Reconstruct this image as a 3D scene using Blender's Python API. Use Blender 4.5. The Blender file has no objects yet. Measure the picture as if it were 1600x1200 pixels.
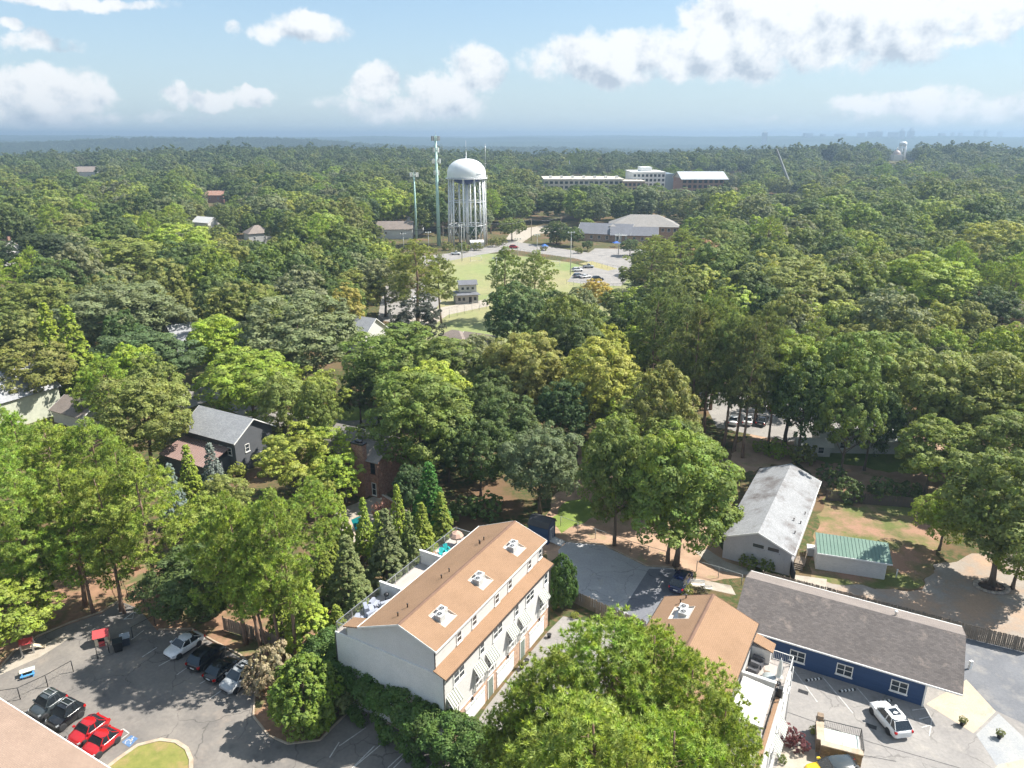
import bpy, math, random
import numpy as np
from mathutils import Matrix, Vector
R_ = math.radians
rnd = random.Random(7)
HAZE = 2.8e-4                                  # extinction of the air per metre
# ------------------------------------------------------------------ camera, sky, sun, exposure
SC = bpy.context.scene
FPX, CAMH = 1130.0, 50.0                      # focal length in px of the 1600 px frame; height in m
PITCH = math.atan(387 / FPX)
S_, C_ = math.sin(PITCH), math.cos(PITCH)
cam_d = bpy.data.cameras.new('camera')
cam_d.sensor_width = 36
cam_d.lens = 36 * FPX / 1600
cam_d.clip_start = 0.5
cam_d.clip_end = 80000
cam = bpy.data.objects.new('camera', cam_d)
SC.collection.objects.link(cam)
cam.location = (0, 0, CAMH)
cam.rotation_euler = (math.pi / 2 - PITCH, 0, 0)
SC.camera = cam
SUN_DIR = Vector((0.965, 0.26, 0)).normalized() * math.cos(R_(49)) + Vector((0, 0, math.sin(R_(49))))
sl = bpy.data.lights.new('sun', 'SUN')
sl.energy = 4.1
sl.angle = R_(0.55)
sl.color = (1.0, 0.955, 0.87)
sun = bpy.data.objects.new('sun', sl)
SC.collection.objects.link(sun)
sun.rotation_euler = SUN_DIR.to_track_quat('Z', 'Y').to_euler()
SC.view_settings.view_transform = 'Standard'
SC.view_settings.look = 'None'
SC.view_settings.exposure = 1.37
SC.view_settings.gamma = 1
SC.view_settings.use_curve_mapping = False
SC.cycles.max_bounces = 5
SC.cycles.diffuse_bounces = 3
SC.cycles.glossy_bounces = 2
SC.cycles.transmission_bounces = 2
SC.cycles.transparent_max_bounces = 4
SC.cycles.volume_bounces = 0
SC.cycles.use_denoising = True
SC.cycles.use_light_tree = False
SC.cycles.use_adaptive_sampling = True
SC.cycles.adaptive_threshold = 0.02
SC.cycles.caustics_reflective = False
SC.cycles.caustics_refractive = False


def nodes_of(mat_or_world):
    nt = mat_or_world.node_tree
    nt.nodes.clear()
    return nt


class NB:
    """tiny node-graph helper"""
    def __init__(self, nt):
        self.nt = nt

    def n(self, typ, **kw):
        x = self.nt.nodes.new(typ)
        ins = kw.pop('ins', {})
        for k, v in kw.items():
            setattr(x, k, v)
        for k, v in ins.items():
            if isinstance(v, bpy.types.NodeSocket):
                self.nt.links.new(v, x.inputs[k])
            else:
                x.inputs[k].default_value = v
        return x

    def m(self, op, a, b=0.0, c=0.0, clamp=False):
        x = self.nt.nodes.new('ShaderNodeMath')
        x.operation = op
        x.use_clamp = clamp
        for i, v in enumerate((a, b, c)):
            if isinstance(v, bpy.types.NodeSocket):
                self.nt.links.new(v, x.inputs[i])
            else:
                x.inputs[i].default_value = v
        return x.outputs[0]

    def mix(self, f, a, b, blend='MIX'):
        x = self.nt.nodes.new('ShaderNodeMix')
        x.data_type = 'RGBA'
        x.blend_type = blend
        for i, v in ((0, f), (6, a), (7, b)):
            if isinstance(v, bpy.types.NodeSocket):
                self.nt.links.new(v, x.inputs[i])
            else:
                x.inputs[i].default_value = v if i == 0 else (tuple(v) + (1,))[:4]
        return x.outputs[2]

    def ramp(self, f, stops):
        x = self.nt.nodes.new('ShaderNodeValToRGB')
        el = x.color_ramp.elements
        while len(el) < len(stops):
            el.new(0.5)
        for e, (p, c) in zip(el, stops):
            e.position = p
            e.color = (tuple(c) + (1,))[:4] if hasattr(c, '__len__') else (c, c, c, 1)
        self.nt.links.new(f, x.inputs[0])
        return x.outputs[0]

    def link(self, a, b):
        self.nt.links.new(a, b)


# world: Nishita sky plus cumulus fields laid out by direction
W = bpy.data.worlds.new('World')
SC.world = W
W.use_nodes = True
nt = nodes_of(W)
B = NB(nt)
sky = B.n('ShaderNodeTexSky')
sky.sky_type = 'NISHITA'
sky.sun_disc = False
sky.sun_elevation = R_(49)
sky.sun_rotation = math.atan2(SUN_DIR.x, SUN_DIR.y)
sky.altitude = 300
sky.air_density = 1.0
sky.dust_density = 0.6
sky.ozone_density = 1.6
tc = B.n('ShaderNodeTexCoord')
sep = B.n('ShaderNodeSeparateXYZ', ins={0: tc.outputs['Generated']})
az = B.m('ARCTAN2', sep.outputs[0], sep.outputs[1])
el = B.m('ARCSINE', sep.outputs[2])
uv = B.n('ShaderNodeCombineXYZ', ins={0: az, 1: B.m('MULTIPLY', el, 1.0), 2: 0.0})
wob = B.n('ShaderNodeTexNoise', ins={'Vector': uv.outputs[0], 'Scale': 16.0, 'Detail': 6.0, 'Roughness': 0.6})
wsep = B.n('ShaderNodeSeparateColor', ins={0: wob.outputs['Color']})


def clouds(du, dv):
    """cloud density at (az+du, el+dv)"""
    a = B.m('ADD', B.m('ADD', az, du), B.m('MULTIPLY', B.m('SUBTRACT', wsep.outputs[0], 0.5), 0.07))
    e = B.m('ADD', B.m('ADD', el, dv), B.m('MULTIPLY', B.m('SUBTRACT', wsep.outputs[1], 0.5), 0.05))
    tot = None
    for (px, py, rx, ry, s) in CL:
        x, v = (px - 800) / FPX, (py - 600) / FPX
        fw, up = C_ - v * S_, -(S_ + v * C_)
        a0 = math.atan2(x, fw)
        e0 = math.atan2(up, math.hypot(x, fw))
        ra, re = rx / FPX * .98, ry / FPX * .98
        p = B.m('MULTIPLY', B.m('SUBTRACT', a, a0), 1 / ra)
        q = B.m('MULTIPLY', B.m('SUBTRACT', e, e0), 1 / re)
        r2 = B.m('ADD', B.m('MULTIPLY', p, p), B.m('MULTIPLY', q, q))
        g = B.m('MULTIPLY', B.m('SUBTRACT', 1.0, B.m('MULTIPLY', r2, 0.5), clamp=True), s)
        tot = g if tot is None else B.m('MAXIMUM', tot, g)
    return tot


CL = [(470, 42, 62, 20, 1), (366, 38, 16, 12, .7), (58, 66, 42, 14, .9), (70, 145, 75, 28, 1.05), (60, 185, 110, 18, .7), (20, 140, 50, 26, 1.0), (110, 155, 45, 18, .9),
      (282, 158, 32, 15, .9), (330, 158, 30, 13, .9), (392, 150, 32, 14, .95), (270, 182, 60, 8, .5),
      (586, 130, 34, 24, 1), (742, 108, 44, 34, 1.15), (690, 140, 70, 20, .9), (640, 166, 130, 22, .75),
      (950, 92, 110, 36, 1.15), (1075, 95, 60, 30, 1.05), (1150, 80, 80, 44, 1.15), (1140, 24, 60, 34, 1.15), (1240, 40, 110, 50, 1.2), (1350, 40, 110, 46, 1.15),
      (1460, 22, 110, 34, 1.1), (1560, 10, 80, 30, 1.0), (1500, 62, 40, 10, .75), (1420, 162, 95, 20, .95), (1545, 172, 110, 22, .7), (1330, 185, 60, 10, .5), (1210, 190, 100, 8, .4),
      (90, 2, 120, 9, .85), (8, 40, 20, 8, .8), (960, 172, 60, 6, .4), (250, 8, 60, 6, .4)]
gen = B.n('ShaderNodeTexNoise', ins={'Vector': uv.outputs[0], 'Scale': 5.0, 'Detail': 4.0})
out_side = B.m('MULTIPLY', B.m('SUBTRACT', B.m('ABSOLUTE', az), 0.72), 6.0, clamp=True)
out_top = B.m('MULTIPLY', B.m('SUBTRACT', el, 0.22), 8.0, clamp=True)
outside = B.m('MAXIMUM', out_side, out_top)
elpos = B.m('MULTIPLY', B.m('SUBTRACT', el, 0.03), 20.0, clamp=True)
d0 = clouds(0, 0)
d0 = B.m('ADD', d0, B.m('MULTIPLY', B.m('MULTIPLY', outside, elpos), B.m('MULTIPLY', B.m('SUBTRACT', gen.outputs[0], 0.44, clamp=True), 5.0)))
fine = B.n('ShaderNodeTexNoise', ins={'Vector': uv.outputs[0], 'Scale': 42.0, 'Detail': 8.0, 'Roughness': 0.62})
mid = B.n('ShaderNodeTexNoise', ins={'Vector': uv.outputs[0], 'Scale': 17.0, 'Detail': 3.0, 'Roughness': 0.5})
uv2 = B.n('ShaderNodeCombineXYZ', ins={0: B.m('ADD', az, 0.012), 1: B.m('ADD', el, 0.014), 2: 0.0})
mid2 = B.n('ShaderNodeTexNoise', ins={'Vector': uv2.outputs[0], 'Scale': 17.0, 'Detail': 6.0, 'Roughness': 0.6})
mid1 = B.n('ShaderNodeTexNoise', ins={'Vector': uv.outputs[0], 'Scale': 17.0, 'Detail': 6.0, 'Roughness': 0.6})
den = B.m('ADD', d0, B.m('MULTIPLY', B.m('SUBTRACT', fine.outputs[0], 0.5), 1.1))
den = B.m('ADD', den, B.m('MULTIPLY', B.m('SUBTRACT', mid.outputs[0], 0.5), 0.9))
mask = B.m('MULTIPLY', B.m('SUBTRACT', den, 0.26), 2.1, clamp=True)
mask = B.m('MULTIPLY', B.m('MULTIPLY', mask, mask), B.m('SUBTRACT', 3.0, B.m('MULTIPLY', mask, 2.0)))
mask = B.m('MULTIPLY', mask, B.m('MULTIPLY', B.m('ADD', d0, 0.12), 1.5, clamp=True))
# relief: the side turned to the sun is brighter, thick bellies go grey
rel = B.m('MULTIPLY', B.m('SUBTRACT', mid1.outputs[0], mid2.outputs[0]), 3.2)
bel = B.m('SUBTRACT', clouds(0, 0.022), clouds(0, -0.014))
lit = B.m('ADD', B.m('SUBTRACT', 0.80, B.m('MULTIPLY', bel, 0.36)), rel)
ccol = B.ramp(lit, [(0.12, (0.50, 0.57, 0.66)), (0.5, (0.74, 0.79, 0.85)), (0.95, (0.97, 0.98, 0.99))])
skyc = B.mix(1.0, sky.outputs[0], (1.0, 1.0, 1.0), 'MULTIPLY')
hz = B.m('POWER', B.m('SUBTRACT', 1.0, B.m('MULTIPLY', B.m('ABSOLUTE', el), 4.2), clamp=True), 1.6)
# thin summer haze band near the horizon
skyc = B.mix(B.m('MULTIPLY', hz, 0.8), skyc, (4.9, 5.15, 4.85))
skyc = B.mix(0.5, skyc, (1.6, 2.65, 3.6))
cc = B.n('ShaderNodeVectorMath', operation='SCALE', ins={0: ccol, 'Scale': 5.5})
tot = B.mix(B.m('MULTIPLY', mask, 0.93), skyc, cc.outputs[0])
bg = B.n('ShaderNodeBackground', ins={'Color': tot, 'Strength': 0.078})
wo = B.n('ShaderNodeOutputWorld')
B.link(bg.outputs[0], wo.inputs[0])


# ------------------------------------------------------------------ measuring: photo pixel -> point of the place
def P(px, py, z=0.0):
    v = (py - 600) / FPX
    t = (CAMH - z) / (S_ + v * C_)
    return Vector(((px - 800) / FPX * t, (C_ - v * S_) * t, z))


def Q(x, y, z):
    h = CAMH - z
    dep = y * C_ + h * S_
    return 800 + FPX * x / dep, 600 + FPX * (h * C_ - y * S_) / dep, dep


def at_dist(px, py, D):
    """point at forward distance D on the ray of a pixel"""
    v = (py - 600) / FPX
    k = D / (C_ - v * S_)
    return Vector(((px - 800) / FPX * k, D, CAMH - (S_ + v * C_) * k))


def smooth(a, b, x):
    t = np.clip((x - a) / (b - a), 0, 1)
    return t * t * (3 - 2 * t)


def terrain(x, y):
    x = np.asarray(x, float)
    y = np.asarray(y, float)
    r = np.hypot(x, y)
    g = lambda cx, cy, sx, sy, a: a * np.exp(-((x - cx) / sx) ** 2 - ((y - cy) / sy) ** 2)
    h = g(520, 980, 330, 190, 11) + g(-520, 1050, 420, 260, 13) + g(-60, 1500, 420, 350, 7) + g(-1200, 2950, 850, 380, 50) + g(2300, 5200, 1600, 500, 18) + g(-3300, 6000, 2400, 600, 22) + g(300, 1250, 700, 120, 5) + g(520, 980, 260, 150, 5) + g(700, 620, 160, 150, 4)
    h = h + smooth(2600, 8000, r) * 19
    w = smooth(640, 1300, r)
    h = h + w * (9.0 * np.sin(x / 330 + 1.3) * np.cos(y / 150 + .4) + 3 * np.sin(x / 120 + y / 110))
    h = h - 27 * smooth(1150, 1650, r) * (1 - smooth(3700, 5800, r))      # the valley beyond the first wooded ridge
    w2 = smooth(2500, 7000, r)
    h = h + w2 * (9 * np.sin(x / 900 + .7) * np.cos(y / 1100) + 5 * np.sin(x / 430 + y / 700 + 2) + 4 * np.sin(x / 1900 + 1))
    h = h + smooth(9500, 13000, r) * (9 + 7 * np.sin(x / 1500 + 2.2) + 4 * np.sin(x / 520))
    return h


# ------------------------------------------------------------------ materials
MATS = {}


def mat(name, col, rough=0.7, col2=None, scale=1.5, detail=5, bump=0.0, bscale=None, metal=0.0, thr=(0.35, 0.65), stretch=None, spec=0.3, third=None, cracks=None):
    """colour that wanders between col and col2 in object space, with fine relief"""
    if name in MATS:
        return MATS[name]
    m = bpy.data.materials.new(name)
    m.use_nodes = True
    b = NB(nodes_of(m))
    pr = b.n('ShaderNodeBsdfPrincipled')
    pr.inputs['Roughness'].default_value = rough
    pr.inputs['Metallic'].default_value = metal
    pr.inputs['Specular IOR Level'].default_value = spec
    tc = b.n('ShaderNodeTexCoord')
    vec = tc.outputs['Object']
    if stretch:
        vec = b.n('ShaderNodeMapping', ins={0: vec, 'Scale': stretch}).outputs[0]
    c2 = col2 or tuple(c * 0.85 for c in col)
    nz = b.n('ShaderNodeTexNoise', ins={'Vector': vec, 'Scale': scale, 'Detail': float(detail), 'Roughness': 0.6})
    f = b.ramp(nz.outputs[0], [(thr[0], 0), (thr[1], 1)])
    c = b.mix(f, col, c2)
    if third:
        n3 = b.n('ShaderNodeTexNoise', ins={'Vector': vec, 'Scale': third[1], 'Detail': 6.0, 'Roughness': 0.65})
        c = b.mix(b.ramp(n3.outputs[0], [(third[2], 0), (third[3], 1)]), c, third[0])
    nf = b.n('ShaderNodeTexNoise', ins={'Vector': vec, 'Scale': scale * 14, 'Detail': 3.0})
    c = b.mix(0.35, c, b.ramp(nf.outputs[0], [(0.3, 0.55), (0.7, 1.0)]), 'MULTIPLY')
    if cracks:                                                # sealed cracks, patches and old drips in paving
        wv = b.n('ShaderNodeTexNoise', ins={'Vector': vec, 'Scale': .7, 'Detail': 5.0})
        off = b.n('ShaderNodeVectorMath', operation='SCALE', ins={0: wv.outputs['Color'], 'Scale': 1.6})
        vv = b.n('ShaderNodeVectorMath', operation='ADD', ins={0: vec, 1: off.outputs[0]})
        vo = b.n('ShaderNodeTexVoronoi', feature='DISTANCE_TO_EDGE', ins={'Vector': vv.outputs[0], 'Scale': cracks})
        gate = b.ramp(b.n('ShaderNodeTexNoise', ins={'Vector': vec, 'Scale': .16, 'Detail': 2.0}).outputs[0], [(.44, 0), (.52, 1)])
        ln = b.m('MULTIPLY', b.ramp(vo.outputs[0], [(.004, 1), (.014, 0)]), gate)
        c = b.mix(b.m('MULTIPLY', ln, .6), c, tuple(x * .38 for x in col))
        vp = b.n('ShaderNodeTexVoronoi', ins={'Vector': vec, 'Scale': .55})
        sp_ = b.m('MULTIPLY', b.ramp(vp.outputs['Distance'], [(.05, 1), (.22, 0)]), b.ramp(b.n('ShaderNodeSeparateColor', ins={0: vp.outputs['Color']}).outputs[0], [(.62, 0), (.66, 1)]))
        c = b.mix(b.m('MULTIPLY', sp_, .45), c, tuple(x * .45 for x in col))
    b.link(c, pr.inputs['Base Color'])
    if bump:
        nb_ = b.n('ShaderNodeTexNoise', ins={'Vector': vec, 'Scale': bscale or scale * 8, 'Detail': 4.0})
        bp = b.n('ShaderNodeBump', ins={'Height': nb_.outputs[0], 'Strength': bump, 'Distance': 0.05})
        b.link(bp.outputs[0], pr.inputs['Normal'])
    o = b.n('ShaderNodeOutputMaterial')
    b.link(pr.outputs[0], o.inputs[0])
    MATS[name] = m
    return m


def plain(name, col, rough=0.5, metal=0.0, spec=0.5, coat=0.0):
    if name in MATS:
        return MATS[name]
    m = bpy.data.materials.new(name)
    m.use_nodes = True
    b = NB(nodes_of(m))
    pr = b.n('ShaderNodeBsdfPrincipled')
    tc = b.n('ShaderNodeTexCoord')
    nz = b.n('ShaderNodeTexNoise', ins={'Vector': tc.outputs['Object'], 'Scale': 6.0, 'Detail': 4.0})
    c = b.mix(b.ramp(nz.outputs[0], [(0.35, 0), (0.7, 1)]), col, tuple(x * 0.88 for x in col))
    b.link(c, pr.inputs['Base Color'])
    pr.inputs['Roughness'].default_value = rough
    pr.inputs['Metallic'].default_value = metal
    pr.inputs['Specular IOR Level'].default_value = spec
    pr.inputs['Coat Weight'].default_value = coat
    o = b.n('ShaderNodeOutputMaterial')
    b.link(pr.outputs[0], o.inputs[0])
    MATS[name] = m
    return m


def shingle(name, c1, c2, row=0.14, stain=None):
    """roofing courses: thin rows with broken joints, local X along the eave"""
    if name in MATS:
        return MATS[name]
    m = bpy.data.materials.new(name)
    m.use_nodes = True
    b = NB(nodes_of(m))
    pr = b.n('ShaderNodeBsdfPrincipled')
    pr.inputs['Roughness'].default_value = 0.9
    pr.inputs['Specular IOR Level'].default_value = 0.15
    tc = b.n('ShaderNodeTexCoord')
    br = b.n('ShaderNodeTexBrick', ins={'Vector': tc.outputs['Object'], 'Scale': 1.0, 'Mortar Size': 0.006, 'Brick Width': 0.34, 'Row Height': row,
                                        'Color1': tuple(c1) + (1,), 'Color2': tuple(c2) + (1,), 'Mortar': tuple(x * .55 for x in c1) + (1,)})
    nz = b.n('ShaderNodeTexNoise', ins={'Vector': tc.outputs['Object'], 'Scale': 0.45, 'Detail': 6.0, 'Roughness': 0.65})
    c = b.mix(0.6, br.outputs[0], b.ramp(nz.outputs[0], [(0.3, 0.72), (0.7, 1.05)]), 'MULTIPLY')
    if stain:
        n2 = b.n('ShaderNodeTexNoise', ins={'Vector': tc.outputs['Object'], 'Scale': stain[1], 'Detail': 7.0, 'Roughness': 0.7})
        c = b.mix(b.ramp(n2.outputs[0], [(stain[2], 0), (stain[3], 1)]), c, stain[0])
    nf = b.n('ShaderNodeTexNoise', ins={'Vector': tc.outputs['Object'], 'Scale': 9.0, 'Detail': 3.0})
    c = b.mix(0.5, c, b.ramp(nf.outputs[0], [(0.3, 0.8), (0.7, 1.0)]), 'MULTIPLY')
    b.link(c, pr.inputs['Base Color'])
    o = b.n('ShaderNodeOutputMaterial')
    b.link(pr.outputs[0], o.inputs[0])
    MATS[name] = m
    return m


def brickmat(name, c1, c2, mort, axis='XZ', bw=0.22, bh=0.075):
    if name in MATS:
        return MATS[name]
    m = bpy.data.materials.new(name)
    m.use_nodes = True
    b = NB(nodes_of(m))
    pr = b.n('ShaderNodeBsdfPrincipled')
    pr.inputs['Roughness'].default_value = 0.9
    tc = b.n('ShaderNodeTexCoord')
    sp = b.n('ShaderNodeSeparateXYZ', ins={0: tc.outputs['Object']})
    cx = b.n('ShaderNodeCombineXYZ', ins={0: b.m('ADD', sp.outputs[0], sp.outputs[1]), 1: sp.outputs[2]})
    br = b.n('ShaderNodeTexBrick', ins={'Vector': cx.outputs[0], 'Scale': 1.0, 'Mortar Size': 0.008, 'Brick Width': bw, 'Row Height': bh,
                                        'Color1': tuple(c1) + (1,), 'Color2': tuple(c2) + (1,), 'Mortar': tuple(mort) + (1,)})
    nz = b.n('ShaderNodeTexNoise', ins={'Vector': tc.outputs['Object'], 'Scale': 2.5, 'Detail': 6.0})
    c = b.mix(0.7, br.outputs[0], b.ramp(nz.outputs[0], [(0.3, 0.5), (0.7, 1.2)]), 'MULTIPLY')
    b.link(c, pr.inputs['Base Color'])
    o = b.n('ShaderNodeOutputMaterial')
    b.link(pr.outputs[0], o.inputs[0])
    MATS[name] = m
    return m


def foliage_mat():
    m = bpy.data.materials.new('foliage')
    m.use_nodes = True
    b = NB(nodes_of(m))
    tint = b.n('ShaderNodeAttribute', attribute_type='INSTANCER', attribute_name='tint')
    var = b.n('ShaderNodeAttribute', attribute_type='GEOMETRY', attribute_name='var')
    vs = b.n('ShaderNodeSeparateXYZ', ins={0: var.outputs['Vector']})
    k = b.m('ADD', 0.58, b.m('MULTIPLY', vs.outputs[0], 0.84))
    col = b.n('ShaderNodeVectorMath', operation='SCALE', ins={0: tint.outputs['Vector'], 'Scale': k}).outputs[0]
    # clump-wise drift of hue between olive and blue-green, as leaves of one tree differ
    hue = b.n('ShaderNodeHueSaturation', ins={'Hue': b.m('ADD', 0.476, b.m('MULTIPLY', vs.outputs[1], 0.042)), 'Saturation': b.m('ADD', 0.88, b.m('MULTIPLY', vs.outputs[2], 0.24)), 'Value': 1.0, 'Color': col})
    d = b.n('ShaderNodeBsdfPrincipled', ins={'Base Color': hue.outputs[0], 'Roughness': 0.62})
    d.inputs['Specular IOR Level'].default_value = 0.22
    tr = b.n('ShaderNodeBsdfTranslucent', ins={'Color': b.mix(1.0, hue.outputs[0], (1.35, 1.3, 0.65), 'MULTIPLY')})
    mx = b.n('ShaderNodeMixShader', ins={0: 0.3, 1: d.outputs[0], 2: tr.outputs[0]})
    o = b.n('ShaderNodeOutputMaterial')
    b.link(mx.outputs[0], o.inputs[0])
    return m


FOL = foliage_mat()
BARK = mat('bark', (0.20, 0.155, 0.12), 0.9, (0.10, 0.075, 0.055), 3, stretch=(1, 1, .25), bump=.4)
PBARK = mat('pine_bark', (0.34, 0.235, 0.175), 0.9, (0.19, 0.12, 0.085), 4, stretch=(1, 1, .3), bump=.4)
M_SIDING = mat('painted_siding', (0.64, 0.625, 0.60), 0.6, (0.60, 0.585, 0.565), .6, stretch=(.3, .3, 1))
M_WHITE = mat('white_trim', (0.84, 0.83, 0.80), 0.5, (0.76, 0.75, 0.72), 2)
M_TAN = shingle('tan_shingle', (0.325, 0.205, 0.128), (0.306, 0.192, 0.119), stain=((0.27, 0.172, 0.112), .9, .5, .8))
M_TANCAP = mat('ridge_cap', (0.20, 0.12, 0.085), .9)
M_PAD = mat('roof_membrane', (0.66, 0.55, 0.46), .8, (0.56, 0.47, 0.40), 1.5)
M_BRICK = brickmat('townhouse_brick', (0.42, 0.21, 0.12), (0.50, 0.33, 0.22), (0.52, 0.46, 0.40))
M_REDBRICK = brickmat('red_brick', (0.30, 0.12, 0.08), (0.38, 0.17, 0.11), (0.42, 0.36, 0.30))
M_GLASS = plain('window_glass', (0.035, 0.045, 0.055), 0.08, spec=0.8)
M_BLACK = plain('black_metal', (0.02, 0.02, 0.022), 0.45)
M_DARK = plain('dark_rubber', (0.025, 0.025, 0.027), 0.8)
M_GREYM = plain('grey_metal', (0.45, 0.46, 0.47), 0.4, metal=.6)
M_CONC = mat('concrete', (0.44, 0.395, 0.33), .85, (0.36, 0.31, 0.255), .8, bump=.1, third=((0.30, 0.25, 0.20), .5, .55, .75))
M_KERB = mat('kerb_concrete', (0.50, 0.42, 0.33), .85, (0.38, 0.29, 0.21), 1.2, bump=.1)
M_WOOD = mat('weathered_wood', (0.29, 0.235, 0.18), .85, (0.19, 0.15, 0.115), 2.5, stretch=(2, 2, .4))
M_LINE = mat('road_paint', (0.66, 0.64, 0.60), .7, (0.40, 0.38, 0.36), 3)


# ------------------------------------------------------------------ mesh helpers
COL = SC.collection


def tag(o, label=None, cat=None, group=None, kind=None):
    if label:
        o['label'] = label
    if cat:
        o['category'] = cat
    if group:
        o['group'] = group
    if kind:
        o['kind'] = kind
    return o


def empty(name, loc=(0, 0, 0), rz=0.0, label=None, cat=None, group=None):
    o = bpy.data.objects.new(name, None)
    COL.objects.link(o)
    o.location = loc
    o.rotation_euler = (0, 0, rz)
    o.empty_display_size = .3
    return tag(o, label, cat, group)


def link_mesh(name, me, parent=None, loc=None, rot=None, scale=None):
    o = bpy.data.objects.new(name, me)
    COL.objects.link(o)
    if parent:
        o.parent = parent
    if loc is not None:
        o.location = loc
    if rot is not None:
        o.rotation_euler = rot
    if scale is not None:
        o.scale = scale
    return o


class MB:
    def __init__(self):
        self.v, self.f, self.s = [], [], []

    def add(self, vs, fs, smooth=False):
        b = len(self.v)
        self.v += [tuple(p) for p in vs]
        self.f += [tuple(b + i for i in f) for f in fs]
        self.s += [smooth] * len(fs)
        return self

    def box(self, x0, x1, y0, y1, z0, z1, M=None):
        vs = [Vector((x, y, z)) for x in (x0, x1) for y in (y0, y1) for z in (z0, z1)]
        if M is not None:
            vs = [M @ p for p in vs]
        return self.add(vs, [(0, 1, 3, 2), (4, 6, 7, 5), (0, 4, 5, 1), (2, 3, 7, 6), (0, 2, 6, 4), (1, 5, 7, 3)])

    def cbox(self, c, d, M=None):
        return self.box(c[0] - d[0] / 2, c[0] + d[0] / 2, c[1] - d[1] / 2, c[1] + d[1] / 2, c[2] - d[2] / 2, c[2] + d[2] / 2, M)

    def hexa(self, low, high):
        n = len(low)
        return self.add(list(low) + list(high), [tuple(reversed(range(n))), tuple(range(n, 2 * n))] + [(i, (i + 1) % n, n + (i + 1) % n, n + i) for i in range(n)])

    def slab(self, pts, t=0.12, up=(0, 0, 1)):
        """a flat panel with thickness below its face"""
        pts = [Vector(p) for p in pts]
        n = (pts[1] - pts[0]).cross(pts[2] - pts[0]).normalized()
        if n.dot(Vector(up)) < 0:
            pts.reverse()
            n = -n
        return self.hexa([p - n * t for p in pts], pts)

    def tube(self, pts, rs, n=8, cap=True, smooth=True):
        pts = [Vector(p) for p in pts]
        if not hasattr(rs, '__len__'):
            rs = [rs] * len(pts)
        b = len(self.v)
        for i, p in enumerate(pts):
            d = (pts[min(i + 1, len(pts) - 1)] - pts[max(i - 1, 0)]).normalized()
            a = d.orthogonal().normalized() if abs(d.z) < .99 else Vector((1, 0, 0))
            c = d.cross(a).normalized()
            a = c.cross(d)
            for k in range(n):
                t = 2 * math.pi * k / n
                self.v.append(tuple(p + (a * math.cos(t) + c * math.sin(t)) * rs[i]))
        for i in range(len(pts) - 1):
            for k in range(n):
                self.f.append((b + i * n + k, b + i * n + (k + 1) % n, b + (i + 1) * n + (k + 1) % n, b + (i + 1) * n + k))
                self.s.append(smooth)
        if cap:
            self.f.append(tuple(b + k for k in reversed(range(n))))
            self.f.append(tuple(b + (len(pts) - 1) * n + k for k in range(n)))
            self.s += [False, False]
        return self

    def lathe(self, prof, n=24, c=(0, 0, 0), smooth=True):
        b = len(self.v)
        for r, z in prof:
            for k in range(n):
                t = 2 * math.pi * k / n
                self.v.append((c[0] + r * math.cos(t), c[1] + r * math.sin(t), c[2] + z))
        for i in range(len(prof) - 1):
            for k in range(n):
                self.f.append((b + i * n + k, b + i * n + (k + 1) % n, b + (i + 1) * n + (k + 1) % n, b + (i + 1) * n + k))
                self.s.append(smooth)
        self.f.append(tuple(b + k for k in reversed(range(n))))
        self.f.append(tuple(b + (len(prof) - 1) * n + k for k in range(n)))
        self.s += [smooth, smooth]
        return self

    def ball(self, c, r, n=10, m=6):
        return self.lathe([(max(.001, math.cos(a)) * r[0], math.sin(a) * r[2]) for a in [-math.pi / 2 + math.pi * i / m for i in range(m + 1)]], n, c)

    def mesh(self, name, material):
        me = bpy.data.meshes.new(name)
        me.from_pydata(self.v, [], self.f)
        me.polygons.foreach_set('use_smooth', self.s)
        me.materials.append(material)
        me.update()
        return me

    def build(self, name, material, parent=None, **kw):
        return link_mesh(name, self.mesh(name, material), parent, **kw)


def obox(name, m, parent, *a):
    return MB().box(*a).build(name, m, parent)


def poly_sheet(name, pts, z, m, px=True, kind='structure', parent=None, up=False, ragged=0.0):
    """flat sheet from ground points (photo pixels when px)"""
    w = [P(a, b) for a, b in pts] if px else [Vector((a, b, 0)) for a, b in pts]
    if ragged:
        out = []
        for i, p in enumerate(w):
            q = w[(i + 1) % len(w)]
            k = max(1, int((q - p).length / 1.2))
            for j in range(k):
                r = p.lerp(q, j / k)
                out.append(r + Vector((rnd.uniform(-1, 1), rnd.uniform(-1, 1), 0)) * ragged)
        w = out
    me = bpy.data.meshes.new(name)
    import bmesh
    bm = bmesh.new()
    vs = [bm.verts.new((p.x, p.y, z)) for p in w]
    f = bm.faces.new(vs)
    if f.normal.z < 0:
        f.normal_flip()
    bmesh.ops.triangulate(bm, faces=[f])
    bm.normal_update()
    for f in bm.faces:
        if f.normal.z < 0:
            f.normal_flip()
    bm.to_mesh(me)
    bm.free()
    me.materials.append(m)
    o = link_mesh(name, me, parent)
    if kind:
        o['kind'] = kind
    return o


def kerb(name, pts, m=M_KERB, w=.16, h=.13, px=True, closed=False, z0=0.0):
    w_ = [P(a, b) for a, b in pts] if px else [Vector(p) for p in pts]
    mb = MB()
    n = len(w_)
    L, R = [], []
    for i in range(n):
        if closed:
            d = w_[(i + 1) % n] - w_[i - 1]
        else:
            d = w_[min(i + 1, n - 1)] - w_[max(i - 1, 0)]
        d.z = 0
        d.normalize()
        q = Vector((-d.y, d.x, 0)) * (w / 2)
        L.append(w_[i] + q)
        R.append(w_[i] - q)
    for i in range(n if closed else n - 1):
        j = (i + 1) % n
        a = [L[i], R[i], R[j], L[j]]
        mb.hexa([(p.x, p.y, z0 - .02) for p in a], [(p.x, p.y, z0 + h) for p in a])
    o = mb.build(name, m)
    o['kind'] = 'structure'
    return o


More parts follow.
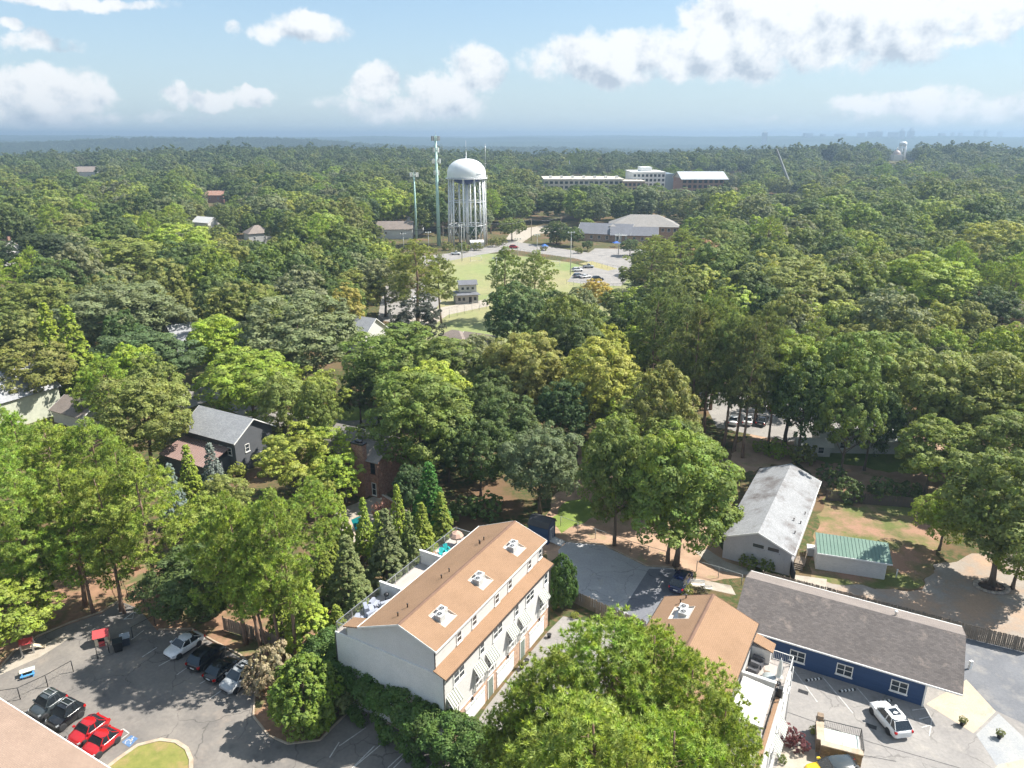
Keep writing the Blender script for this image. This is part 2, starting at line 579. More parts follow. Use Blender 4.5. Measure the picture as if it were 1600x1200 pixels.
# ------------------------------------------------------------------ ground
def noise_ground():
    m = bpy.data.materials.new('woodland_floor')
    m.use_nodes = True
    b = NB(nodes_of(m))
    tc = b.n('ShaderNodeTexCoord')
    v = tc.outputs['Object']
    n1 = b.n('ShaderNodeTexNoise', ins={'Vector': v, 'Scale': .09, 'Detail': 8.0, 'Roughness': .62})
    n2 = b.n('ShaderNodeTexNoise', ins={'Vector': v, 'Scale': 1.3, 'Detail': 6.0, 'Roughness': .7})
    c = b.mix(b.ramp(n1.outputs[0], [(.38, 0), (.52, 1)]), (0.20, 0.125, 0.078), (0.075, 0.10, 0.035))
    c = b.mix(b.ramp(n2.outputs[0], [(.45, 0), (.62, 1)]), c, (0.16, 0.105, 0.06))
    c = b.mix(.6, c, b.ramp(n2.outputs[0], [(.3, .45), (.7, 1.1)]), 'MULTIPLY')
    pr = b.n('ShaderNodeBsdfPrincipled', ins={'Base Color': c, 'Roughness': .95})
    pr.inputs['Specular IOR Level'].default_value = .1
    o = b.n('ShaderNodeOutputMaterial')
    b.link(pr.outputs[0], o.inputs[0])
    return m


def sheet_polar(name, radii, amin, amax, na, zfun, m):
    ra = np.array(radii)
    th = np.linspace(R_(amin), R_(amax), na)
    RR, TT = np.meshgrid(ra, th, indexing='ij')
    X, Y = RR * np.sin(TT), RR * np.cos(TT)
    Z = zfun(X, Y)
    V = np.stack([X, Y, Z], -1).reshape(-1, 3)
    i = np.arange(len(ra) - 1)[:, None] * na + np.arange(na - 1)[None, :]
    F = np.stack([i, i + na, i + na + 1, i + 1], -1).reshape(-1, 4)
    me = bpy.data.meshes.new(name)
    me.vertices.add(len(V))
    me.vertices.foreach_set('co', V.ravel())
    me.loops.add(F.size)
    me.loops.foreach_set('vertex_index', F.ravel())
    me.polygons.add(len(F))
    me.polygons.foreach_set('loop_start', np.arange(len(F)) * 4)
    me.polygons.foreach_set('use_smooth', np.ones(len(F), bool))
    me.update(calc_edges=True)
    me.validate()
    me.materials.append(m)
    return link_mesh(name, me)


GROUND = noise_ground()
g = sheet_polar('ground', [2, 60, 150, 300, 420] + list(np.geomspace(450, 16000, 70)), -180, 180, 181, lambda x, y: terrain(x, y), GROUND)
g['kind'] = 'structure'

M_ASPH = mat('asphalt', (0.165, 0.152, 0.142), .9, (0.25, 0.225, 0.20), .22, detail=7, bump=.1, third=((0.30, 0.25, 0.21), .33, .56, .80), cracks=.22)
M_ASPHL = mat('pale_asphalt', (0.315, 0.295, 0.275), .9, (0.245, 0.23, 0.22), .25, detail=7, bump=.1, third=((0.38, 0.35, 0.31), .6, .55, .8), cracks=.22)
M_ASPHD = mat('blue_grey_asphalt', (0.42, 0.415, 0.42), .9, (0.35, 0.35, 0.355), .3, bump=.1, third=((0.40, 0.38, 0.34), .55, .58, .74), cracks=.22)
M_ASPHN = mat('new_asphalt', (0.15, 0.155, 0.18), .9, (0.19, 0.195, 0.215), .3, bump=.1, third=((0.34, 0.32, 0.29), .6, .6, .76), cracks=.22)
M_STRAW = mat('pine_straw', (0.34, 0.20, 0.125), .95, (0.22, 0.13, 0.08), .9, bump=.3, third=((0.12, 0.13, 0.05), .3, .48, .6))
M_DIRT = mat('red_clay', (0.46, 0.31, 0.215), .95, (0.33, 0.22, 0.15), .45, bump=.2, third=((0.22, 0.23, 0.09), .3, .55, .72))
M_LAWN = mat('lawn_grass', (0.17, 0.21, 0.06), .95, (0.10, 0.135, 0.035), .35, bump=.4, bscale=30, third=((0.34, 0.25, 0.13), .22, .5, .72))
M_LAWNB = mat('bright_lawn', (0.22, 0.28, 0.065), .95, (0.15, 0.21, 0.045), .3, bump=.3, bscale=30, third=((0.36, 0.27, 0.13), .15, .56, .75))
M_FIELD = mat('sports_turf', (0.235, 0.265, 0.105), .95, (0.30, 0.27, 0.14), .03, third=((0.15, 0.22, 0.065), .02, .5, .65))
M_GRAVEL = mat('gravel_yard', (0.36, 0.315, 0.27), .95, (0.27, 0.225, 0.185), .28, detail=9, bump=.6, bscale=22, third=((0.44, 0.30, 0.205), .14, .46, .62))
M_YARD = mat('worn_yard', (0.15, 0.165, 0.05), .95, (0.10, 0.12, 0.035), .3, bump=.4, bscale=25, third=((0.33, 0.195, 0.13), .16, .43, .58))

LOT = [(-250, 1085), (0, 1046), (22, 1020), (60, 996), (110, 975), (160, 958), (188, 940), (215, 950), (245, 985), (300, 985), (330, 1003), (372, 1025), (410, 1060),
       (398, 1090), (396, 1120), (420, 1150), (450, 1163), (500, 1157), (545, 1112), (560, 1105), (640, 1150), (760, 1225), (900, 1330), (300, 1500), (-400, 1400)]
poly_sheet('straw_bed', [(-300, 1060), (-200, 980), (120, 880), (240, 880), (360, 940), (520, 985), (560, 1060), (620, 1130), (900, 1340), (200, 1600), (-400, 1400)], .004, M_STRAW, ragged=.3)
poly_sheet('parking_lot_asphalt', LOT, .012, M_ASPH)
poly_sheet('concrete_pad', [(22, 1035), (100, 990), (113, 995), (62, 1027), (10, 1050), (-60, 1085), (-90, 1070)], .016, M_CONC)
kerb('parking_lot_kerb', [(-60, 1062), (0, 1044), (22, 1018), (60, 994), (110, 973), (160, 956), (188, 938)])
kerb('parking_lot_kerb', [(248, 984), (300, 983), (332, 1001), (376, 1024), (414, 1059)])
poly_sheet('island_bed', [(376, 1022), (414, 1058), (400, 1090), (399, 1120), (421, 1148), (450, 1161), (498, 1155), (543, 1110), (560, 1085), (480, 1020)], .02, M_STRAW, ragged=.1)
kerb('island_kerb', [(412, 1060), (398, 1090), (396, 1120), (420, 1150), (450, 1163), (500, 1157), (545, 1112), (560, 1104), (640, 1149), (760, 1224)])
ISL = [(150, 1215), (182, 1189), (215, 1166), (250, 1157), (275, 1160), (292, 1171), (299, 1188), (298, 1215), (280, 1260), (160, 1290)]
poly_sheet('grass_island', ISL, .1, mat('island_grass', (0.26, 0.25, 0.07), .95, (0.18, 0.20, 0.05), 1.2, bump=.6, bscale=30, third=((0.36, 0.25, 0.12), .5, .5, .7)))
kerb('grass_island_kerb', ISL, closed=True, w=.34, h=.15)
# townhouse drive, rear lot, right-hand court
poly_sheet('townhouse_drive', [(690, 1215), (760, 1105), (808, 1044), (858, 985), (880, 963), (990, 985), (1100, 1060), (1000, 1300), (700, 1300)], .012, M_ASPHL)
poly_sheet('rear_lot', [(885, 847), (942, 852), (1010, 885), (1052, 888), (1072, 905), (1085, 960), (1060, 1080), (1000, 980), (967, 966), (930, 950), (897, 936), (880, 900), (872, 860)], .012, M_ASPHD)
poly_sheet('rear_lot_patch', [(1014, 889), (1052, 889), (1071, 905), (1083, 958), (1050, 1050), (1010, 990), (974, 951)], .016, M_ASPHN)
kerb('rear_lot_kerb', [(885, 846), (942, 851), (1010, 884), (1052, 887)])
poly_sheet('court_asphalt', [(1195, 1010), (1440, 1085), (1500, 1010), (1600, 1022), (1900, 1080), (1900, 1500), (1050, 1500), (1130, 1250), (1180, 1120)], .012, M_ASPHL)
poly_sheet('court_asphalt_dark', [(1490, 992), (1700, 1040), (1760, 1130), (1640, 1150), (1555, 1110), (1480, 1060)], .016, M_ASPHN if False else mat('dark_court', (0.19, 0.195, 0.21), .9, (0.15, 0.155, 0.17), .3, third=((0.26, 0.25, 0.24), .5, .5, .7)))
slab = mat('pale_slab', (0.52, 0.435, 0.335), .8, (0.45, 0.375, 0.29), .6, third=((0.36, 0.30, 0.24), .8, .55, .75))
poly_sheet('concrete_slab', [(1447, 1100), (1510, 1062), (1556, 1112), (1521, 1146)], .02, slab)
poly_sheet('concrete_slab', [(1525, 1148), (1560, 1115), (1640, 1190), (1680, 1300), (1600, 1260)], .02, mat('grey_slab', (0.30, 0.31, 0.325), .8, (0.37, 0.37, 0.36), .5))
poly_sheet('concrete_slab', [(1560, 1195), (1605, 1185), (1700, 1230), (1600, 1300), (1540, 1215)], .024, slab)
poly_sheet('front_path', [(1222, 1160), (1275, 1172), (1262, 1260), (1200, 1260)], .02, M_CONC)
poly_sheet('clay_bank', [(858, 800), (870, 770), (905, 740), (900, 690), (980, 720), (1080, 780), (1120, 850), (1180, 890), (1150, 905), (1075, 905), (1052, 887), (1010, 884), (942, 851), (884, 845), (862, 880), (840, 860)], .004, M_DIRT, ragged=.5)
poly_sheet('bright_grass_patch', [(864, 815), (880, 790), (905, 778), (925, 788), (930, 805), (905, 822), (880, 832)], .012, M_LAWNB, ragged=.5)
poly_sheet('woodland_clearing', [(1130, 740), (1150, 690), (1230, 660), (1600, 660), (1750, 700), (1750, 760), (1400, 790), (1290, 760), (1240, 720), (1180, 735)], .004, M_DIRT, ragged=.6)
poly_sheet('lawn_strip', [(1260, 705), (1380, 700), (1600, 712), (1750, 730), (1750, 748), (1560, 735), (1400, 738), (1280, 722)], .008, M_LAWNB, ragged=.6)
poly_sheet('upper_parking_lot', [(1090, 610), (1240, 600), (1420, 640), (1420, 680), (1230, 690), (1120, 668)], .012, M_ASPHL)
poly_sheet('back_yard', [(1262, 900), (1290, 760), (1440, 770), (1480, 830), (1462, 880), (1440, 922), (1300, 912)], .008, M_YARD, ragged=.4)
poly_sheet('gravel_yard_ground', [(1180, 960), (1190, 900), (1300, 912), (1440, 922), (1465, 885), (1540, 860), (1700, 850), (1900, 930), (1900, 1080), (1600, 1018), (1400, 980)], .006, M_GRAVEL, ragged=.5)
poly_sheet('garden_walk', [(1085, 862), (1105, 858), (1135, 878), (1180, 893), (1240, 905), (1290, 918), (1288, 930), (1200, 905), (1120, 890)], .016, M_CONC, ragged=.08)
poly_sheet('side_walk', [(1078, 902), (1142, 915), (1150, 930), (1080, 915)], .016, M_CONC)
poly_sheet('patio_slab', [(1240, 898), (1292, 905), (1290, 925), (1238, 912)], .02, M_CONC)
# sports field and streets around it
poly_sheet('sports_field', [(560, 560), (640, 470), (690, 408), (740, 395), (800, 398), (890, 410), (1000, 440), (1010, 470), (930, 540), (800, 590)], .01, M_FIELD)
poly_sheet('street', [(560, 408), (640, 402), (700, 396), (770, 383), (800, 377), (835, 382), (900, 392), (990, 405), (1100, 430), (1100, 446), (975, 424), (900, 404), (800, 390), (740, 400), (700, 408), (640, 420)], .018, M_ASPHL)
poly_sheet('side_street', [(784, 383), (800, 360), (850, 352), (895, 355), (870, 362), (835, 366), (812, 382)], .014, M_CONC)
poly_sheet('field_parking', [(886, 440), (905, 416), (975, 417), (985, 432), (970, 447), (930, 446)], .02, M_ASPHL)
poly_sheet('school_parking', [(915, 398), (930, 388), (1010, 390), (1040, 402), (975, 408)], .022, M_ASPHL)
poly_sheet('verge', [(905, 412), (925, 408), (965, 420), (950, 423)], .026, mat('dry_verge', (0.34, 0.30, 0.14), .9))
poly_sheet('dugout_apron', [(640, 500), (690, 480), (760, 468), (765, 478), (700, 492), (660, 520)], .022, M_CONC)
poly_sheet('left_parking', [(590, 500), (600, 440), (660, 440), (690, 470), (660, 510)], .014, M_ASPHL)
poly_sheet('neighbourhood_street', [(250, 640), (300, 600), (345, 600), (420, 640), (520, 655), (590, 650), (590, 664), (500, 672), (400, 662), (330, 625), (290, 640)], .014, M_ASPHL)
poly_sheet('neighbour_lawn', [(300, 605), (315, 588), (352, 590), (345, 606)], .018, M_LAWNB)
poly_sheet('neighbour_lawn', [(510, 645), (520, 628), (575, 640), (580, 655), (540, 658)], .018, M_LAWNB)
poly_sheet('neighbour_lawn', [(60, 645), (130, 620), (150, 640), (100, 660)], .018, M_LAWNB)
poly_sheet('far_lawn', [(1560, 500), (1590, 482), (1700, 485), (1700, 510)], .018, mat('pale_lawn', (0.33, 0.32, 0.13), .9))
poly_sheet('pool_terrace', [(520, 800), (600, 770), (640, 800), (610, 850), (540, 850)], .012, M_CONC)


def stripe(name, a, b, w=.1, z=.03, m=M_LINE, z0=0):
    p, q = P(*a), P(*b)
    d = (q - p).normalized()
    s = Vector((-d.y, d.x, 0)) * w / 2
    me = MB().add([(v.x, v.y, z) for v in (p - s, q - s, q + s, p + s)], [(0, 1, 2, 3)]).build(name, m)
    me['kind'] = 'structure'
    return me


for a, b in [((245, 1012), (222, 1027)), ((283, 1022), (248, 1041)), ((297, 1040), (276, 1055)), ((330, 1058), (312, 1069)), ((345, 1080), (328, 1092)), ((225, 985), (205, 1000)),
             ((530, 1160), (515, 1184)), ((572, 1137), (530, 1166)), ((608, 1153), (552, 1200)), ((646, 1170), (600, 1215)), ((683, 1187), (650, 1215)), ((585, 1166), (547, 1204)), ((630, 1178), (606, 1200)),
             ((179, 1150), (192, 1139)), ((192, 1139), (202, 1146)), ((202, 1146), (179, 1163)),
             ((1239, 1046), (1277, 1097)), ((1286, 1059), (1333, 1115)), ((1339, 1075), (1389, 1133)), ((870, 986), (905, 995)), ((1028, 920), (1036, 907))]:
    stripe('parking_line', a, b)
for a, b in [((1290, 1063), (1290, 1063)), ]:
    pass
for a, b in [((1425, 1110), (1447, 1107)), ((1436, 1124), (1453, 1120)), ((1440, 1137), (1455, 1133)), ((1447, 1107), (1456, 1125)), ((1456, 1125), (1452, 1150))]:
    stripe('hatch_marking', a, b)
poly_sheet('disabled_bay_square', [(190, 1160), (205, 1149), (216, 1154), (202, 1168)], .028, mat('bay_blue', (0.07, 0.16, 0.33), .8, (0.16, 0.24, 0.38), 3))
mb = MB()                                                     # wheelchair symbol on the bay, as lines and a wheel
c0, ax = P(203, 1158), (P(216, 1154) - P(205, 1149)).normalized()
ay = Vector((-ax.y, ax.x, 0))
def wl(pts, w=.08):
    for (a, b), (c, d) in zip(pts, pts[1:]):
        p, q = c0 + ax * a + ay * b, c0 + ax * c + ay * d
        dd = (q - p).normalized()
        s = Vector((-dd.y, dd.x, 0)) * w / 2
        mb.add([(v.x, v.y, .034) for v in (p - s, q - s, q + s, p + s)], [(0, 1, 2, 3)])
wl([(.26 * math.cos(t) - .02, .26 * math.sin(t) - .12) for t in [R_(200 - 300) + R_(240) * -i / 10 for i in range(11)]])
wl([(-.08, .36), (-.04, .02), (.2, .02), (.32, -.22)])
wl([(-.08, .2), (.14, .2)])
wl([(-.12, .40), (-.04, .46)], .12)
mb.build('wheelchair_symbol', M_LINE)['kind'] = 'structure'
for a, b in [((1195, 1100), (1360, 1160)), ((1360, 1160), (1620, 1235)), ((1320, 1175), (1400, 1190))]:
    stripe('asphalt_seam', a, b, .05, .022, M_BLACK)
mh = MB().lathe([(.0, 0), (.3, 0), (.3, .012), (.0, .012)], 14).mesh('manhole_cover', plain('rusty_iron', (0.25, 0.15, 0.11), .8))
for i, (px, py, t) in enumerate([(782, 1121, 'nearest the hedge'), (803, 1085, 'by the middle garage door'), (842, 1037, 'nearest the far wooden fence')]):
    tag(link_mesh('manhole_cover', mh, loc=P(px, py, .016)), 'round rusty manhole cover in the townhouse drive, ' + t, 'manhole cover', 'manhole covers in the drive')
dg = MB().box(-.45, .45, -.25, .25, 0, .01).mesh('drain_grate', M_BLACK)
for px, py, t in [(1255, 1081, 'between the left two bay lines'), (1361, 1135, 'out in the pale court')]:
    tag(link_mesh('drain_grate', dg, loc=P(px, py, .018), rot=(0, 0, -.5)), 'dark rectangular drain grate ' + t, 'drain', 'court drain grates')


# ------------------------------------------------------------------ foliage meshes
def unit(a):
    return a / np.maximum(np.linalg.norm(a, axis=-1, keepdims=True), 1e-6)


def mesh_np(name, V, F, var, material, smooth=False):
    """V (n,3), F (m,k) same k, var (m,3) per face"""
    me = bpy.data.meshes.new(name)
    k = F.shape[1]
    me.vertices.add(len(V))
    me.vertices.foreach_set('co', np.ascontiguousarray(V, np.float32).ravel())
    me.loops.add(F.size)
    me.loops.foreach_set('vertex_index', np.ascontiguousarray(F, np.int32).ravel())
    me.polygons.add(len(F))
    me.polygons.foreach_set('loop_start', np.arange(len(F)) * k)
    me.update(calc_edges=True)
    at = me.attributes.new('var', 'FLOAT_VECTOR', 'FACE')
    at.data.foreach_set('vector', np.ascontiguousarray(var, np.float32).ravel())
    me.materials.append(material)
    return me


def leaves(rg, pos, nrm, size, asp=.62):
    """diamond leaf sprays, folded a little along the rib"""
    n = len(pos)
    t = rg.normal(size=(n, 3))
    t = unit(t - nrm * (t * nrm).sum(-1, keepdims=True))
    s = np.cross(nrm, t)
    sz = (size * rg.uniform(.65, 1.35, (n, 1)))
    a = pos + t * sz * .5
    c = pos - t * sz * .5
    b = pos + s * sz * .5 * asp - nrm * sz * .12
    d = pos - s * sz * .5 * asp - nrm * sz * .12
    V = np.stack([a, b, c, d], 1).reshape(-1, 3)
    F = np.arange(4 * n).reshape(-1, 4)
    return V, F


def dirs(rg, n, zmin=-1.0):
    d = unit(rg.normal(size=(n * 3 + 20, 3)))
    d = d[d[:, 2] > zmin][:n]
    while len(d) < n:
        d = np.vstack([d, d[:n - len(d)]])
    return d


def crown(name, seed, R=6.0, H=11.0, z0=4.0, nl=26, ns=12, nq=9000, leaf=.42, shape='dome', lobe=.34, gap=.0, sub=.31):
    rg = np.random.default_rng(seed)
    cz = z0 + H * .42
    L, LR = [], []
    if shape == 'dome':
        dd = dirs(rg, nl, -.45)
        # spread the lobes apart
        for _ in range(12):
            diff = dd[:, None] - dd[None]
            dist = np.linalg.norm(diff, axis=-1) + np.eye(nl) * 9
            dd = unit(dd + (diff / dist[..., None] ** 3).sum(1) * .012)
        sq = rg.uniform(.86, 1.1, (1, 3))
        for d in dd:
            up = H * .58 if d[2] > 0 else H * .42
            k = rg.uniform(.54, .80)
            L.append((d[0] * R * k * sq[0, 0], d[1] * R * k * sq[0, 1], cz + d[2] * up * k))
            LR.append(R * lobe * rg.uniform(.72, 1.3))
        L.append((0, 0, cz)); LR.append(R * .5)
        for _ in range(int(nl * .35)):
            d = dirs(rg, 1, -.3)[0]
            L.append((d[0] * R * .4, d[1] * R * .4, cz + d[2] * H * .25)); LR.append(R * .3)
    elif shape == 'cone':
        for i in range(nl):
            t = (i + rg.random()) / nl
            rr = R * (1 - t) ** .8 * .8 * (1 if t > .12 else .6 + t * 3)
            a = i * 2.4 + rg.uniform(-.4, .4)
            L.append((math.cos(a) * rr * .62, math.sin(a) * rr * .62, z0 + H * t * .96))
            LR.append(max(R * .16, rr * .5))
    elif shape == 'oval':
        for i in range(nl):
            t = (i + rg.random()) / nl
            rr = R * (math.sin(math.pi * min(1, (t * .9 + .1)) ** .85) ** .6)
            a = i * 2.4 + rg.uniform(-.4, .4)
            L.append((math.cos(a) * rr * .6, math.sin(a) * rr * .6, z0 + H * t * .93))
            LR.append(max(R * .22, rr * .45))
    L, LR = np.array(L), np.array(LR)
    axis = np.stack([np.zeros(len(L)), np.zeros(len(L)), L[:, 2] * .5 + cz * .5 if shape == 'dome' else L[:, 2] - R * .2], 1)
    outw = unit(L - axis)
    # sub-clumps
    sd = unit(unit(rg.normal(size=(len(L), ns, 3))) + outw[:, None] * .75 + np.array([0, 0, .25]))
    SCn = L[:, None] + sd * LR[:, None, None] * rg.uniform(.6, 1.0, (len(L), ns, 1))
    SR = LR[:, None] * sub * rg.uniform(.7, 1.3, (len(L), ns))
    SCn, SR, sd = SCn.reshape(-1, 3), SR.reshape(-1), sd.reshape(-1, 3)
    keep = rg.random(len(SCn)) > gap
    SCn, SR, sd = SCn[keep], SR[keep], sd[keep]
    p = SR ** 2
    idx = rg.choice(len(SCn), nq, p=p / p.sum())
    d = unit(unit(rg.normal(size=(nq, 3))) + sd[idx] * .7 + np.array([0, 0, .3]))
    if shape == 'cone':
        d = unit(d + np.array([0, 0, .3]))
    flat = np.array([1, 1, .72]) if shape == 'dome' else np.array([.8, .8, 1.35])
    pos = SCn[idx] + d * flat * SR[idx][:, None] * (1.08 - .45 * rg.random((nq, 1)) ** 2.2)
    nrm = unit(d + np.array([0, 0, .22]) + rg.normal(size=(nq, 3)) * .24)
    V, F = leaves(rg, pos, nrm, leaf)
    cv = rg.random((len(SCn), 3))
    var = np.clip(cv[idx] * .55 + rg.random((nq, 3)) * .45, 0, 1)
    return mesh_np(name, V, F, var, FOL), L


def pine_crown(name, seed, R=4.4, H=9.0, z0=8.0, nb=46, tuft=30, needles=22, nl=.33, nw=.042):
    rg = np.random.default_rng(seed)
    ends = []
    for i in range(nb):
        t = (i + .5) / nb                                     # 0 low .. 1 top
        prof = math.sin(math.pi * min(1.0, .16 + .80 * t) ** 1.15) ** .62 * (1.0 - .12 * t)
        rr = R * prof * rg.uniform(.55, 1.0)
        a = i * 2.4 + rg.uniform(-.5, .5)
        ends.append((math.cos(a) * rr, math.sin(a) * rr, z0 + H * (t * .93) + rg.uniform(-.4, .4)))
    ends.append((0, 0, z0 + H))
    E_ = np.array(ends)
    cr = R * rg.uniform(.15, .25, len(E_))
    C, D = [], []
    for e, r in zip(E_, cr):
        n = max(7, int(tuft * (r / (R * .2)) ** 2))
        d = unit(unit(rg.normal(size=(n, 3))) + np.array([0, 0, .35]))
        C.append(e + d * np.array([1, 1, .55]) * r * rg.uniform(.5, 1.05, (n, 1)))
        D.append(unit(d + np.array([0, 0, .15])))
        # some tufts back along the branch
        m = n // 4
        k = rg.uniform(.45, .95, (m, 1))
        root = np.array([0, 0, e[2] - r * .9])
        C.append(root + (e - root) * k + rg.normal(size=(m, 3)) * .25)
        D.append(unit(rg.normal(size=(m, 3)) * .5 + np.array([0, 0, 1])))
    cid = np.concatenate([[i] * len(c) for i, c in enumerate(np.array_split(np.arange(sum(len(c) for c in C)), len(E_)))])
    C, D = np.vstack(C), np.vstack(D)
    n = len(C)
    dn = unit(D[:, None] * .35 + unit(rg.normal(size=(n, needles, 3))))
    ln = nl * rg.uniform(.7, 1.25, (n, needles, 1))
    base = np.repeat(C[:, None], needles, 1)
    side = unit(np.cross(dn, D[:, None] + rg.normal(size=(n, needles, 3)) * .3)) * nw          # blades face out of the clump
    V = np.stack([base - side, base + side, base + dn * ln], 2).reshape(-1, 3)
    F = np.arange(len(V)).reshape(-1, 3)
    tv = rg.random((n, 3))
    cv = rg.random((len(E_), 3))[np.minimum(cid[:n], len(E_) - 1)]
    var = np.repeat(np.clip(tv * .75 + cv * .25, 0, 1), needles, 0)
    return mesh_np(name, V, F, var, FOL), E_


def trunk_mesh(name, seed, L, H, z0, r0, m, limbs=9, pine=False, bend=.0):
    rg = np.random.default_rng(seed)
    mb = MB()
    top = z0 + H * (.93 if pine else .6)
    k = 7
    bx, by = rg.uniform(-1, 1, 2) * bend
    axis = [Vector((bx * math.sin(i / k * 3) + rg.uniform(-.06, .06), by * math.sin(i / k * 2.5) + rg.uniform(-.06, .06), top * i / k)) for i in range(k + 1)]
    axis[0] = Vector((0, 0, -.1))
    mb.tube(axis, [r0 * (1.25 if i == 0 else 1) * (1 - .8 * i / k) for i in range(k + 1)], 8)
    pick = rg.choice(len(L), min(limbs, len(L)), replace=False)
    for j in pick:
        e = Vector(L[j])
        s = Vector((0, 0, max(z0 * .75, e.z - (e.xy.length * (.35 if pine else .9)))))
        s.z = min(s.z, top * .95)
        f = s.z / top
        r = r0 * (1 - .75 * f) * (.3 if pine else .5)
        mid_ = s.lerp(e, .5) + Vector((0, 0, -.1 * (e - s).length))
        mb.tube([s, mid_, e], [r, r * .65, r * .25], 5, cap=False)
    return mb.mesh(name, m)


PROTO = {}


def add_proto(kind, seeds, trunk=True, **kw):
    tk = kw.pop('tk', {})
    pine = kw.pop('pine', False)
    for s in seeds:
        fn = pine_crown if pine else crown
        me, L = fn('crown_' + kind, s, **kw)
        H, z0 = kw.get('H', 9.0 if pine else 11.0), kw.get('z0', 8.0 if pine else 4.0)
        R = kw.get('R', 4.4 if pine else 6.0)
        tm = trunk_mesh('trunk_' + kind, s, L, H, z0, tk.get('r', .3), PBARK if pine else BARK, tk.get('limbs', 9), pine, tk.get('bend', .25)) if trunk else None
        PROTO.setdefault(kind, []).append((me, tm, R, z0 + H))


add_proto('hero', (11, 12, 13, 14), nq=26000, leaf=.34, nl=30, ns=16, tk={'limbs': 14})
add_proto('airy', (15, 16), nq=15000, leaf=.32, nl=26, ns=14, gap=.25, lobe=.28, tk={'limbs': 22, 'r': .26})
add_proto('near', (21, 22, 23, 24), nq=15000, leaf=.40, nl=26, ns=14)
add_proto('mid', (31, 32, 33, 34, 35), nq=9000, leaf=.50, nl=24, ns=11, tk={'limbs': 4})
add_proto('low', (41, 42, 43, 44), nq=2600, leaf=.85, nl=20, ns=8, trunk=False)
add_proto('pine', (51, 52, 53, 54), pine=True, nb=66, tuft=17, needles=24, H=10.5, z0=6.5, tk={'r': .24, 'limbs': 34, 'bend': .5})
add_proto('bigpine', (81, 82, 83), pine=True, nb=100, tuft=21, needles=26, H=10.5, z0=6.5, nl=.27, nw=.03, tk={'r': .24, 'limbs': 44, 'bend': .5})
add_proto('farpine', (56, 57), pine=True, nb=44, tuft=14, needles=10, nl=.45, nw=.09, tk={'r': .24, 'limbs': 8})
add_proto('cone', (61, 62), shape='cone', R=2.6, H=10.0, z0=.3, nl=60, ns=12, nq=15000, leaf=.24, sub=.3, tk={'r': .16, 'limbs': 0})
add_proto('oval', (65, 66), shape='oval', R=2.6, H=6.6, z0=.5, nl=46, ns=12, nq=12000, leaf=.26, sub=.34, tk={'r': .14, 'limbs': 6})
add_proto('shrub', (71, 72), R=1.5, H=1.9, z0=.05, nl=14, ns=10, nq=3200, leaf=.17, trunk=False)

G_DARK, G_MID, G_BRI = (.105, .152, .048), (.175, .225, .055), (.250, .315, .056)
G_YEL, G_GRY, G_OLV = (.320, .362, .075), (.215, .238, .118), (.225, .252, .070)
G_PINE, G_GOLD, G_BLUE, G_LIME = (.292, .385, .078), (.48, .40, .09), (.23, .29, .26), (.300, .385, .060)
G_RUST, G_DEEP = (.34, .23, .12), (.080, .140, .050)


def jit(c, a=.10):
    k = rnd.uniform(1 - a, 1 + a)
    return tuple(x * k * rnd.uniform(1 - a * .5, 1 + a * .5) for x in c)


PLACED = []                    # (x, y, radius) of trees already standing
NT = {'n': 0}


def plant(kind, x, y, w, h, tint, label, cat='tree', name='broadleaf_tree', group=None, z=0.0, variant=None, pin=False, lean=None):
    pr = PROTO[kind]
    NT['n'] += 1
    me, tm, R, H = pr[(NT['n'] if variant is None else variant) % len(pr)]
    o = empty(name, (x, y, z), rnd.uniform(0, 6.28), label, cat, group)
    sx = w / (2 * R) * 1.04
    o.scale = (sx, sx, h / H)
    if lean:
        o.rotation_euler = (lean[0], lean[1], rnd.uniform(0, .6))
    c = link_mesh('crown', me, o)
    c['tint'] = [float(v) for v in jit(tint)]
    if tm:
        link_mesh('trunk', tm, o)
    PLACED.append((x, y, w / 2))
    return o


def T(kind, cx, cy, wpx, tint, label, k=1.15, **kw):
    """a tree whose crown shows centred at (cx, cy) and wpx wide in the photo"""
    w = 8.0
    frac = kw.pop('frac', .62)
    for _ in range(12):
        p = P(cx, cy, frac * k * w)
        w = wpx * (p.y * C_ + (CAMH - frac * k * w) * S_) / FPX
    return plant(kind, p.x, p.y, w, k * w, tint, label, **kw)


def TB(kind, bx, by, topy, wpx, tint, label, **kw):
    """a tree known by the foot of its trunk and its top"""
    p = P(bx, by)
    lo, hi = 1.0, 40.0
    for _ in range(30):
        h = (lo + hi) / 2
        if Q(p.x, p.y, h)[1] > topy:
            lo = h
        else:
            hi = h
    dep = Q(p.x, p.y, h * .7)[2]
    return plant(kind, p.x, p.y, wpx * dep / FPX, h, tint, label, **kw)


PN = dict(name='pine_tree', group='tall pines')
CN = dict(name='conifer_tree', k=2.6, frac=.45)
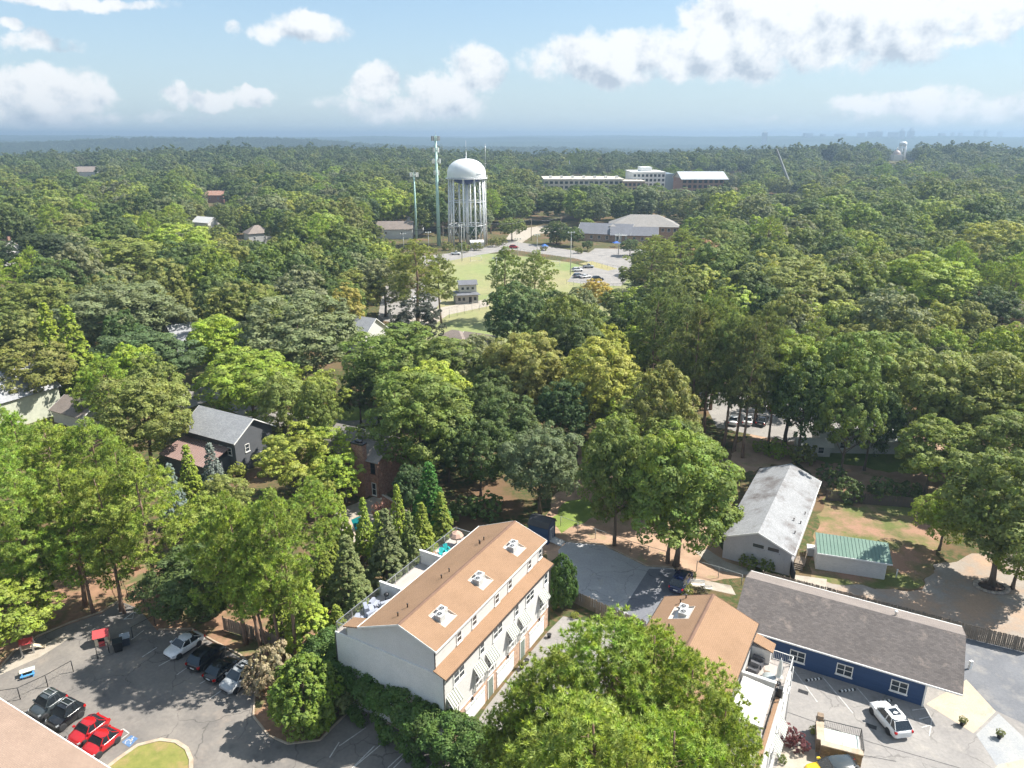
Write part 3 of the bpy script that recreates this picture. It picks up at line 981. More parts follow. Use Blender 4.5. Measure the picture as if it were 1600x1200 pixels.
# --- foreground pines between the two townhouse rows
for i, (px, ty, h, w, lab) in enumerate([(955, 972, 20, 10.6, 'tallest foreground pine between the two townhouse rows, its tip beside the wooden fence'), (1085, 1028, 18.5, 8.5, 'foreground pine overlapping the tan roof of the right townhouse'),
                                     (1020, 975, 19, 8, 'foreground pine right behind the tallest one, against the tan roof'), (875, 1028, 18, 8, 'foreground pine leaning over the drive'),
                                     (920, 1108, 20.5, 11, 'yellow-green foreground pine at the bottom edge of the view'), (1050, 1120, 19.5, 9, 'foreground pine in front of the lower deck of the right townhouse'),
                                     (820, 1120, 14, 7, 'shorter dark pine between the laurel hedge and the drive'), (1110, 1165, 15, 6, 'small foreground pine below the right deck'), (1135, 1095, 17, 6.5, 'foreground pine at the right, before the white deck canopy'), (830, 1060, 16, 7, 'foreground pine at the left, over the lower drive'), (985, 1165, 20, 8, 'lowest foreground pine, its crown cut by the bottom of the view')]):
    p = P(px, ty, h)
    plant('bigpine', p.x, p.y, w, h, (.300, .390, .080) if i != 6 else G_MID, lab, variant=i, **PN)
# --- pines with bare trunks above the black cars
for i, (bx, by, ty, w, t) in enumerate([(385, 1006, 800, 125, 'leftmost'), (408, 1012, 775, 110, 'second from left'), (421, 1021, 840, 95, 'third'), (444, 1032, 790, 120, 'fourth from left'), (463, 1036, 770, 125, 'rightmost')]):
    TB('pine', bx, by, ty, w, G_PINE, 'tall pine with bare leaning trunk behind the parked cars, %s of the five' % t, variant=i, lean=(0, -.03 - .02 * (4 - i)), **PN)
T('pine', 490, 800, 95, G_PINE, 'pine crown above the pool garden of the brick house', k=1.9, frac=.7, **PN)
# --- left pine stand
for i, (px, ty, w, h) in enumerate([(15, 648, 8, 17), (66, 662, 9, 17), (135, 658, 9, 17), (208, 718, 9.5, 18), (145, 738, 8, 17), (85, 732, 8.5, 17), (20, 745, 8, 17), (110, 795, 7, 13), (30, 815, 7.5, 12), (175, 690, 7, 17), (-20, 700, 8, 17), (165, 815, 6, 11.5)]):
    p = P(px, ty, h)
    plant('pine', p.x, p.y, w, h, G_PINE, 'tall bright pine of the stand above the playground, %s' % ['uppermost at the left edge', 'upper left', 'top, left of the orange-flecked oak', 'right front, largest', 'centre right', 'left of centre', 'left edge', 'lower middle', 'lower left at the edge', 'upper right', 'cut by the left edge', 'lowest, above the curved kerb'][i], **PN)
# --- broadleaf trees one can pick out
for a in [
    ('hero', 222, 645, 138, G_OLV, 'large olive oak with a few orange leaves in front of the grey-roofed house', {}),
    ('near', 20, 945, 130, G_BRI, 'bright leafy tree on the left edge beside the curved playground kerb', dict(k=.9)),
    ('hero', 305, 905, 150, G_DARK, 'dark shady tree behind the white sedan', dict(k=.85)),
    ('near', 345, 840, 110, G_YEL, 'yellow-green small tree left of the bare-trunked pines', {}),
    ('airy', 462, 712, 125, G_YEL, 'wispy yellow-green tree in front of the grey house porch', dict(k=1.0)),
    ('airy', 520, 705, 100, G_LIME, 'feathery pale green tree half covering the brick chimney house', dict(k=1.1)),
    ('hero', 388, 592, 135, G_BRI, 'round fresh-green maple beyond the neighbourhood street', dict(k=.95)),
    ('hero', 335, 532, 92, G_LIME, 'round bright maple covering the corner of a grey roof', dict(k=1.15)),
    ('hero', 228, 558, 135, (.120, .170, .070), 'dark blue-green round oak above the cream house garden', dict(k=.85)),
    ('hero', 465, 520, 180, G_GRY, 'wide grey-green oak left of centre with spreading lobes', dict(k=.85)),
    ('hero', 190, 485, 165, G_GRY, 'wide pale grey-green oak on the left side of the wood', dict(k=.75)),
    ('near', 50, 575, 130, G_OLV, 'olive broad tree above the cream house', dict(k=.85)),
    ('near', 45, 480, 120, G_MID, 'big rounded tree near the left edge, above the arborvitae pair', dict(k=.9)),
    ('near', 70, 400, 120, (.06, .085, .04), 'dark grey-green oak in the left middle distance', dict(k=.8)),
    ('near', 200, 405, 130, G_OLV, 'broad olive oak with tiered crown in the left middle distance', dict(k=.75)),
    ('near', 285, 385, 110, G_LIME, 'lime-topped tree in the left middle distance', dict(k=.85)),
    ('airy', 500, 612, 95, G_YEL, 'open yellow-green tree beside the lawn and street', dict(k=1.1)),
    ('hero', 655, 650, 165, G_MID, 'large central oak with billowing mid-green crown above the brick house', dict(k=1.15)),
    ('hero', 625, 560, 150, G_MID, 'broad green tree behind the large central oak, left', dict(k=.95)),
    ('hero', 700, 575, 130, G_MID, 'broad green tree behind the large central oak, right', dict(k=1.0)),
    ('near', 745, 570, 110, G_GRY, 'greyish tree between the central oak and the yellowing tree', dict(k=1.2)),
    ('hero', 820, 575, 130, (.27, .285, .08), 'yellowing tree in the middle of the view, below the sports field', dict(k=1.15)),
    ('hero', 845, 720, 120, (.135, .178, .085), 'dark blue-green tree behind the small navy shed', dict(k=1.25)),
    ('near', 795, 660, 100, G_DARK, 'shaded tree left of the dark blue-green one', dict(k=1.3)),
    ('near', 750, 700, 90, G_DARK, 'dark narrow tree right of the central oak', dict(k=1.5)),
    ('hero', 940, 595, 130, G_YEL, 'bright yellow-green tree right of centre', dict(k=1.25)),
    ('near', 985, 640, 90, G_BRI, 'green tree leaning on the bright yellow-green one', dict(k=1.3)),
    ('near', 925, 520, 100, G_DARK, 'dark tree behind the bright yellow-green one', dict(k=1.0)),
    ('airy', 650, 500, 90, (.07, .075, .055), 'dull grey thinning tree left of the press box', dict(k=1.2)),
    ('near', 600, 440, 90, G_GRY, 'grey-leaved tree left of the sports field pine', dict(k=1.0)),
    ('near', 560, 450, 80, G_OLV, 'olive tree at the left parking area of the sports field', dict(k=1.0)),
    ('near', 805, 490, 100, G_DARK, 'dark tree in front of the sports field', dict(k=1.3)),
    ('near', 860, 490, 80, G_DARK, 'second dark tree in front of the sports field, to the right', dict(k=1.3)),
    ('near', 930, 455, 50, G_GOLD, 'small golden-yellow tree at the near corner of the field parking', dict(k=1.0)),
    ('hero', 1235, 450, 155, (.25, .285, .075), 'huge rounded oak with pale yellow-green crown on the right middle slope', dict(k=.8)),
    ('hero', 1450, 445, 140, G_LIME, 'lime-topped rounded tree on the right middle slope', dict(k=.9)),
    ('near', 1560, 380, 110, G_YEL, 'yellowish tree on the right edge', dict(k=.9)),
    ('near', 1345, 500, 80, G_OLV, 'olive tree above the tall right-hand trees, left of the dark one', {}),
    ('near', 1395, 500, 80, G_OLV, 'olive tree above the tall right-hand trees, right one', {}),
    ('near', 1545, 480, 80, G_DARK, 'dark tree left of the far pale lawn', {}),
    ('hero', 1240, 590, 125, G_BRI, 'tall leafy tree right of the tall pine grove', dict(k=1.5)),
    ('hero', 1330, 590, 130, G_MID, 'tall leafy tree standing above the woodland clearing', dict(k=1.5)),
    ('hero', 1440, 610, 140, G_OLV, 'tall dull-green tree above the lawn strip', dict(k=1.35)),
    ('hero', 1530, 620, 170, G_OLV, 'massive spreading tree on the right edge', dict(k=1.15)),
    ('hero', 1600, 700, 150, G_MID, 'massive green tree cut by the right edge', dict(k=1.1)),
    ('near', 1460, 700, 120, G_MID, 'leafy tree behind the grassy yard, right side', dict(k=1.1)),
    ('near', 1480, 800, 85, G_BRI, 'small bright tree leaning over the grassy yard', dict(k=1.3)),
    ('near', 1600, 850, 110, G_BRI, 'leafy tree at the right edge above the gravel yard', dict(k=1.2)),
    ('near', 1080, 600, 80, G_MID, 'green tree under the tall pine grove', dict(k=1.5)),
    ('near', 700, 690, 70, G_DARK, 'dark tree tucked behind the glossy holly', dict(k=1.6)),
    ('near', 992, 428, 50, G_MID, 'green tree at the right end of the field parking', dict(k=.9)), ('near', 1008, 404, 46, G_DARK, 'dark tree by the street bend right of the field parking', dict(k=.9)), ('near', 1032, 392, 40, G_BRI, 'bright tree by the street bend', dict(k=.9)), ('airy', 528, 742, 80, G_LIME, 'feathery green tree left of the chimney house', dict(k=1.2)), ('airy', 500, 770, 66, G_YEL, 'small feathery tree above the pool garden', dict(k=1.2)), ('near', 880, 640, 80, G_DEEP, 'deep green tree in the shaded gap at the centre', dict(k=1.6)),
    ('near', 290, 480, 70, G_OLV, 'small olive tree left of a grey roof', {}),
    ('near', 640, 760, 60, G_DEEP, 'deep green shade tree behind the conifer row', dict(k=1.6)),
    ('near', 560, 610, 60, G_DARK, 'dark tree left of the central oak', dict(k=1.5)),
]:
    T(*a[:6], **a[6])
# trees known by their trunks
for kind, bx, by, ty, w, tint, lab in [
    ('hero', 960, 852, 655, 115, G_MID, 'leafy tree on the clay bank beyond the rear lot, leftmost of three'),
    ('hero', 1043, 880, 665, 120, G_BRI, 'slim-trunked leafy tree at the kerb of the rear lot, middle one'),
    ('hero', 1056, 884, 690, 185, G_MID, 'spreading tree with a leaning trunk beside the dark parked car'),
    ('hero', 1549, 915, 700, 185, G_MID, 'big tree growing from a stone-ringed bed in the gravel yard'),
    ('near', 1245, 722, 560, 90, G_DARK, 'straight dark-trunked tree behind the grey-roofed building'),
    ('airy', 1312, 748, 560, 110, G_MID, 'pale-trunked tree standing at the back of the grassy yard'),
    ('near', 1350, 735, 600, 80, G_DARK, 'slender tree in the woodland clearing'),
]:
    TB(kind, bx, by, ty, w, tint, lab)
# the tall pine grove right of centre and pines by the field
for i, (bx, by, ty, w) in enumerate([(1060, 670, 470, 95), (1078, 690, 480, 90), (1100, 680, 470, 95), (1130, 700, 490, 90), (1146, 705, 500, 85), (1160, 715, 505, 85), (1020, 640, 455, 95), (1180, 660, 480, 90), (1040, 620, 440, 90), (1110, 640, 455, 90), (1200, 700, 520, 70)]):
    TB('pine', bx, by, ty, w, jit((.20, .245, .085)), 'tall straight pine of the grove right of centre, bare trunk, %s' % ['first of the left front', 'second of the left front', 'third of the left front', 'front by the clearing', 'front right by the clearing', 'nearest the grey building', 'left back', 'right back', 'far left back', 'middle back', 'thin rightmost'][i], **PN)
for bx, by, ty, w, lab in [(652, 512, 378, 105, 'big bright pine standing left of the press box'), (690, 505, 400, 60, 'smaller bright pine tight beside the press box'), (790, 500, 388, 62, 'pine in front of the field, left of a pair'), (838, 505, 394, 66, 'pine in front of the field, right of a pair'), (1262, 640, 500, 85, 'round-topped pine above the tall leafy trees'), (1020, 470, 370, 90, 'bright pine near the field parking'), (1060, 460, 360, 80, 'dark pine right of the school roof')]:
    TB('pine', bx, by, ty, w, (.25, .30, .085), lab, **PN)
# conifers
for cx, cy, w, t, lab, k in [(84, 555, 62, G_LIME, 'tall bright arborvitae left of a twin', 2.2), (118, 560, 72, G_LIME, 'tall bright arborvitae, right of the twin pair', 1.9),
                             (298, 752, 46, G_LIME, 'bright green cypress between two blue spruces', 2.2), (480, 965, 78, G_LIME, 'broad bright arborvitae behind the wooden fence and pine trunks', 1.9),
                             (545, 905, 75, (.19, .225, .085), 'pale olive juniper beside the townhouse decks, lower', 1.7), (605, 870, 75, (.18, .215, .09), 'pale olive juniper beside the townhouse decks, upper', 1.8),
                             (570, 832, 38, G_LIME, 'slim bright cypress beside the pool', 2.6), (622, 812, 38, G_LIME, 'slim bright cypress by the brick garden wall', 2.6), (535, 830, 42, G_LIME, 'slim bright cypress left of the pool', 2.4),
                             (505, 900, 46, G_BRI, 'green cypress between the arborvitae and the juniper', 2.4), (660, 840, 50, G_BRI, 'green cypress below the glossy holly', 2.0), (440, 960, 50, G_BRI, 'cypress behind the bare pine trunks', 2.0), (592, 848, 40, G_LIME, 'lime cypress in the second row behind the decks, left', 2.2), (640, 850, 44, (.19, .24, .08), 'olive cypress in the second row behind the decks, middle', 2.1), (512, 860, 44, G_BRI, 'green cypress at the left end of the conifer row', 2.2), (560, 955, 56, (.19, .23, .085), 'olive juniper close to the near terrace corner', 1.6), (690, 815, 46, G_BRI, 'green cypress beside the far deck railing', 1.8), (528, 985, 50, G_BRI, 'low green cypress beside the terrace corner', 1.5), (650, 880, 46, (.19, .23, .09), 'olive juniper against the middle terrace', 1.7)]:
    T('cone', cx, cy, w * 1.25, t, lab, k=k * .85, frac=.42, name='conifer_tree')
T('cone', 672, 790, 85, (.085, .21, .045), 'glossy deep-green holly with a pyramid crown behind the far deck', k=1.5, frac=.42, name='holly_tree')
T('cone', 272, 780, 56, G_BLUE, 'silvery blue spruce, left of the bright cypress', k=1.9, frac=.42, name='spruce_tree')
T('cone', 334, 745, 58, G_BLUE, 'silvery blue spruce, right of the bright cypress', k=1.7, frac=.42, name='spruce_tree')
T('oval', 879, 908, 46, (.07, .13, .03), 'neat egg-shaped tree at the far corner of the townhouse', k=2.1, frac=.5, name='ornamental_tree')
# island tree and its pale neighbours
T('oval', 476, 1082, 105, (.17, .24, .045), 'bushy yellow-green tree on the parking island', k=1.25, frac=.5, name='ornamental_tree', variant=0)
T('shrub', 425, 1045, 70, (.42, .34, .22), 'straw-coloured half-bare shrub leaning over the silver SUV', k=1.1, frac=.5, cat='shrub', name='flowering_shrub')
T('shrub', 400, 1062, 48, (.38, .31, .20), 'smaller straw-coloured shrub at the bonnet of the silver SUV', k=1.0, frac=.5, cat='shrub', name='flowering_shrub')
T('oval', 525, 1085, 60, (.20, .24, .10), 'pale grey-green bush on the parking island, right side', k=1.1, frac=.5, cat='shrub', name='leafy_shrub', variant=1)
T('shrub', 597, 800, 30, (.5, .28, .22), 'pinkish dry bush between the cypresses', k=1.3, frac=.5, cat='shrub', name='leafy_shrub')
for px, py, w, t, lab in [(898, 962, 12, G_YEL, 'small yellow-green bush below the rear lot fence'), (1232, 1152, 34, (.17, .06, .06), 'low purple-red bush beside the stone planter, left'), (1249, 1162, 30, (.17, .06, .06), 'low purple-red bush beside the stone planter, right'),
                          (1222, 1186, 16, G_MID, 'clipped round bush on the front path'), (1272, 1142, 14, G_BRI, 'spiky green plant at the stone planter corner'), (1080, 900, 16, G_DARK, 'clipped dark bush beside the dark parked car'), (1072, 922, 22, G_OLV, 'brushy olive shrub behind the dark parked car'),
                          (1095, 925, 20, (.12, .11, .07), 'dry brown shrub beside the white bench frame'), (1190, 700, 26, G_BRI, 'bright bush at the edge of the clearing, left'), (1215, 705, 34, G_LIME, 'bright bush at the edge of the clearing, right'), (1255, 712, 40, G_OLV, 'olive scrub in the clearing'),
                          (1330, 770, 46, G_DARK, 'dark scrub at the back of the yard, left'), (1380, 768, 46, G_DARK, 'dark scrub at the back of the yard, middle'), (1425, 772, 40, G_DARK, 'dark scrub at the back of the yard, right'), (1300, 745, 40, G_DARK, 'dark scrub behind the grey-roofed building'),
                          (720, 800, 46, G_DARK, 'dark ground ivy mound behind the far deck'), (760, 795, 50, G_DARK, 'dark ground ivy mound above the tan roof'), (1200, 885, 26, G_MID, 'weedy shrub along the grey gable wall'), (1170, 880, 26, G_MID, 'weedy shrub at the left of the grey gable wall'),
                          (120, 632, 36, G_YEL, 'yellow-green bush in the cream house garden'), (150, 618, 30, G_GOLD, 'orange-yellow bush in the cream house garden'), (370, 738, 30, G_YEL, 'yellow bush below the grey house'), (330, 618, 10, G_DARK, 'tiny dark bush on the lawn')]:
    T('shrub', px, py, w, t, lab, k=.8, frac=.4, cat='shrub', name='leafy_shrub')
for i, (px, py, w) in enumerate([(722, 388, 22), (745, 386, 18), (772, 380, 20), (784, 378, 16), (700, 386, 18), (850, 388, 12), (905, 392, 14), (1010, 397, 12), (870, 372, 30)]):
    T('shrub', px, py, w, G_OLV, 'low clipped shrub %s' % ['at the left front leg of the water tower', 'under the middle of the water tower', 'at the right leg of the water tower', 'right of the water tower by the street', 'left of the water tower hedge', 'beside the blue pop-up canopy', 'left on the mulch bed before the school', 'at the school entrance drive', 'under the round street tree left of the school'][i], k=.7, frac=.4, cat='shrub', name='leafy_shrub', group='shrubs around the tower and street')
for cx, cy, w, t, lab in [(800, 356, 40, G_MID, 'round street tree right of the water tower'), (870, 362, 40, G_DARK, 'round street tree left of the school'), (895, 368, 34, G_DARK, 'street tree in front of the school wing'), (917, 352, 26, G_BRI, 'bright small tree beside the school roof'), (985, 385, 30, G_DARK, 'dark tree before the school entrance'),
                          (735, 365, 30, (.03, .07, .03), 'dark evergreen between the water tower legs'), (918, 383, 18, G_DARK, 'small dark tree on the mulch bed')]:
    T('near', cx, cy, w, t, lab, k=.9, frac=.55)


# laurel hedge along the townhouse gable: one long clipped mass
def hedge(name, pts, w, h, n, leaf, tint, label):
    rg = np.random.default_rng(5)
    pts = [P(*p) for p in pts]
    C, D, R = [], [], []
    for a, b in zip(pts, pts[1:]):
        L = (b - a).length
        d = (b - a) / L
        s = Vector((-d.y, d.x, 0))
        k = int(L / .45)
        for i in range(k):
            for j in range(9):
                t = rg.uniform(0, L)
                ang = math.pi * (j + rg.random()) / 9
                hh = h * (1 + .05 * math.sin(t * 1.3) + .04 * math.sin(t * 2.9 + 1))
                o = a + d * t + s * (math.cos(ang) * w * .42) + Vector((0, 0, hh * .62 + math.sin(ang) * hh * .30))
                if j in (0, 8):
                    o.z = rg.uniform(.3, hh * .6)
                C.append(o); D.append(s * math.cos(ang) + Vector((0, 0, math.sin(ang) + .2))); R.append(rg.uniform(.45, .85))
    C, D, R = np.array(C), unit(np.array(D)), np.array(R)
    idx = rg.integers(0, len(C), n)
    d = unit(unit(rg.normal(size=(n, 3))) + D[idx] * .9)
    pos = C[idx] + d * R[idx][:, None] * rg.uniform(.6, 1.1, (n, 1))
    V, F = leaves(rg, pos, unit(d + rg.normal(size=(n, 3)) * .5 + np.array([0, 0, .3])), leaf)
    base = np.array(pts[0])
    cv = rg.random((len(C), 3))
    me = mesh_np('hedge_leaves', V - base, F, np.clip(cv[idx] * .6 + rg.random((n, 3)) * .4, 0, 1), FOL)
    o = link_mesh(name, me, loc=pts[0])
    o['tint'] = [float(v) for v in tint]
    return tag(o, label, 'hedge')


hedge('laurel_hedge', [(505, 1048), (560, 1092), (640, 1150), (735, 1215), (830, 1275)], 4.3, 4.3, 95000, .25, (.100, .170, .045), 'thick dark green laurel hedge along the grey end wall of the townhouse')

# ------------------------------------------------------------------ the wood that fills the rest
# what the photograph shows in the open: (x0, y0, x1, y1, distance) in photo pixels
CLEAR = [(1062, 266, 1098, 293, 550), (0, 375, 22, 402, 190), (640, 205, 768, 392, 350), (770, 368, 1000, 400, 320), (885, 380, 972, 438, 280), (700, 398, 765, 452, 280), (695, 440, 762, 490, 200), (700, 480, 765, 520, 160),
         (912, 336, 1062, 385, 350), (845, 262, 1142, 286, 590), (1205, 228, 1250, 300, 600), (1393, 218, 1426, 251, 1076), (1290, 225, 1302, 248, 1000),
         (0, 588, 100, 648, 124), (245, 628, 408, 740, 105), (555, 672, 598, 800, 86), (286, 505, 312, 545, 170), (305, 333, 345, 350, 396), (325, 298, 348, 308, 596), (388, 352, 412, 372, 360),
         (0, 375, 20, 402, 300), (548, 500, 580, 528, 176), (120, 260, 148, 272, 905), (1140, 640, 1215, 690, 100), (1560, 478, 1600, 502, 165), (600, 345, 655, 364, 383), (640, 515, 760, 530, 150), (790, 340, 850, 375, 340), (240, 600, 350, 640, 110), (500, 625, 600, 665, 100), (885, 245, 900, 262, 800),
         (530, 780, 660, 860, 82), (225, 940, 260, 990, 70), (1130, 680, 1290, 730, 92), (985, 690, 1010, 730, 90), (1300, 690, 1420, 740, 88), (860, 770, 940, 850, 75)]
NOGO = [[P(*q).xy for q in poly] for poly in [
    [(-300, 1500), (-200, 1000), (188, 930), (330, 985), (480, 990), (640, 880), (700, 830), (790, 770), (880, 780), (960, 800), (1100, 830), (1170, 720), (1300, 720), (1460, 750), (1640, 820), (1900, 900), (2000, 1500)],
    [(540, 570), (640, 460), (690, 400), (560, 412), (560, 400), (700, 388), (790, 365), (830, 350), (890, 350), (925, 385), (980, 400), (980, 446), (950, 470), (890, 525), (800, 595)],
    [(240, 745), (245, 690), (285, 600), (420, 620), (600, 645), (610, 665), (420, 690), (400, 740)],
    [(510, 850), (540, 680), (610, 680), (650, 800), (610, 860)],
    [(-60, 660), (-40, 590), (110, 600), (140, 650)],
    [(1100, 690), (1100, 605), (1260, 595), (1440, 640), (1440, 700)],
    [(690, 392), (695, 372), (775, 372), (775, 392)],
    [(905, 385), (915, 360), (1060, 350), (1075, 385)],
    [(800, 300), (800, 288), (1180, 288), (1180, 300)],
    [(1540, 505), (1560, 480), (1760, 480), (1760, 510)]]] + [[(20, 556), (210, 556), (210, 660), (20, 660)]]


def inside(x, y, poly):
    c = False
    n = len(poly)
    for i in range(n):
        x1, y1 = poly[i]
        x2, y2 = poly[i - 1]
        if (y1 > y) != (y2 > y) and x < (x2 - x1) * (y - y1) / (y2 - y1) + x1:
            c = not c
    return c


def free(x, y, w, h, z):
    for poly in NOGO:
        if inside(x, y, poly):
            return False
    q0, q1 = Q(x, y, z + h), Q(x, y, z)
    rw = w / 2 * FPX / q0[2]
    for x0, y0, x1, y1, D in CLEAR:
        if y < D and q0[0] + rw > x0 and q0[0] - rw < x1 and q0[1] < y1 and q1[1] > y0:
            return False
    return True


KINDS = [(.30, G_MID), (.22, G_DARK), (.14, G_OLV), (.12, G_GRY), (.09, G_BRI), (.05, G_YEL), (.04, G_LIME), (.003, (.36, .33, .09)), (.001, G_RUST)]


def pick_tint():
    t = rnd.random()
    for p, c in KINDS:
        t -= p
        if t < 0:
            return c
    return G_MID


cands = []
y = 62.0
while y < 3300:
    sp = 9.0 if y < 150 else (11.0 if y < 300 else (14.0 if y < 1400 else 15.5))
    half = y * .80 + 60
    x = -half + rnd.uniform(0, sp)
    while x < half:
        cands.append((x + rnd.uniform(-.42, .42) * sp, y + rnd.uniform(-.42, .42) * sp, sp))
        x += sp
    y += sp * .92
fill, dist_pts = [], []
zt = terrain([c[0] for c in cands], [c[1] for c in cands])
PA = np.array(PLACED)
for (x, y, sp), z in zip(cands, zt):
    r = math.hypot(x, y)
    w = sp * rnd.choice((rnd.uniform(.8, 1.1), rnd.uniform(1.0, 1.5)))
    h = w * rnd.uniform(.72, 1.0) + 5.5 + (rnd.random() < .12) * 3
    if y < 420:
        if y < 60:
            continue
        d = np.hypot(PA[:, 0] - x, PA[:, 1] - y) - PA[:, 2]
        if d.min() < w * .22:
            continue
    if y < 1100 and not free(x, y, w, h, z):
        w, h = w * .5, h * .5
        if not free(x, y, w, h, z):
            continue
    q = Q(x, y, z + h * .6)
    vis = -60 < q[0] < 1660 and q[1] < 1260
    pine = (y < 260 and math.sin(x / 23 + 2) * math.cos(y / 31) > .62) or (y >= 260 and rnd.random() < .05)
    rec = (x, y, w, h, float(z), pine, vis)
    (fill if (vis and y < 400) else dist_pts).append(rec)
fill.sort(key=lambda t: t[1])
nb_, np_ = 0, 0
ZONES = [(560, 'wood left of the tower'), (800, 'wood below the sports field'), (1080, 'wood right of the field'), (3000, 'wood on the right side')]
TNAMES = {G_MID: 'mid-green', G_DARK: 'dark', G_OLV: 'olive', G_GRY: 'grey-green', G_BRI: 'bright', G_YEL: 'yellow-green', G_LIME: 'lime', G_GOLD: 'golden', G_RUST: 'rust-tinged'}
ORD = 'first second third fourth fifth sixth seventh eighth ninth tenth eleventh twelfth thirteenth fourteenth fifteenth sixteenth seventeenth eighteenth nineteenth twentieth twenty-first twenty-second twenty-third twenty-fourth twenty-fifth twenty-sixth twenty-seventh twenty-eighth twenty-ninth thirtieth'.split()
SORTED = {}
for x, y, w, h, z, pine, vis in fill:
    q = Q(x, y, z + h * .6)
    if pine and np_ < 90:
        np_ += 1
        zone = next(l for lim, l in ZONES if q[0] < lim)
        o = plant('pine' if y < 170 else 'farpine', x, y, w * .78, h * 1.15, G_PINE, 'x', name='pine_tree', group='pines scattered in the middle wood', z=z)
        SORTED.setdefault(('pine', 'front' if y < 115 else ('middle' if y < 175 else ('back' if y < 270 else 'farthest rows')), zone), []).append((q[0], o))
    elif not pine and nb_ < 225:
        nb_ += 1
        t = pick_tint()
        zone = next(l for lim, l in ZONES if q[0] < lim)
        row = 'front' if y < 115 else ('middle' if y < 175 else ('back' if y < 270 else 'farthest rows'))
        o = plant('near' if y < 150 else 'mid', x, y, w, h, t, 'x', z=z, group='trees of the ' + zone)
        SORTED.setdefault((TNAMES.get(t, 'brownish'), row, zone), []).append((q[0], o))
    else:
        dist_pts.append((x, y, w, h, z, pine, vis))
for (tn, row, zone), lst in SORTED.items():
    lst.sort(key=lambda t: t[0])
    for i, (_, o) in enumerate(lst):
        o['label'] = ('%s %s tree from the left, %s of the %s' % (ORD[i], tn, row, zone)) if i < 30 else '%s tree towards the right, %s of the %s' % (tn, row, zone)
print('placed', len(PLACED), 'individual', nb_, np_, 'instanced', len(dist_pts))


def gn_forest(name, recs, kinds):
    """one object: a cloud of points that carries tree crowns"""
    me = bpy.data.meshes.new(name)
    n = len(recs)
    me.vertices.add(n)
    A = np.array([(r[0], r[1], r[4]) for r in recs], np.float32)
    me.vertices.foreach_set('co', A.ravel())
    sc, idx, tint, rot = [], [], [], []
    flat = []
    for k in kinds:
        for pr in PROTO[k]:
            flat.append((k, pr))
    by = {}
    for i, (k, pr) in enumerate(flat):
        by.setdefault(k, []).append(i)
    for x, y, w, h, z, pine, vis in recs:
        k = ('farpine' if pine and y < 900 else ('mid' if (y < 700 and vis) else 'low'))
        i = rnd.choice(by[k])
        pr = flat[i][1]
        idx.append(i)
        sc.append((w / (2 * pr[2]) * 1.06, w / (2 * pr[2]) * 1.06, h / pr[3]))
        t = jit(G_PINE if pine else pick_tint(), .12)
        d = min(1.0, max(0.0, (y - 280) / 900)) * .85          # distance haze and shade of crown gaps put into the far tint
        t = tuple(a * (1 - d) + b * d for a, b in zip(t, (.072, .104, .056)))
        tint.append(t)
        rot.append((0, 0, rnd.uniform(0, 6.28)))
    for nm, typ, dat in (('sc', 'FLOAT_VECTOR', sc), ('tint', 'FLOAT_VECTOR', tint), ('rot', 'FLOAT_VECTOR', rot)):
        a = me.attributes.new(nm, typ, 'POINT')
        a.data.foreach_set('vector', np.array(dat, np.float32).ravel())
    a = me.attributes.new('idx', 'INT', 'POINT')
    a.data.foreach_set('value', np.array(idx, np.int32))
    o = link_mesh(name, me)
    o['kind'] = 'stuff'
    ng = bpy.data.node_groups.new(name, 'GeometryNodeTree')
    ng.interface.new_socket('Geometry', in_out='INPUT', socket_type='NodeSocketGeometry')
    ng.interface.new_socket('Geometry', in_out='OUTPUT', socket_type='NodeSocketGeometry')
    gi, go = ng.nodes.new('NodeGroupInput'), ng.nodes.new('NodeGroupOutput')
    join = ng.nodes.new('GeometryNodeJoinGeometry')
    srcs = []
    for j, (k, pr) in enumerate(flat):
        s = bpy.data.objects.new('crown_source', pr[0])       # unlinked mesh carrier, read by the node tree only
        oi = ng.nodes.new('GeometryNodeObjectInfo')
        oi.inputs['Object'].default_value = s
        oi.inputs['As Instance'].default_value = True
        srcs.append(oi)
    for oi in reversed(srcs):
        ng.links.new(oi.outputs['Geometry'], join.inputs[0])
    m2p = ng.nodes.new('GeometryNodeMeshToPoints')
    iop = ng.nodes.new('GeometryNodeInstanceOnPoints')

    def na(nm, typ):
        a = ng.nodes.new('GeometryNodeInputNamedAttribute')
        a.data_type = typ
        a.inputs[0].default_value = nm
        return a.outputs[0]
    ng.links.new(gi.outputs[0], m2p.inputs[0])
    ng.links.new(m2p.outputs[0], iop.inputs['Points'])
    ng.links.new(join.outputs[0], iop.inputs['Instance'])
    iop.inputs['Pick Instance'].default_value = True
    ng.links.new(na('idx', 'INT'), iop.inputs['Instance Index'])
    ng.links.new(na('sc', 'FLOAT_VECTOR'), iop.inputs['Scale'])
    ng.links.new(na('rot', 'FLOAT_VECTOR'), iop.inputs['Rotation'])
    ng.links.new(iop.outputs[0], go.inputs[0])
    md = o.modifiers.new('trees', 'NODES')
    md.node_group = ng
    return o


near_w = [r for r in dist_pts if r[1] < 1100]
far_w = [r for r in dist_pts if r[1] >= 1100]
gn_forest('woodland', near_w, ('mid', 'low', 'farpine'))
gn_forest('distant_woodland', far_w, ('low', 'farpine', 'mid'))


# canopy beyond: a lumpy sheet of crowns on the hills out to the horizon
def canopy(x, y):
    h = terrain(x, y)
    rg = np.random.default_rng(3)
    n = rg.random(x.shape)
    lump = np.abs(np.sin(x / 9.1 + 3 * np.sin(y / 37.0))) * np.abs(np.sin(y / 13.3 + 2 * np.sin(x / 29.0)))
    return h + 9 + 5 * lump + 5 * n


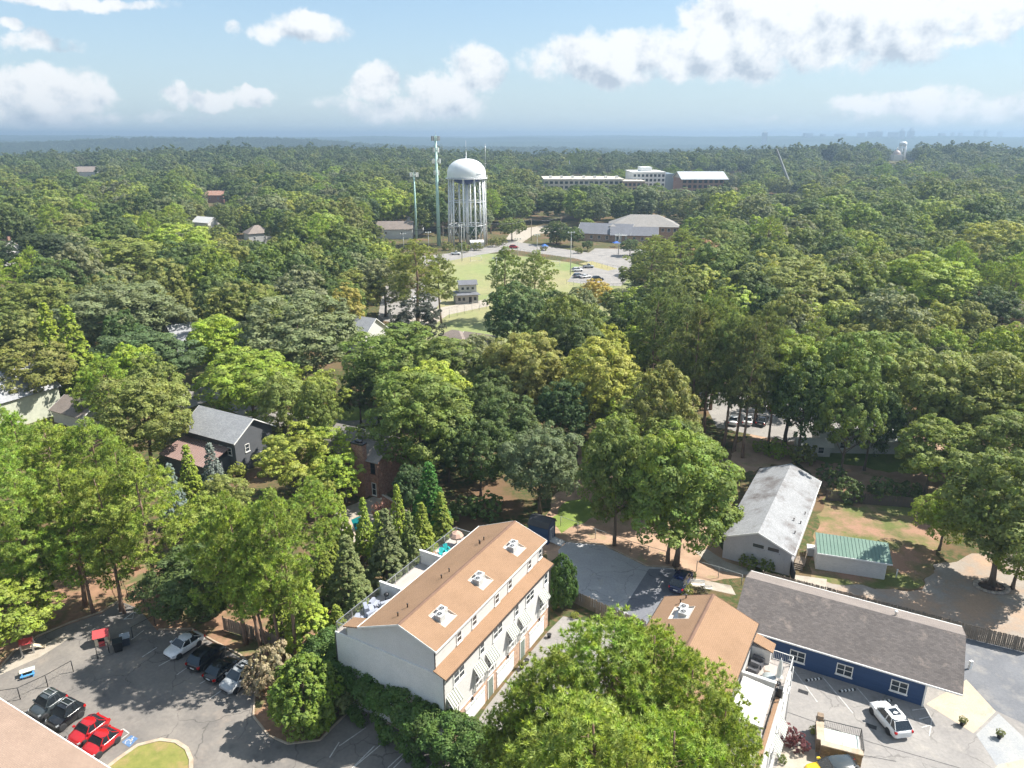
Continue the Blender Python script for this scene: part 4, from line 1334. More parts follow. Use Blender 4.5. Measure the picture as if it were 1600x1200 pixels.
def canopy_mat():
    m = bpy.data.materials.new('far_canopy')
    m.use_nodes = True
    b = NB(nodes_of(m))
    tc = b.n('ShaderNodeTexCoord')
    v = tc.outputs['Object']
    n1 = b.n('ShaderNodeTexNoise', ins={'Vector': v, 'Scale': .0035, 'Detail': 8.0, 'Roughness': .7})
    n2 = b.n('ShaderNodeTexVoronoi', ins={'Vector': v, 'Scale': .08})
    c = b.mix(b.ramp(n1.outputs[0], [(.4, 0), (.6, 1)]), (.030, .048, .034), (.055, .075, .048))
    c = b.mix(.6, c, b.ramp(b.n('ShaderNodeSeparateColor', ins={0: n2.outputs['Color']}).outputs[0], [(0, .45), (1, 1.35)]), 'MULTIPLY')
    pr = b.n('ShaderNodeBsdfPrincipled', ins={'Base Color': c, 'Roughness': .95})
    pr.inputs['Specular IOR Level'].default_value = 0
    o = b.n('ShaderNodeOutputMaterial')
    b.link(pr.outputs[0], o.inputs[0])
    return m


fc = sheet_polar('far_wood', np.geomspace(3150, 15500, 260), -48, 48, 900, canopy, canopy_mat())
fc['kind'] = 'stuff'


# ------------------------------------------------------------------ buildings
def hit(root, px, py, axis, val):
    """local point where the ray of a photo pixel meets the plane axis=val of a building frame"""
    Mi = (Matrix.Translation(root.location) @ Matrix.Rotation(root.rotation_euler.z, 4, 'Z')).inverted()
    v = (py - 600) / FPX
    o = Mi @ Vector((0, 0, CAMH))
    d = Mi.to_3x3() @ Vector(((px - 800) / FPX, C_ - v * S_, -(S_ + v * C_)))
    t = (val - o[axis]) / d[axis]
    return o + d * t


WC = {}


def window(root, x, y, z, w, h, face=0.0, nx=1, ny=2, frame=M_WHITE, name='window', depth=.06, sill=True):
    """face: direction the window looks to, as a turn about local z; 0 looks to -y"""
    key = (round(w, 2), round(h, 2), nx, ny, frame.name, sill)
    if key not in WC:
        t = .085 if w < 1.5 else .11
        f = MB()
        f.box(-w / 2, w / 2, -depth, 0, -h / 2, -h / 2 + t).box(-w / 2, w / 2, -depth, 0, h / 2 - t, h / 2)
        f.box(-w / 2, -w / 2 + t, -depth, 0, -h / 2 + t, h / 2 - t).box(w / 2 - t, w / 2, -depth, 0, -h / 2 + t, h / 2 - t)
        for i in range(1, nx):
            xx = -w / 2 + w * i / nx
            f.box(xx - t * .4, xx + t * .4, -depth * .9, 0, -h / 2 + t, h / 2 - t)
        for j in range(1, ny):
            zz = -h / 2 + h * j / ny
            for i in range(nx):
                xa, xb = -w / 2 + w * i / nx + t * .5, -w / 2 + w * (i + 1) / nx - t * .5
                f.box(xa, xb, -depth * .8, 0, zz - t * .35, zz + t * .35)
        if sill:
            f.box(-w / 2 - .06, w / 2 + .06, -depth - .07, 0, -h / 2 - .07, -h / 2 - .003)
        WC[key] = (f.mesh('window_frame', frame), MB().box(-w / 2 + t, w / 2 - t, -.022, 0, -h / 2 + t, h / 2 - t).mesh('window_pane', M_GLASS))
    a, b = WC[key]
    o = link_mesh(name, a, root, (x, y, z), (0, 0, face))
    link_mesh('pane', b, o)
    return o


def lighten(base, name, c):
    return mat(name, c, .6, tuple(v * .9 for v in c), 1)


U = Vector((0.4952, 0.8688, 0))                      # direction the townhouse row runs in
ANG_U = math.atan2(U.y, U.x)
M_GABLE = mat('painted_brick', (0.82, 0.80, 0.775), .75, (0.76, 0.745, 0.72), .8, bump=.15, bscale=18)
M_AWN = mat('awning_canvas', (0.80, 0.80, 0.76), .7)
M_AWNS = mat('awning_stripe', (0.22, 0.235, 0.20), .7)
M_DECK = mat('deck_boards', (0.47, 0.42, 0.38), .8, (0.38, 0.34, 0.31), 2, stretch=(.3, 4, 1))
M_GDOOR = mat('garage_door_paint', (0.82, 0.81, 0.80), .45)
M_TRUNKDP = plain('downpipe_brown', (0.05, 0.04, 0.035), .5)


def railing(parent, pts, h=.95, n_post=1.6, m=M_GREYM, balusters=True):
    mb = MB()
    for a, b in zip(pts, pts[1:]):
        a, b = Vector(a), Vector(b)
        L = (b - a).length
        mb.tube([a + Vector((0, 0, h)), b + Vector((0, 0, h))], .035, 4, smooth=False)
        mb.tube([a + Vector((0, 0, .12)), b + Vector((0, 0, .12))], .02, 4, smooth=False)
        k = max(1, int(L / n_post))
        for i in range(k + 1):
            p = a.lerp(b, i / k)
            mb.box(p.x - .035, p.x + .035, p.y - .035, p.y + .035, p.z, p.z + h)
        if balusters:
            k = int(L / .14)
            for i in range(1, k):
                p = a.lerp(b, i / k)
                mb.box(p.x - .008, p.x + .008, p.y - .008, p.y + .008, p.z + .12, p.z + h)
    return mb.build('railing', m, parent)


# ---- left townhouse row (frame: x along the row away from the camera, y into the building)
E1 = P(696, 1059, 7.9)
TH = empty('townhouse_row', (E1.x - .3 * 0.8688, E1.y + .3 * 0.4952, 0), ANG_U, 'white three-storey townhouse row with tan shingle roof beside the laurel hedge', 'building')
LEN, ZL, DW = 19.5, 7.75, 11.8
SET, ZU, YR, ZR, YB, ZB = .85, 10.15, 4.25, 11.5, 8.75, 9.55
obox('front_wall', M_SIDING, TH, .15, LEN - .1, 0, .25, 2.58, ZL)
obox('brick_base', M_BRICK, TH, .15, LEN - .1, .02, .25, -.1, 2.48)
obox('belt_course', M_WHITE, TH, .12, LEN - .07, -.04, .25, 2.483, 2.577)
MB().add([(.12, 0, -.1), (.12, DW, -.1), (.12, DW, ZL), (.12, 0, ZL), (LEN - .07, 0, -.1), (LEN - .07, DW, -.1), (LEN - .07, DW, ZL), (LEN - .07, 0, ZL)],
         [(0, 3, 2, 1), (4, 5, 6, 7), (1, 2, 6, 5)]).build('lower_wall', M_GABLE, TH)
# upper storey with gables
up = [(SET, ZL), (SET, ZU - .05), (YR, ZR - .08), (YB - .35, ZB + .02), (YB - .35, ZL)]
MB().hexa([(.2, y, z) for y, z in up], [(LEN - .15, y, z) for y, z in up]).build('upper_wall', M_SIDING, TH)
M_ENDW = mat('end_wall_grey', (0.72, 0.705, 0.69), .75, (0.68, 0.665, 0.65), .8, bump=.1, bscale=14)
endp = [(SET + .01, ZL), (SET + .01, ZU - .1), (YR, ZR - .12), (YB - .36, ZB - .02), (10.4, 8.85), (10.4, ZL)]
MB().hexa([(.165, y, z) for y, z in endp], [(.197, y, z) for y, z in endp]).build('end_wall', M_ENDW, TH)
MB().box(.2, 1.2, YB - .34, 10.4, ZL, 8.8).build('stair_box', M_ENDW, TH)
MB().slab([(.0, 8.35, 9.5), (1.45, 8.35, 9.5), (1.45, 10.75, 8.8), (.0, 10.75, 8.8)], .1).build('small_roof', M_TAN, TH)
MB().box(.04, .16, 0.0, DW, ZL - .12, ZL + .06).build('band_trim', M_WHITE, TH)
# skirt roof over the third storey
MB().slab([(-.12, -.42, ZL + .02), (LEN + .12, -.42, ZL + .02), (LEN + .12, SET + .0, 8.2), (-.12, SET, 8.2)], .1).build('skirt_roof', M_TAN, TH)
MB().box(-.1, LEN + .1, -.5, -.43, ZL - .16, ZL - .02).build('gutter', M_TRUNKDP, TH)


def sl_z(y):
    return ZU + .12 + (ZR - ZU - .12) * (y - (SET - .38)) / (YR - (SET - .38))


def roof_with_wells(root, wells, y0, yr, x0, x1, zf, m):
    """front slope as strips, leaving the wells for the air conditioners open"""
    mb = MB()
    xs = sorted({x0, x1} | {w[0] for w in wells} | {w[1] for w in wells})
    for xa, xb in zip(xs, xs[1:]):
        w = next((w for w in wells if w[0] <= xa and w[1] >= xb), None)
        segs = [(y0, yr)] if not w else [(y0, w[2]), (w[3], yr)]
        for ya, yb in segs:
            mb.slab([(xa, ya, zf(ya)), (xb, ya, zf(ya)), (xb, yb, zf(yb)), (xa, yb, zf(yb))], .1)
    return mb.build('front_roof', m, root)


wells = []
for cor in [((668.6, 960), (686, 940), (717.5, 960), (697.4, 978.6)), ((730, 904), (745.5, 888), (774, 904), (757, 921.5)), ((784.5, 854), (799, 838.5), (825, 854), (810.5, 868.5))]:
    ps = [hit(TH, a, b, 2, 11.0) for a, b in cor]
    cx_, cy_ = sum(p.x for p in ps) / 4, sum(p.y for p in ps) / 4
    wells.append((cx_ - .95, cx_ + .95, max(1.35, cy_ - .95), min(3.75, cy_ + .9)))
roof_with_wells(TH, wells, SET - .38, YR, -.15, LEN + .15, sl_z, M_TAN)
MB().slab([(-.15, YR, ZR), (LEN + .15, YR, ZR), (LEN + .15, YB, ZB), (-.15, YB, ZB)], .1).build('back_roof', M_TAN, TH)
MB().slab([(-.16, YR - .16, sl_z(YR - .16) + .035), (LEN + .16, YR - .16, sl_z(YR - .16) + .035), (LEN + .16, YR, ZR + .04), (-.16, YR, ZR + .04)], .03).slab(
    [(-.16, YR, ZR + .04), (LEN + .16, YR, ZR + .04), (LEN + .16, YR + .16, ZR - .03), (-.16, YR + .16, ZR - .03)], .03).build('ridge_cap', M_TANCAP, TH)
fa = MB()
for xx in (-.19, LEN + .155):
    for (ya, za), (yb, zb) in (((SET - .38, sl_z(SET - .38)), (YR, ZR)), ((YR, ZR), (YB, ZB))):
        fa.hexa([(xx, ya, za - .16), (xx + .035, ya, za - .16), (xx + .035, yb, zb - .16), (xx, yb, zb - .16)], [(xx, ya, za + .02), (xx + .035, ya, za + .02), (xx + .035, yb, zb + .02), (xx, yb, zb + .02)])
fa.box(-.19, LEN + .19, YB + .003, YB + .08, ZB - .14, ZB + .02).box(-.19, LEN + .19, SET - .43, SET - .383, ZU - .08, ZU + .1)
fa.build('fascia', M_WHITE, TH)
AC = {}


def ac_unit(loc, rz, label):
    if not AC:
        b = MB().box(-.36, .36, -.36, .36, .06, .72)
        AC['b'] = b.mesh('ac_body', mat('ac_enamel', (0.66, 0.66, 0.64), .5))
        l = MB()
        for s in (-1, 1):
            for k in range(6):
                z = .14 + k * .09
                l.box(-.33, .33, s * .362 - .004, s * .362 + .004, z, z + .045)
                l.box(s * .362 - .004, s * .362 + .004, -.33, .33, z, z + .045)
        AC['l'] = l.mesh('ac_louvre', plain('louvre_grey', (0.33, 0.34, 0.34), .5))
        AC['r'] = MB().lathe([(.30, .72), (.32, .75), (.24, .75), (.22, .722)], 18).mesh('ac_fan_rim', plain('fan_rim', (0.5, 0.5, 0.5), .5))
        f = MB().lathe([(.0, .722), (.27, .724), (.27, .728), (0, .728)], 18)
        AC['f'] = f.mesh('ac_fan_opening', M_BLACK)
        g_ = MB()
        for k in range(8):
            a = k * math.pi / 4
            g_.tube([(0.04 * math.cos(a), .04 * math.sin(a), .742), (.29 * math.cos(a), .29 * math.sin(a), .742)], .008, 4)
        g_.lathe([(.0, .735), (.07, .735), (.07, .75), (0, .75)], 10)
        AC['g'] = g_.mesh('ac_fan_guard', M_GREYM)
    o = empty('air_conditioner', loc, rz, label, 'air conditioner', 'rooftop air conditioners')
    for n_, k in (('casing', 'b'), ('louvre', 'l'), ('fan_rim', 'r'), ('fan_opening', 'f'), ('fan_guard', 'g')):
        link_mesh(n_, AC[k], o)
    return o


def well_box(root, w, zf, sgn=1):
    x0, x1, ya, yb = w
    zb_ = zf(ya) + .015
    mb = MB().box(x0, x1, ya, yb, zb_ - .12, zb_)
    o = mb.build('roof_pad', M_PAD, root)
    s = MB()
    zt_ = zf(yb)
    s.box(x0 + .002, x1 - .002, yb - .05, yb - .002, zb_ + .002, zt_ - .01)
    for xx in (x0, x1 - .04):
        s.add([(xx, ya, zb_), (xx + .04, ya, zb_), (xx, yb - .05, zb_), (xx + .04, yb - .05, zb_), (xx, yb - .05, zf(yb - .05)), (xx + .04, yb - .05, zf(yb - .05))],
              [(0, 2, 4), (1, 5, 3), (0, 4, 5, 1), (2, 3, 5, 4)])
    s.build('well_wall', M_PAD, root)
    return zb_


for i, w in enumerate(wells):
    zb_ = well_box(TH, w, sl_z)
    for j, (fx, fy) in enumerate(((.27, .52), (.66, .68))):
        lp = Vector((w[0] + (w[1] - w[0]) * fx, w[2] + (w[3] - w[2]) * fy, zb_))
        wp = TH.location + Matrix.Rotation(ANG_U, 3, 'Z') @ lp
        ac_unit(wp, ANG_U, 'grey roof air conditioner on the left townhouse, %s well, %s one' % (('nearest', 'middle', 'farthest')[i], ('nearer', 'farther')[j]))
# vent pipes
vm = MB().lathe([(.06, 0), (.06, .34), (.085, .34), (.085, .4), (0, .42)], 8).mesh('vent_pipe', M_TRUNKDP)
for px, py in [(622, 967), (637, 953), (690, 908), (702, 898), (750, 854), (756, 847), (749, 851)]:
    h = hit(TH, px, py, 2, 10.7)
    z = ZR + (ZB - ZR) * (h.y - YR) / (YB - YR)
    link_mesh('vent_pipe', vm, TH, (h.x, max(h.y, YR + .2), z - .02))
# terraces at the back: floor, parapet walls between, railing
obox('terrace_floor', M_DECK, TH, .2, LEN - .15, YB - .33, DW - .02, ZL - .1, ZL + .03)
for xx in (6.45, 12.9):
    obox('terrace_wall', M_ENDW, TH, xx - .08, xx + .08, YB + .09, DW - .03, ZL + .032, 9.25)
    obox('terrace_wall_cap', M_WHITE, TH, xx - .12, xx + .12, YB + .09, DW + .02, 9.253, 9.33)
railing(TH, [(.25, 10.5, ZL + .03), (.25, DW - .08, ZL + .03), (6.3, DW - .08, ZL + .03)])
railing(TH, [(6.6, DW - .08, ZL + .03), (12.75, DW - .08, ZL + .03)])
railing(TH, [(13.05, DW - .08, ZL + .03), (LEN - .2, DW - .08, ZL + .03), (LEN - .2, YB + .1, ZL + .03)])
obox('terrace_pad', M_PAD, TH, 6.7, 7.8, YB + .1, DW - .3, ZL + .03, ZL + .35)
for a, b, y0_ in ((.02, ZL - .2, -.06),):
    MB().tube([(.06, -.07, -.05), (.06, -.07, b)], .05, 6).tube([(LEN, -.07, -.05), (LEN, -.07, b)], .05, 6).tube([(.1, DW + .05, -.05), (.1, DW + .05, b)], .05, 6).tube(
        [(.12, SET - .06, ZL + .5), (.12, SET - .06, ZU - .1)], .05, 6).tube([(LEN - .1, SET - .06, ZL + .5), (LEN - .1, SET - .06, ZU - .1)], .05, 6).build('downpipe', M_TRUNKDP, TH)
# openings on the drive side, measured on the wall plane
for px, py, w, dbl in [(716.9, 1053.5, 1.75, 2), (752.9, 1012.5, .8, 1), (777.5, 985.5, 1.75, 2), (806.9, 954, .8, 1), (827.6, 933, 1.75, 2), (852.5, 904.5, .8, 1)]:
    h = hit(TH, px, py, 1, -.003)
    window(TH, h.x, -.003, h.z, w, 1.25, nx=dbl, ny=2)
for px, py in [(716.9, 994.5), (740.9, 969.6), (776, 935.4), (796.4, 912.9), (827, 882), (843.5, 864.9)]:
    h = hit(TH, px, py, 1, SET - .003)
    window(TH, h.x, SET - .003, min(h.z, 9.25), .8, 1.1, nx=1, ny=2)
AW = {}


def awning(root, x, z, y=-.003):
    if not AW:
        w, d, hh = 1.5, .68, .85
        AW['c'] = MB().slab([(-w / 2, 0, hh), (w / 2, 0, hh), (w / 2, -d, 0), (-w / 2, -d, 0)], .03, up=(0, -1, 1)).slab(
            [(-w / 2, -d, -.0), (w / 2, -d, 0), (w / 2, -d, -.14), (-w / 2, -d, -.14)], .02, up=(0, -1, 0)).mesh('awning_canvas', M_AWN)
        AW['s'] = MB().slab([(-.09, 0, hh + .004), (.09, 0, hh + .004), (.09, -d - .004, .004), (-.09, -d - .004, .004)], .004, up=(0, -1, 1)).slab(
            [(-.09, -d - .006, 0), (.09, -d - .006, 0), (.09, -d - .006, -.14), (-.09, -d - .006, -.14)], .005, up=(0, -1, 0)).mesh('awning_stripe', M_AWNS)
        AW['f'] = MB().tube([(-w / 2, 0, .0), (-w / 2, -d, 0)], .02, 5).tube([(w / 2, 0, .0), (w / 2, -d, 0)], .02, 5).tube([(w / 2, 0, hh), (w / 2, 0, 0)], .02, 5).tube([(-w / 2, 0, hh), (-w / 2, 0, 0)], .02, 5).mesh('awning_frame', M_WHITE)
    o = link_mesh('awning', AW['c'], root, (x, y, z))
    for k in range(5):
        link_mesh('stripe', AW['s'], o, (-.6 + k * .3, 0, 0))
    link_mesh('frame', AW['f'], o)
    return o


doorm = plain('grey_green_door', (0.16, 0.20, 0.17), .4)  # dark grey-green colour of the front doors
for px, py in [(714, 1100), (754.5, 1054), (773, 1029), (805, 996), (822.5, 973), (853, 944)]:
    h = hit(TH, px, py, 1, -.5)
    z0 = 4.55
    awning(TH, h.x - .05, z0)
    window(TH, h.x - .05, -.003, 3.65, 1.15, 1.85, nx=2, ny=3)
    railing(TH, [(h.x - .75, -.02, 2.75), (h.x - .75, -.22, 2.75), (h.x + .65, -.22, 2.75), (h.x + .65, -.02, 2.75)], h=.8, m=M_WHITE)
GD = {}
for k, (px, py) in enumerate([(743, 1112), (789.5, 1061), (838, 1002)]):
    h = hit(TH, px, py, 1, 0)
    o = obox('garage_door', M_GDOOR, TH, h.x - 1.6, h.x + 1.6, -.03, .018, 0.0, 1.9)
    if not GD:
        GD['p'] = MB().box(-.38, .38, -.02, 0, -.19, .19).mesh('garage_door_panel', M_GDOOR)
        GD['g'] = MB().box(-.3, .3, -.02, 0, -.12, .12).mesh('garage_door_glass', plain('frosted_pane', (0.45, 0.48, 0.47), .3))
    for r in range(4):
        for c in range(4):
            link_mesh('door_glass' if r == 3 else 'door_panel', GD['g' if r == 3 else 'p'], o, (h.x - 1.2 + c * .8, -.032, .25 + r * .46))
    obox('door_surround', M_WHITE, TH, h.x - 1.68, h.x + 1.68, -.05, .018, 1.903, 1.98)
    d = hit(TH, (766, 810, 0)[k] if k < 2 else 817, (1087, 1026, 0)[k] if k < 2 else 1024, 1, 0)
for px, py in [(766.5, 1086), (816, 1026)]:
    h = hit(TH, px, py, 1, 0)
    o = obox('front_door', doorm, TH, h.x - .42, h.x + .42, -.03, .018, 0, 2.05)
    MB().box(-.52, -.43, -.06, 0, 0, 2.1).box(.43, .52, -.06, 0, 0, 2.1).box(-.52, .52, -.06, 0, 2.1, 2.2).build('door_frame', M_WHITE, o, loc=(h.x, .017, 0))
    MB().box(.3, .35, -.08, -.03, .95, 1.1).build('door_handle', M_GREYM, o, loc=(h.x, 0, 0))
lampm = MB().box(-.07, .07, -.16, -.02, -.15, .15).mesh('wall_lamp', M_BLACK)
for px, py in [(738, 1105), (793, 1040), (842, 985)]:
    h = hit(TH, px, py, 1, 0)
    link_mesh('wall_lamp', lampm, TH, (h.x, .02, 2.25))
pot = MB().lathe([(.14, 0), (.2, .32), (.22, .34), (.17, .34)], 12).mesh('planter_pot', M_BLACK)
for px, py, t in [(858, 996, 'at the far corner of the townhouse'), (815, 1045, 'by the middle front door'), (823, 1036, 'fallen on the drive'), (1503, 1133, 'on the pale concrete slab'), (1561, 1153, 'on the grey slab at the right')]:
    o = empty('planter', P(px, py, .02), 0, 'small dark planter pot ' + t, 'planter', 'dark planter pots')
    o.scale = (1.2,) * 3
    link_mesh('pot', pot, o)
    if px > 1000 or px == 815:
        c = link_mesh('plant', PROTO['shrub'][0][0], o, (0, 0, .25), scale=(.2, .2, .25))
        c['tint'] = list(G_OLV)

# ---- right townhouse row (frame: x towards the camera, y to the right)
o0 = P(1114, 930, 11.5)
TB_ = empty('townhouse_row', (o0.x, o0.y, 0), ANG_U + math.pi, 'second townhouse row with tan roof and decks, right of the foreground pines', 'building')
LB = 15.0
YL, YRR, DB = -4.35, 4.1, 7.3
zL, zR_ = 9.75, 9.9
obox('lower_wall', M_SIDING, TB_, .1, 21, YL + .4, DB, 0, 6.4)
ub = [(YL + .4, 6.4), (YL + .4, zL), (0, 11.4), (YRR - .2, zR_ - .02), (YRR - .2, 6.4)]
MB().hexa([(LB - .1, y, z) for y, z in ub], [(.15, y, z) for y, z in ub]).build('upper_wall', M_SIDING, TB_)
sw = lambda y: zL + (11.5 - zL) * (y - YL) / (0 - YL)
ps = [hit(TB_, a, b, 2, 10.7) for a, b in [(1042, 966), (1057, 947), (1088, 950), (1073, 967)]]
cx_, cy_ = sum(p.x for p in ps) / 4, sum(p.y for p in ps) / 4
wb = (max(.8, cx_ - 1), max(.8, cx_ - 1) + 2.0, cy_ - .9, cy_ + .9)
roof_with_wells(TB_, [wb], YL, 0, -.15, LB, sw, M_TAN)
zb_ = well_box(TB_, wb, sw)
for j, (fx, fy) in enumerate(((.25, .5), (.62, .62))):
    wp = TB_.location + Matrix.Rotation(ANG_U + math.pi, 3, 'Z') @ Vector((wb[0] + (wb[1] - wb[0]) * fx, wb[2] + (wb[3] - wb[2]) * fy, zb_))
    ac_unit(wp, ANG_U, 'pale roof air conditioner on the right townhouse, %s one' % ('farther', 'nearer')[j])
MB().slab([(-.15, 0, 11.5), (LB, 0, 11.5), (LB, YRR, zR_), (-.15, YRR, zR_)], .1).build('right_roof', M_TAN, TB_)
MB().slab([(-.16, -.16, sw(-.16) + .04), (LB, -.16, sw(-.16) + .04), (LB, 0, 11.545), (-.16, 0, 11.545)], .03).slab([(-.16, 0, 11.545), (LB, 0, 11.545), (LB, .16, 11.48), (-.16, .16, 11.48)], .03).build('ridge_cap', M_TANCAP, TB_)
fb = MB()
for (ya, za), (yb, zb2) in (((YL, zL), (0, 11.5)), ((0, 11.5), (YRR, zR_))):
    fb.hexa([(-.19, ya, za - .16), (-.155, ya, za - .16), (-.155, yb, zb2 - .16), (-.19, yb, zb2 - .16)], [(-.19, ya, za + .02), (-.155, ya, za + .02), (-.155, yb, zb2 + .02), (-.19, yb, zb2 + .02)])
fb.build('fascia', M_TANCAP, TB_)
MB().box(-.19, LB, YRR + .003, YRR + .07, zR_ - .13, zR_ + .02).box(-.19, LB, YL - .07, YL - .003, zL - .13, zL + .02).build('gutter', M_TRUNKDP, TB_)
for px, py in [(1075, 930), (1063, 942), (1045, 982)]:
    h = hit(TB_, px, py, 2, 10.5)
    link_mesh('vent_pipe', vm, TB_, (max(.3, h.x), h.y, sw(h.y) - .02))
ZD = 7.0
obox('deck_floor', M_DECK, TB_, .1, 21, YRR - .18, DB - .25, ZD - .5, ZD)
MB().slab([(-.2, YRR - .3, 9.0), (1.1, YRR - .3, 9.0), (1.1, 5.7, 8.4), (-.2, 5.7, 8.4)], .1).build('small_roof', M_TAN, TB_)
obox('stair_box', M_SIDING, TB_, .0, 1.0, YRR - .18, 5.5, ZD, 8.35)
for xx, top in ((5.0, 8.6), (10.2, 8.6)):
    obox('deck_wall', M_ENDW, TB_, xx - .08, xx + .08, YRR - .18, 6.6, ZD + .002, top)
    obox('deck_wall_cap', M_WHITE, TB_, xx - .13, xx + .13, YRR - .18, 6.68, top + .003, top + .09)
MB().slab([(5.6, YRR + .12, 8.75), (9.9, YRR + .12, 8.75), (9.9, 6.6, 8.5), (5.6, 6.6, 8.5)], .1).build('deck_canopy', M_WHITE, TB_)
MB().slab([(4.6, 6.75, ZD + .06), (21, 6.75, ZD + .06), (21, 7.05, ZD + .02), (4.6, 7.05, ZD + .02)], .05).build('deck_ledge', M_TAN, TB_)
railing(TB_, [(.12, 5.6, ZD), (.12, DB - .05, ZD), (4.9, DB - .05, ZD)], m=M_WHITE)
railing(TB_, [(5.1, 6.7, ZD), (10.1, 6.7, ZD)], m=M_BLACK)
railing(TB_, [(10.3, 6.7, ZD), (21, 6.7, ZD)], m=M_GREYM)
MB().tube([(.1, 7.36, 0), (.1, 7.36, 6.9)], .05, 6).tube([(10, 7.36, 0), (10, 7.36, 6.9)], .05, 6).build('downpipe', M_WHITE, TB_)
for x in (5.3, 7.4, 11.6, 13.8, 16.2):
    aw = awning(TB_, x, 4.6, DB + .003)
    aw.rotation_euler = (0, 0, math.pi)
    window(TB_, x, DB + .003, 3.7, 1.1, 1.8, face=math.pi, nx=2, ny=3)
for x in (1.5, 3.6, 6.4, 8.6, 12.6, 15):
    window(TB_, x, DB + .003, 5.95, .8, .8, face=math.pi, nx=1, ny=2)
obox('entrance_canopy', M_WHITE, TB_, 8.9, 10.6, DB + .002, DB + 1.4, 2.5, 2.62)


def on(root, x, y, z):
    return root.location + Matrix.Rotation(root.rotation_euler.z, 3, 'Z') @ Vector((x, y, z))


# ---- things on the terraces
M_COVER = mat('furniture_cover', (0.34, 0.36, 0.42), .8, (0.28, 0.30, 0.36), 2)
M_TEAL = plain('teal_paint', (0.03, 0.42, 0.42), .4)


def covered(root, x, y, z, w, d, h, rz, label, m=M_COVER, name='covered_furniture'):
    """a seat under a fitted cover: taller at the back"""
    o = empty(name, on(root, x, y, z), root.rotation_euler.z + rz, label, 'furniture')
    a, b = w / 2, d / 2
    MB().hexa([(-a, -b, .02), (a, -b, .02), (a, b, .02), (-a, b, .02)], [(-a * .95, -b * .9, h * .55), (a * .95, -b * .9, h * .55), (a * .95, 0, h * .62), (-a * .95, 0, h * .62)]).hexa(
        [(-a * .98, 0.01, .02), (a * .98, 0.01, .02), (a * .98, b * 1.02, .02), (-a * .98, b * 1.02, .02)], [(-a * .92, b * .25, h), (a * .92, b * .25, h), (a * .92, b * .95, h * .97), (-a * .92, b * .95, h * .97)]).build('cover', m, o)
    MB().box(-a * 1.01, a * 1.01, -b * 1.01, b * 1.04, .0, .05).build('hem', M_BLACK, o)
    return o


for x, y, w, d, h, r, t in [(2.0, 10.5, 1.1, 1.0, .85, .5, 'nearest the railing'), (3.1, 9.75, 1.3, 1.0, .85, -.3, 'against the roof edge'), (3.7, 10.9, 1.2, 1.0, .9, .9, 'in the middle of the group'), (5.1, 10.0, 1.3, .9, .9, 2.6, 'beside the dividing wall'), (4.8, 11.2, .9, .8, .6, .2, 'by the railing and dividing wall')]:
    covered(TH, x, y, ZL + .03, w, d, h, r, 'grey-blue covered patio seat on the near terrace, ' + t)
tbm = MB().lathe([(.0, 0), (.22, 0), (.03, .04), (.03, .68), (.42, .68), (.42, .72), (0, .72)], 16)
g1 = empty('kettle_grill', on(TH, 5.9, 10.6, ZL + .03), 0, 'black kettle grill against the near terrace wall', 'grill')
MB().ball((0, 0, .75), (.26, .26, .2)).build('bowl', M_BLACK, g1)
for k in range(3):
    a = k * 2.1
    MB().tube([(.1 * math.cos(a), .1 * math.sin(a), .6), (.3 * math.cos(a), .3 * math.sin(a), 0)], .02, 5).build('leg', M_BLACK, g1)
# far terrace: two teal chairs, small table, furled tan parasol, orange flowers


def adirondack(loc, rz, m, label):
    o = empty('garden_chair', loc, rz, label, 'chair')
    MB().slab([(-.26, -.25, .38), (.26, -.25, .38), (.24, .25, .30), (-.24, .25, .30)], .04).build('seat', m, o)
    for k in range(5):
        MB().slab([(-.24 + k * .1, .22, .30), (-.155 + k * .1, .22, .30), (-.155 + k * .1, .45, 1.0 - abs(k - 2) * .05), (-.24 + k * .1, .45, 1.0 - abs(k - 2) * .05)], .025, up=(0, -1, .3)).build('slat', m, o)
    for s in (-1, 1):
        MB().box(s * .33 - .06, s * .33 + .06, -.3, .35, .55, .59).build('armrest', m, o)
        MB().box(s * .3 - .03, s * .3 + .03, -.28, -.2, 0, .55).build('leg', m, o)
        MB().box(s * .3 - .03, s * .3 + .03, .25, .33, 0, .55).build('leg', m, o)
    return o


adirondack(on(TH, 14.9, 10.3, ZL + .03), ANG_U - .4, M_TEAL, 'teal slatted garden chair on the far terrace, nearer one')
adirondack(on(TH, 15.7, 10.4, ZL + .03), ANG_U - .6, M_TEAL, 'teal slatted garden chair on the far terrace, farther one')
for nm, lc, l2, cm in [('patio_parasol', on(TH, 17.6, 10.4, ZL + .03), 'tan parasol with scalloped canopy on the far terrace', (0.50, 0.33, 0.26))]:
    o = empty(nm, lc, 0, l2, 'parasol')
    pm = mat('parasol_tan', cm, .8)
    MB().tube([(0, 0, 0), (0, 0, 2.3)], .03, 6).build('pole', M_WOOD, o)
    MB().lathe([(.72, 1.0), (.8, 1.2), (.5, 1.55), (.05, 1.7)], 8, smooth=False).build('canopy', pm, o)
    MB().lathe([(0, 0), (.28, 0), (.26, .1), (0, .12)], 12).build('base', M_BLACK, o)
o = empty('flower_pot', on(TH, 14.0, 10.9, ZL + .03), 0, 'pot of orange and yellow flowers on the far terrace', 'planter')
link_mesh('pot', pot, o)
c = link_mesh('flowers', PROTO['shrub'][1][0], o, (0, 0, .25), scale=(.28, .28, .3))
c['tint'] = [.45, .22, .05]
o = empty('side_table', on(TH, 14.6, 9.7, ZL + .03), 0, 'small white side table beside the teal chairs', 'table')
tbm.build('table_top', M_WHITE, o)
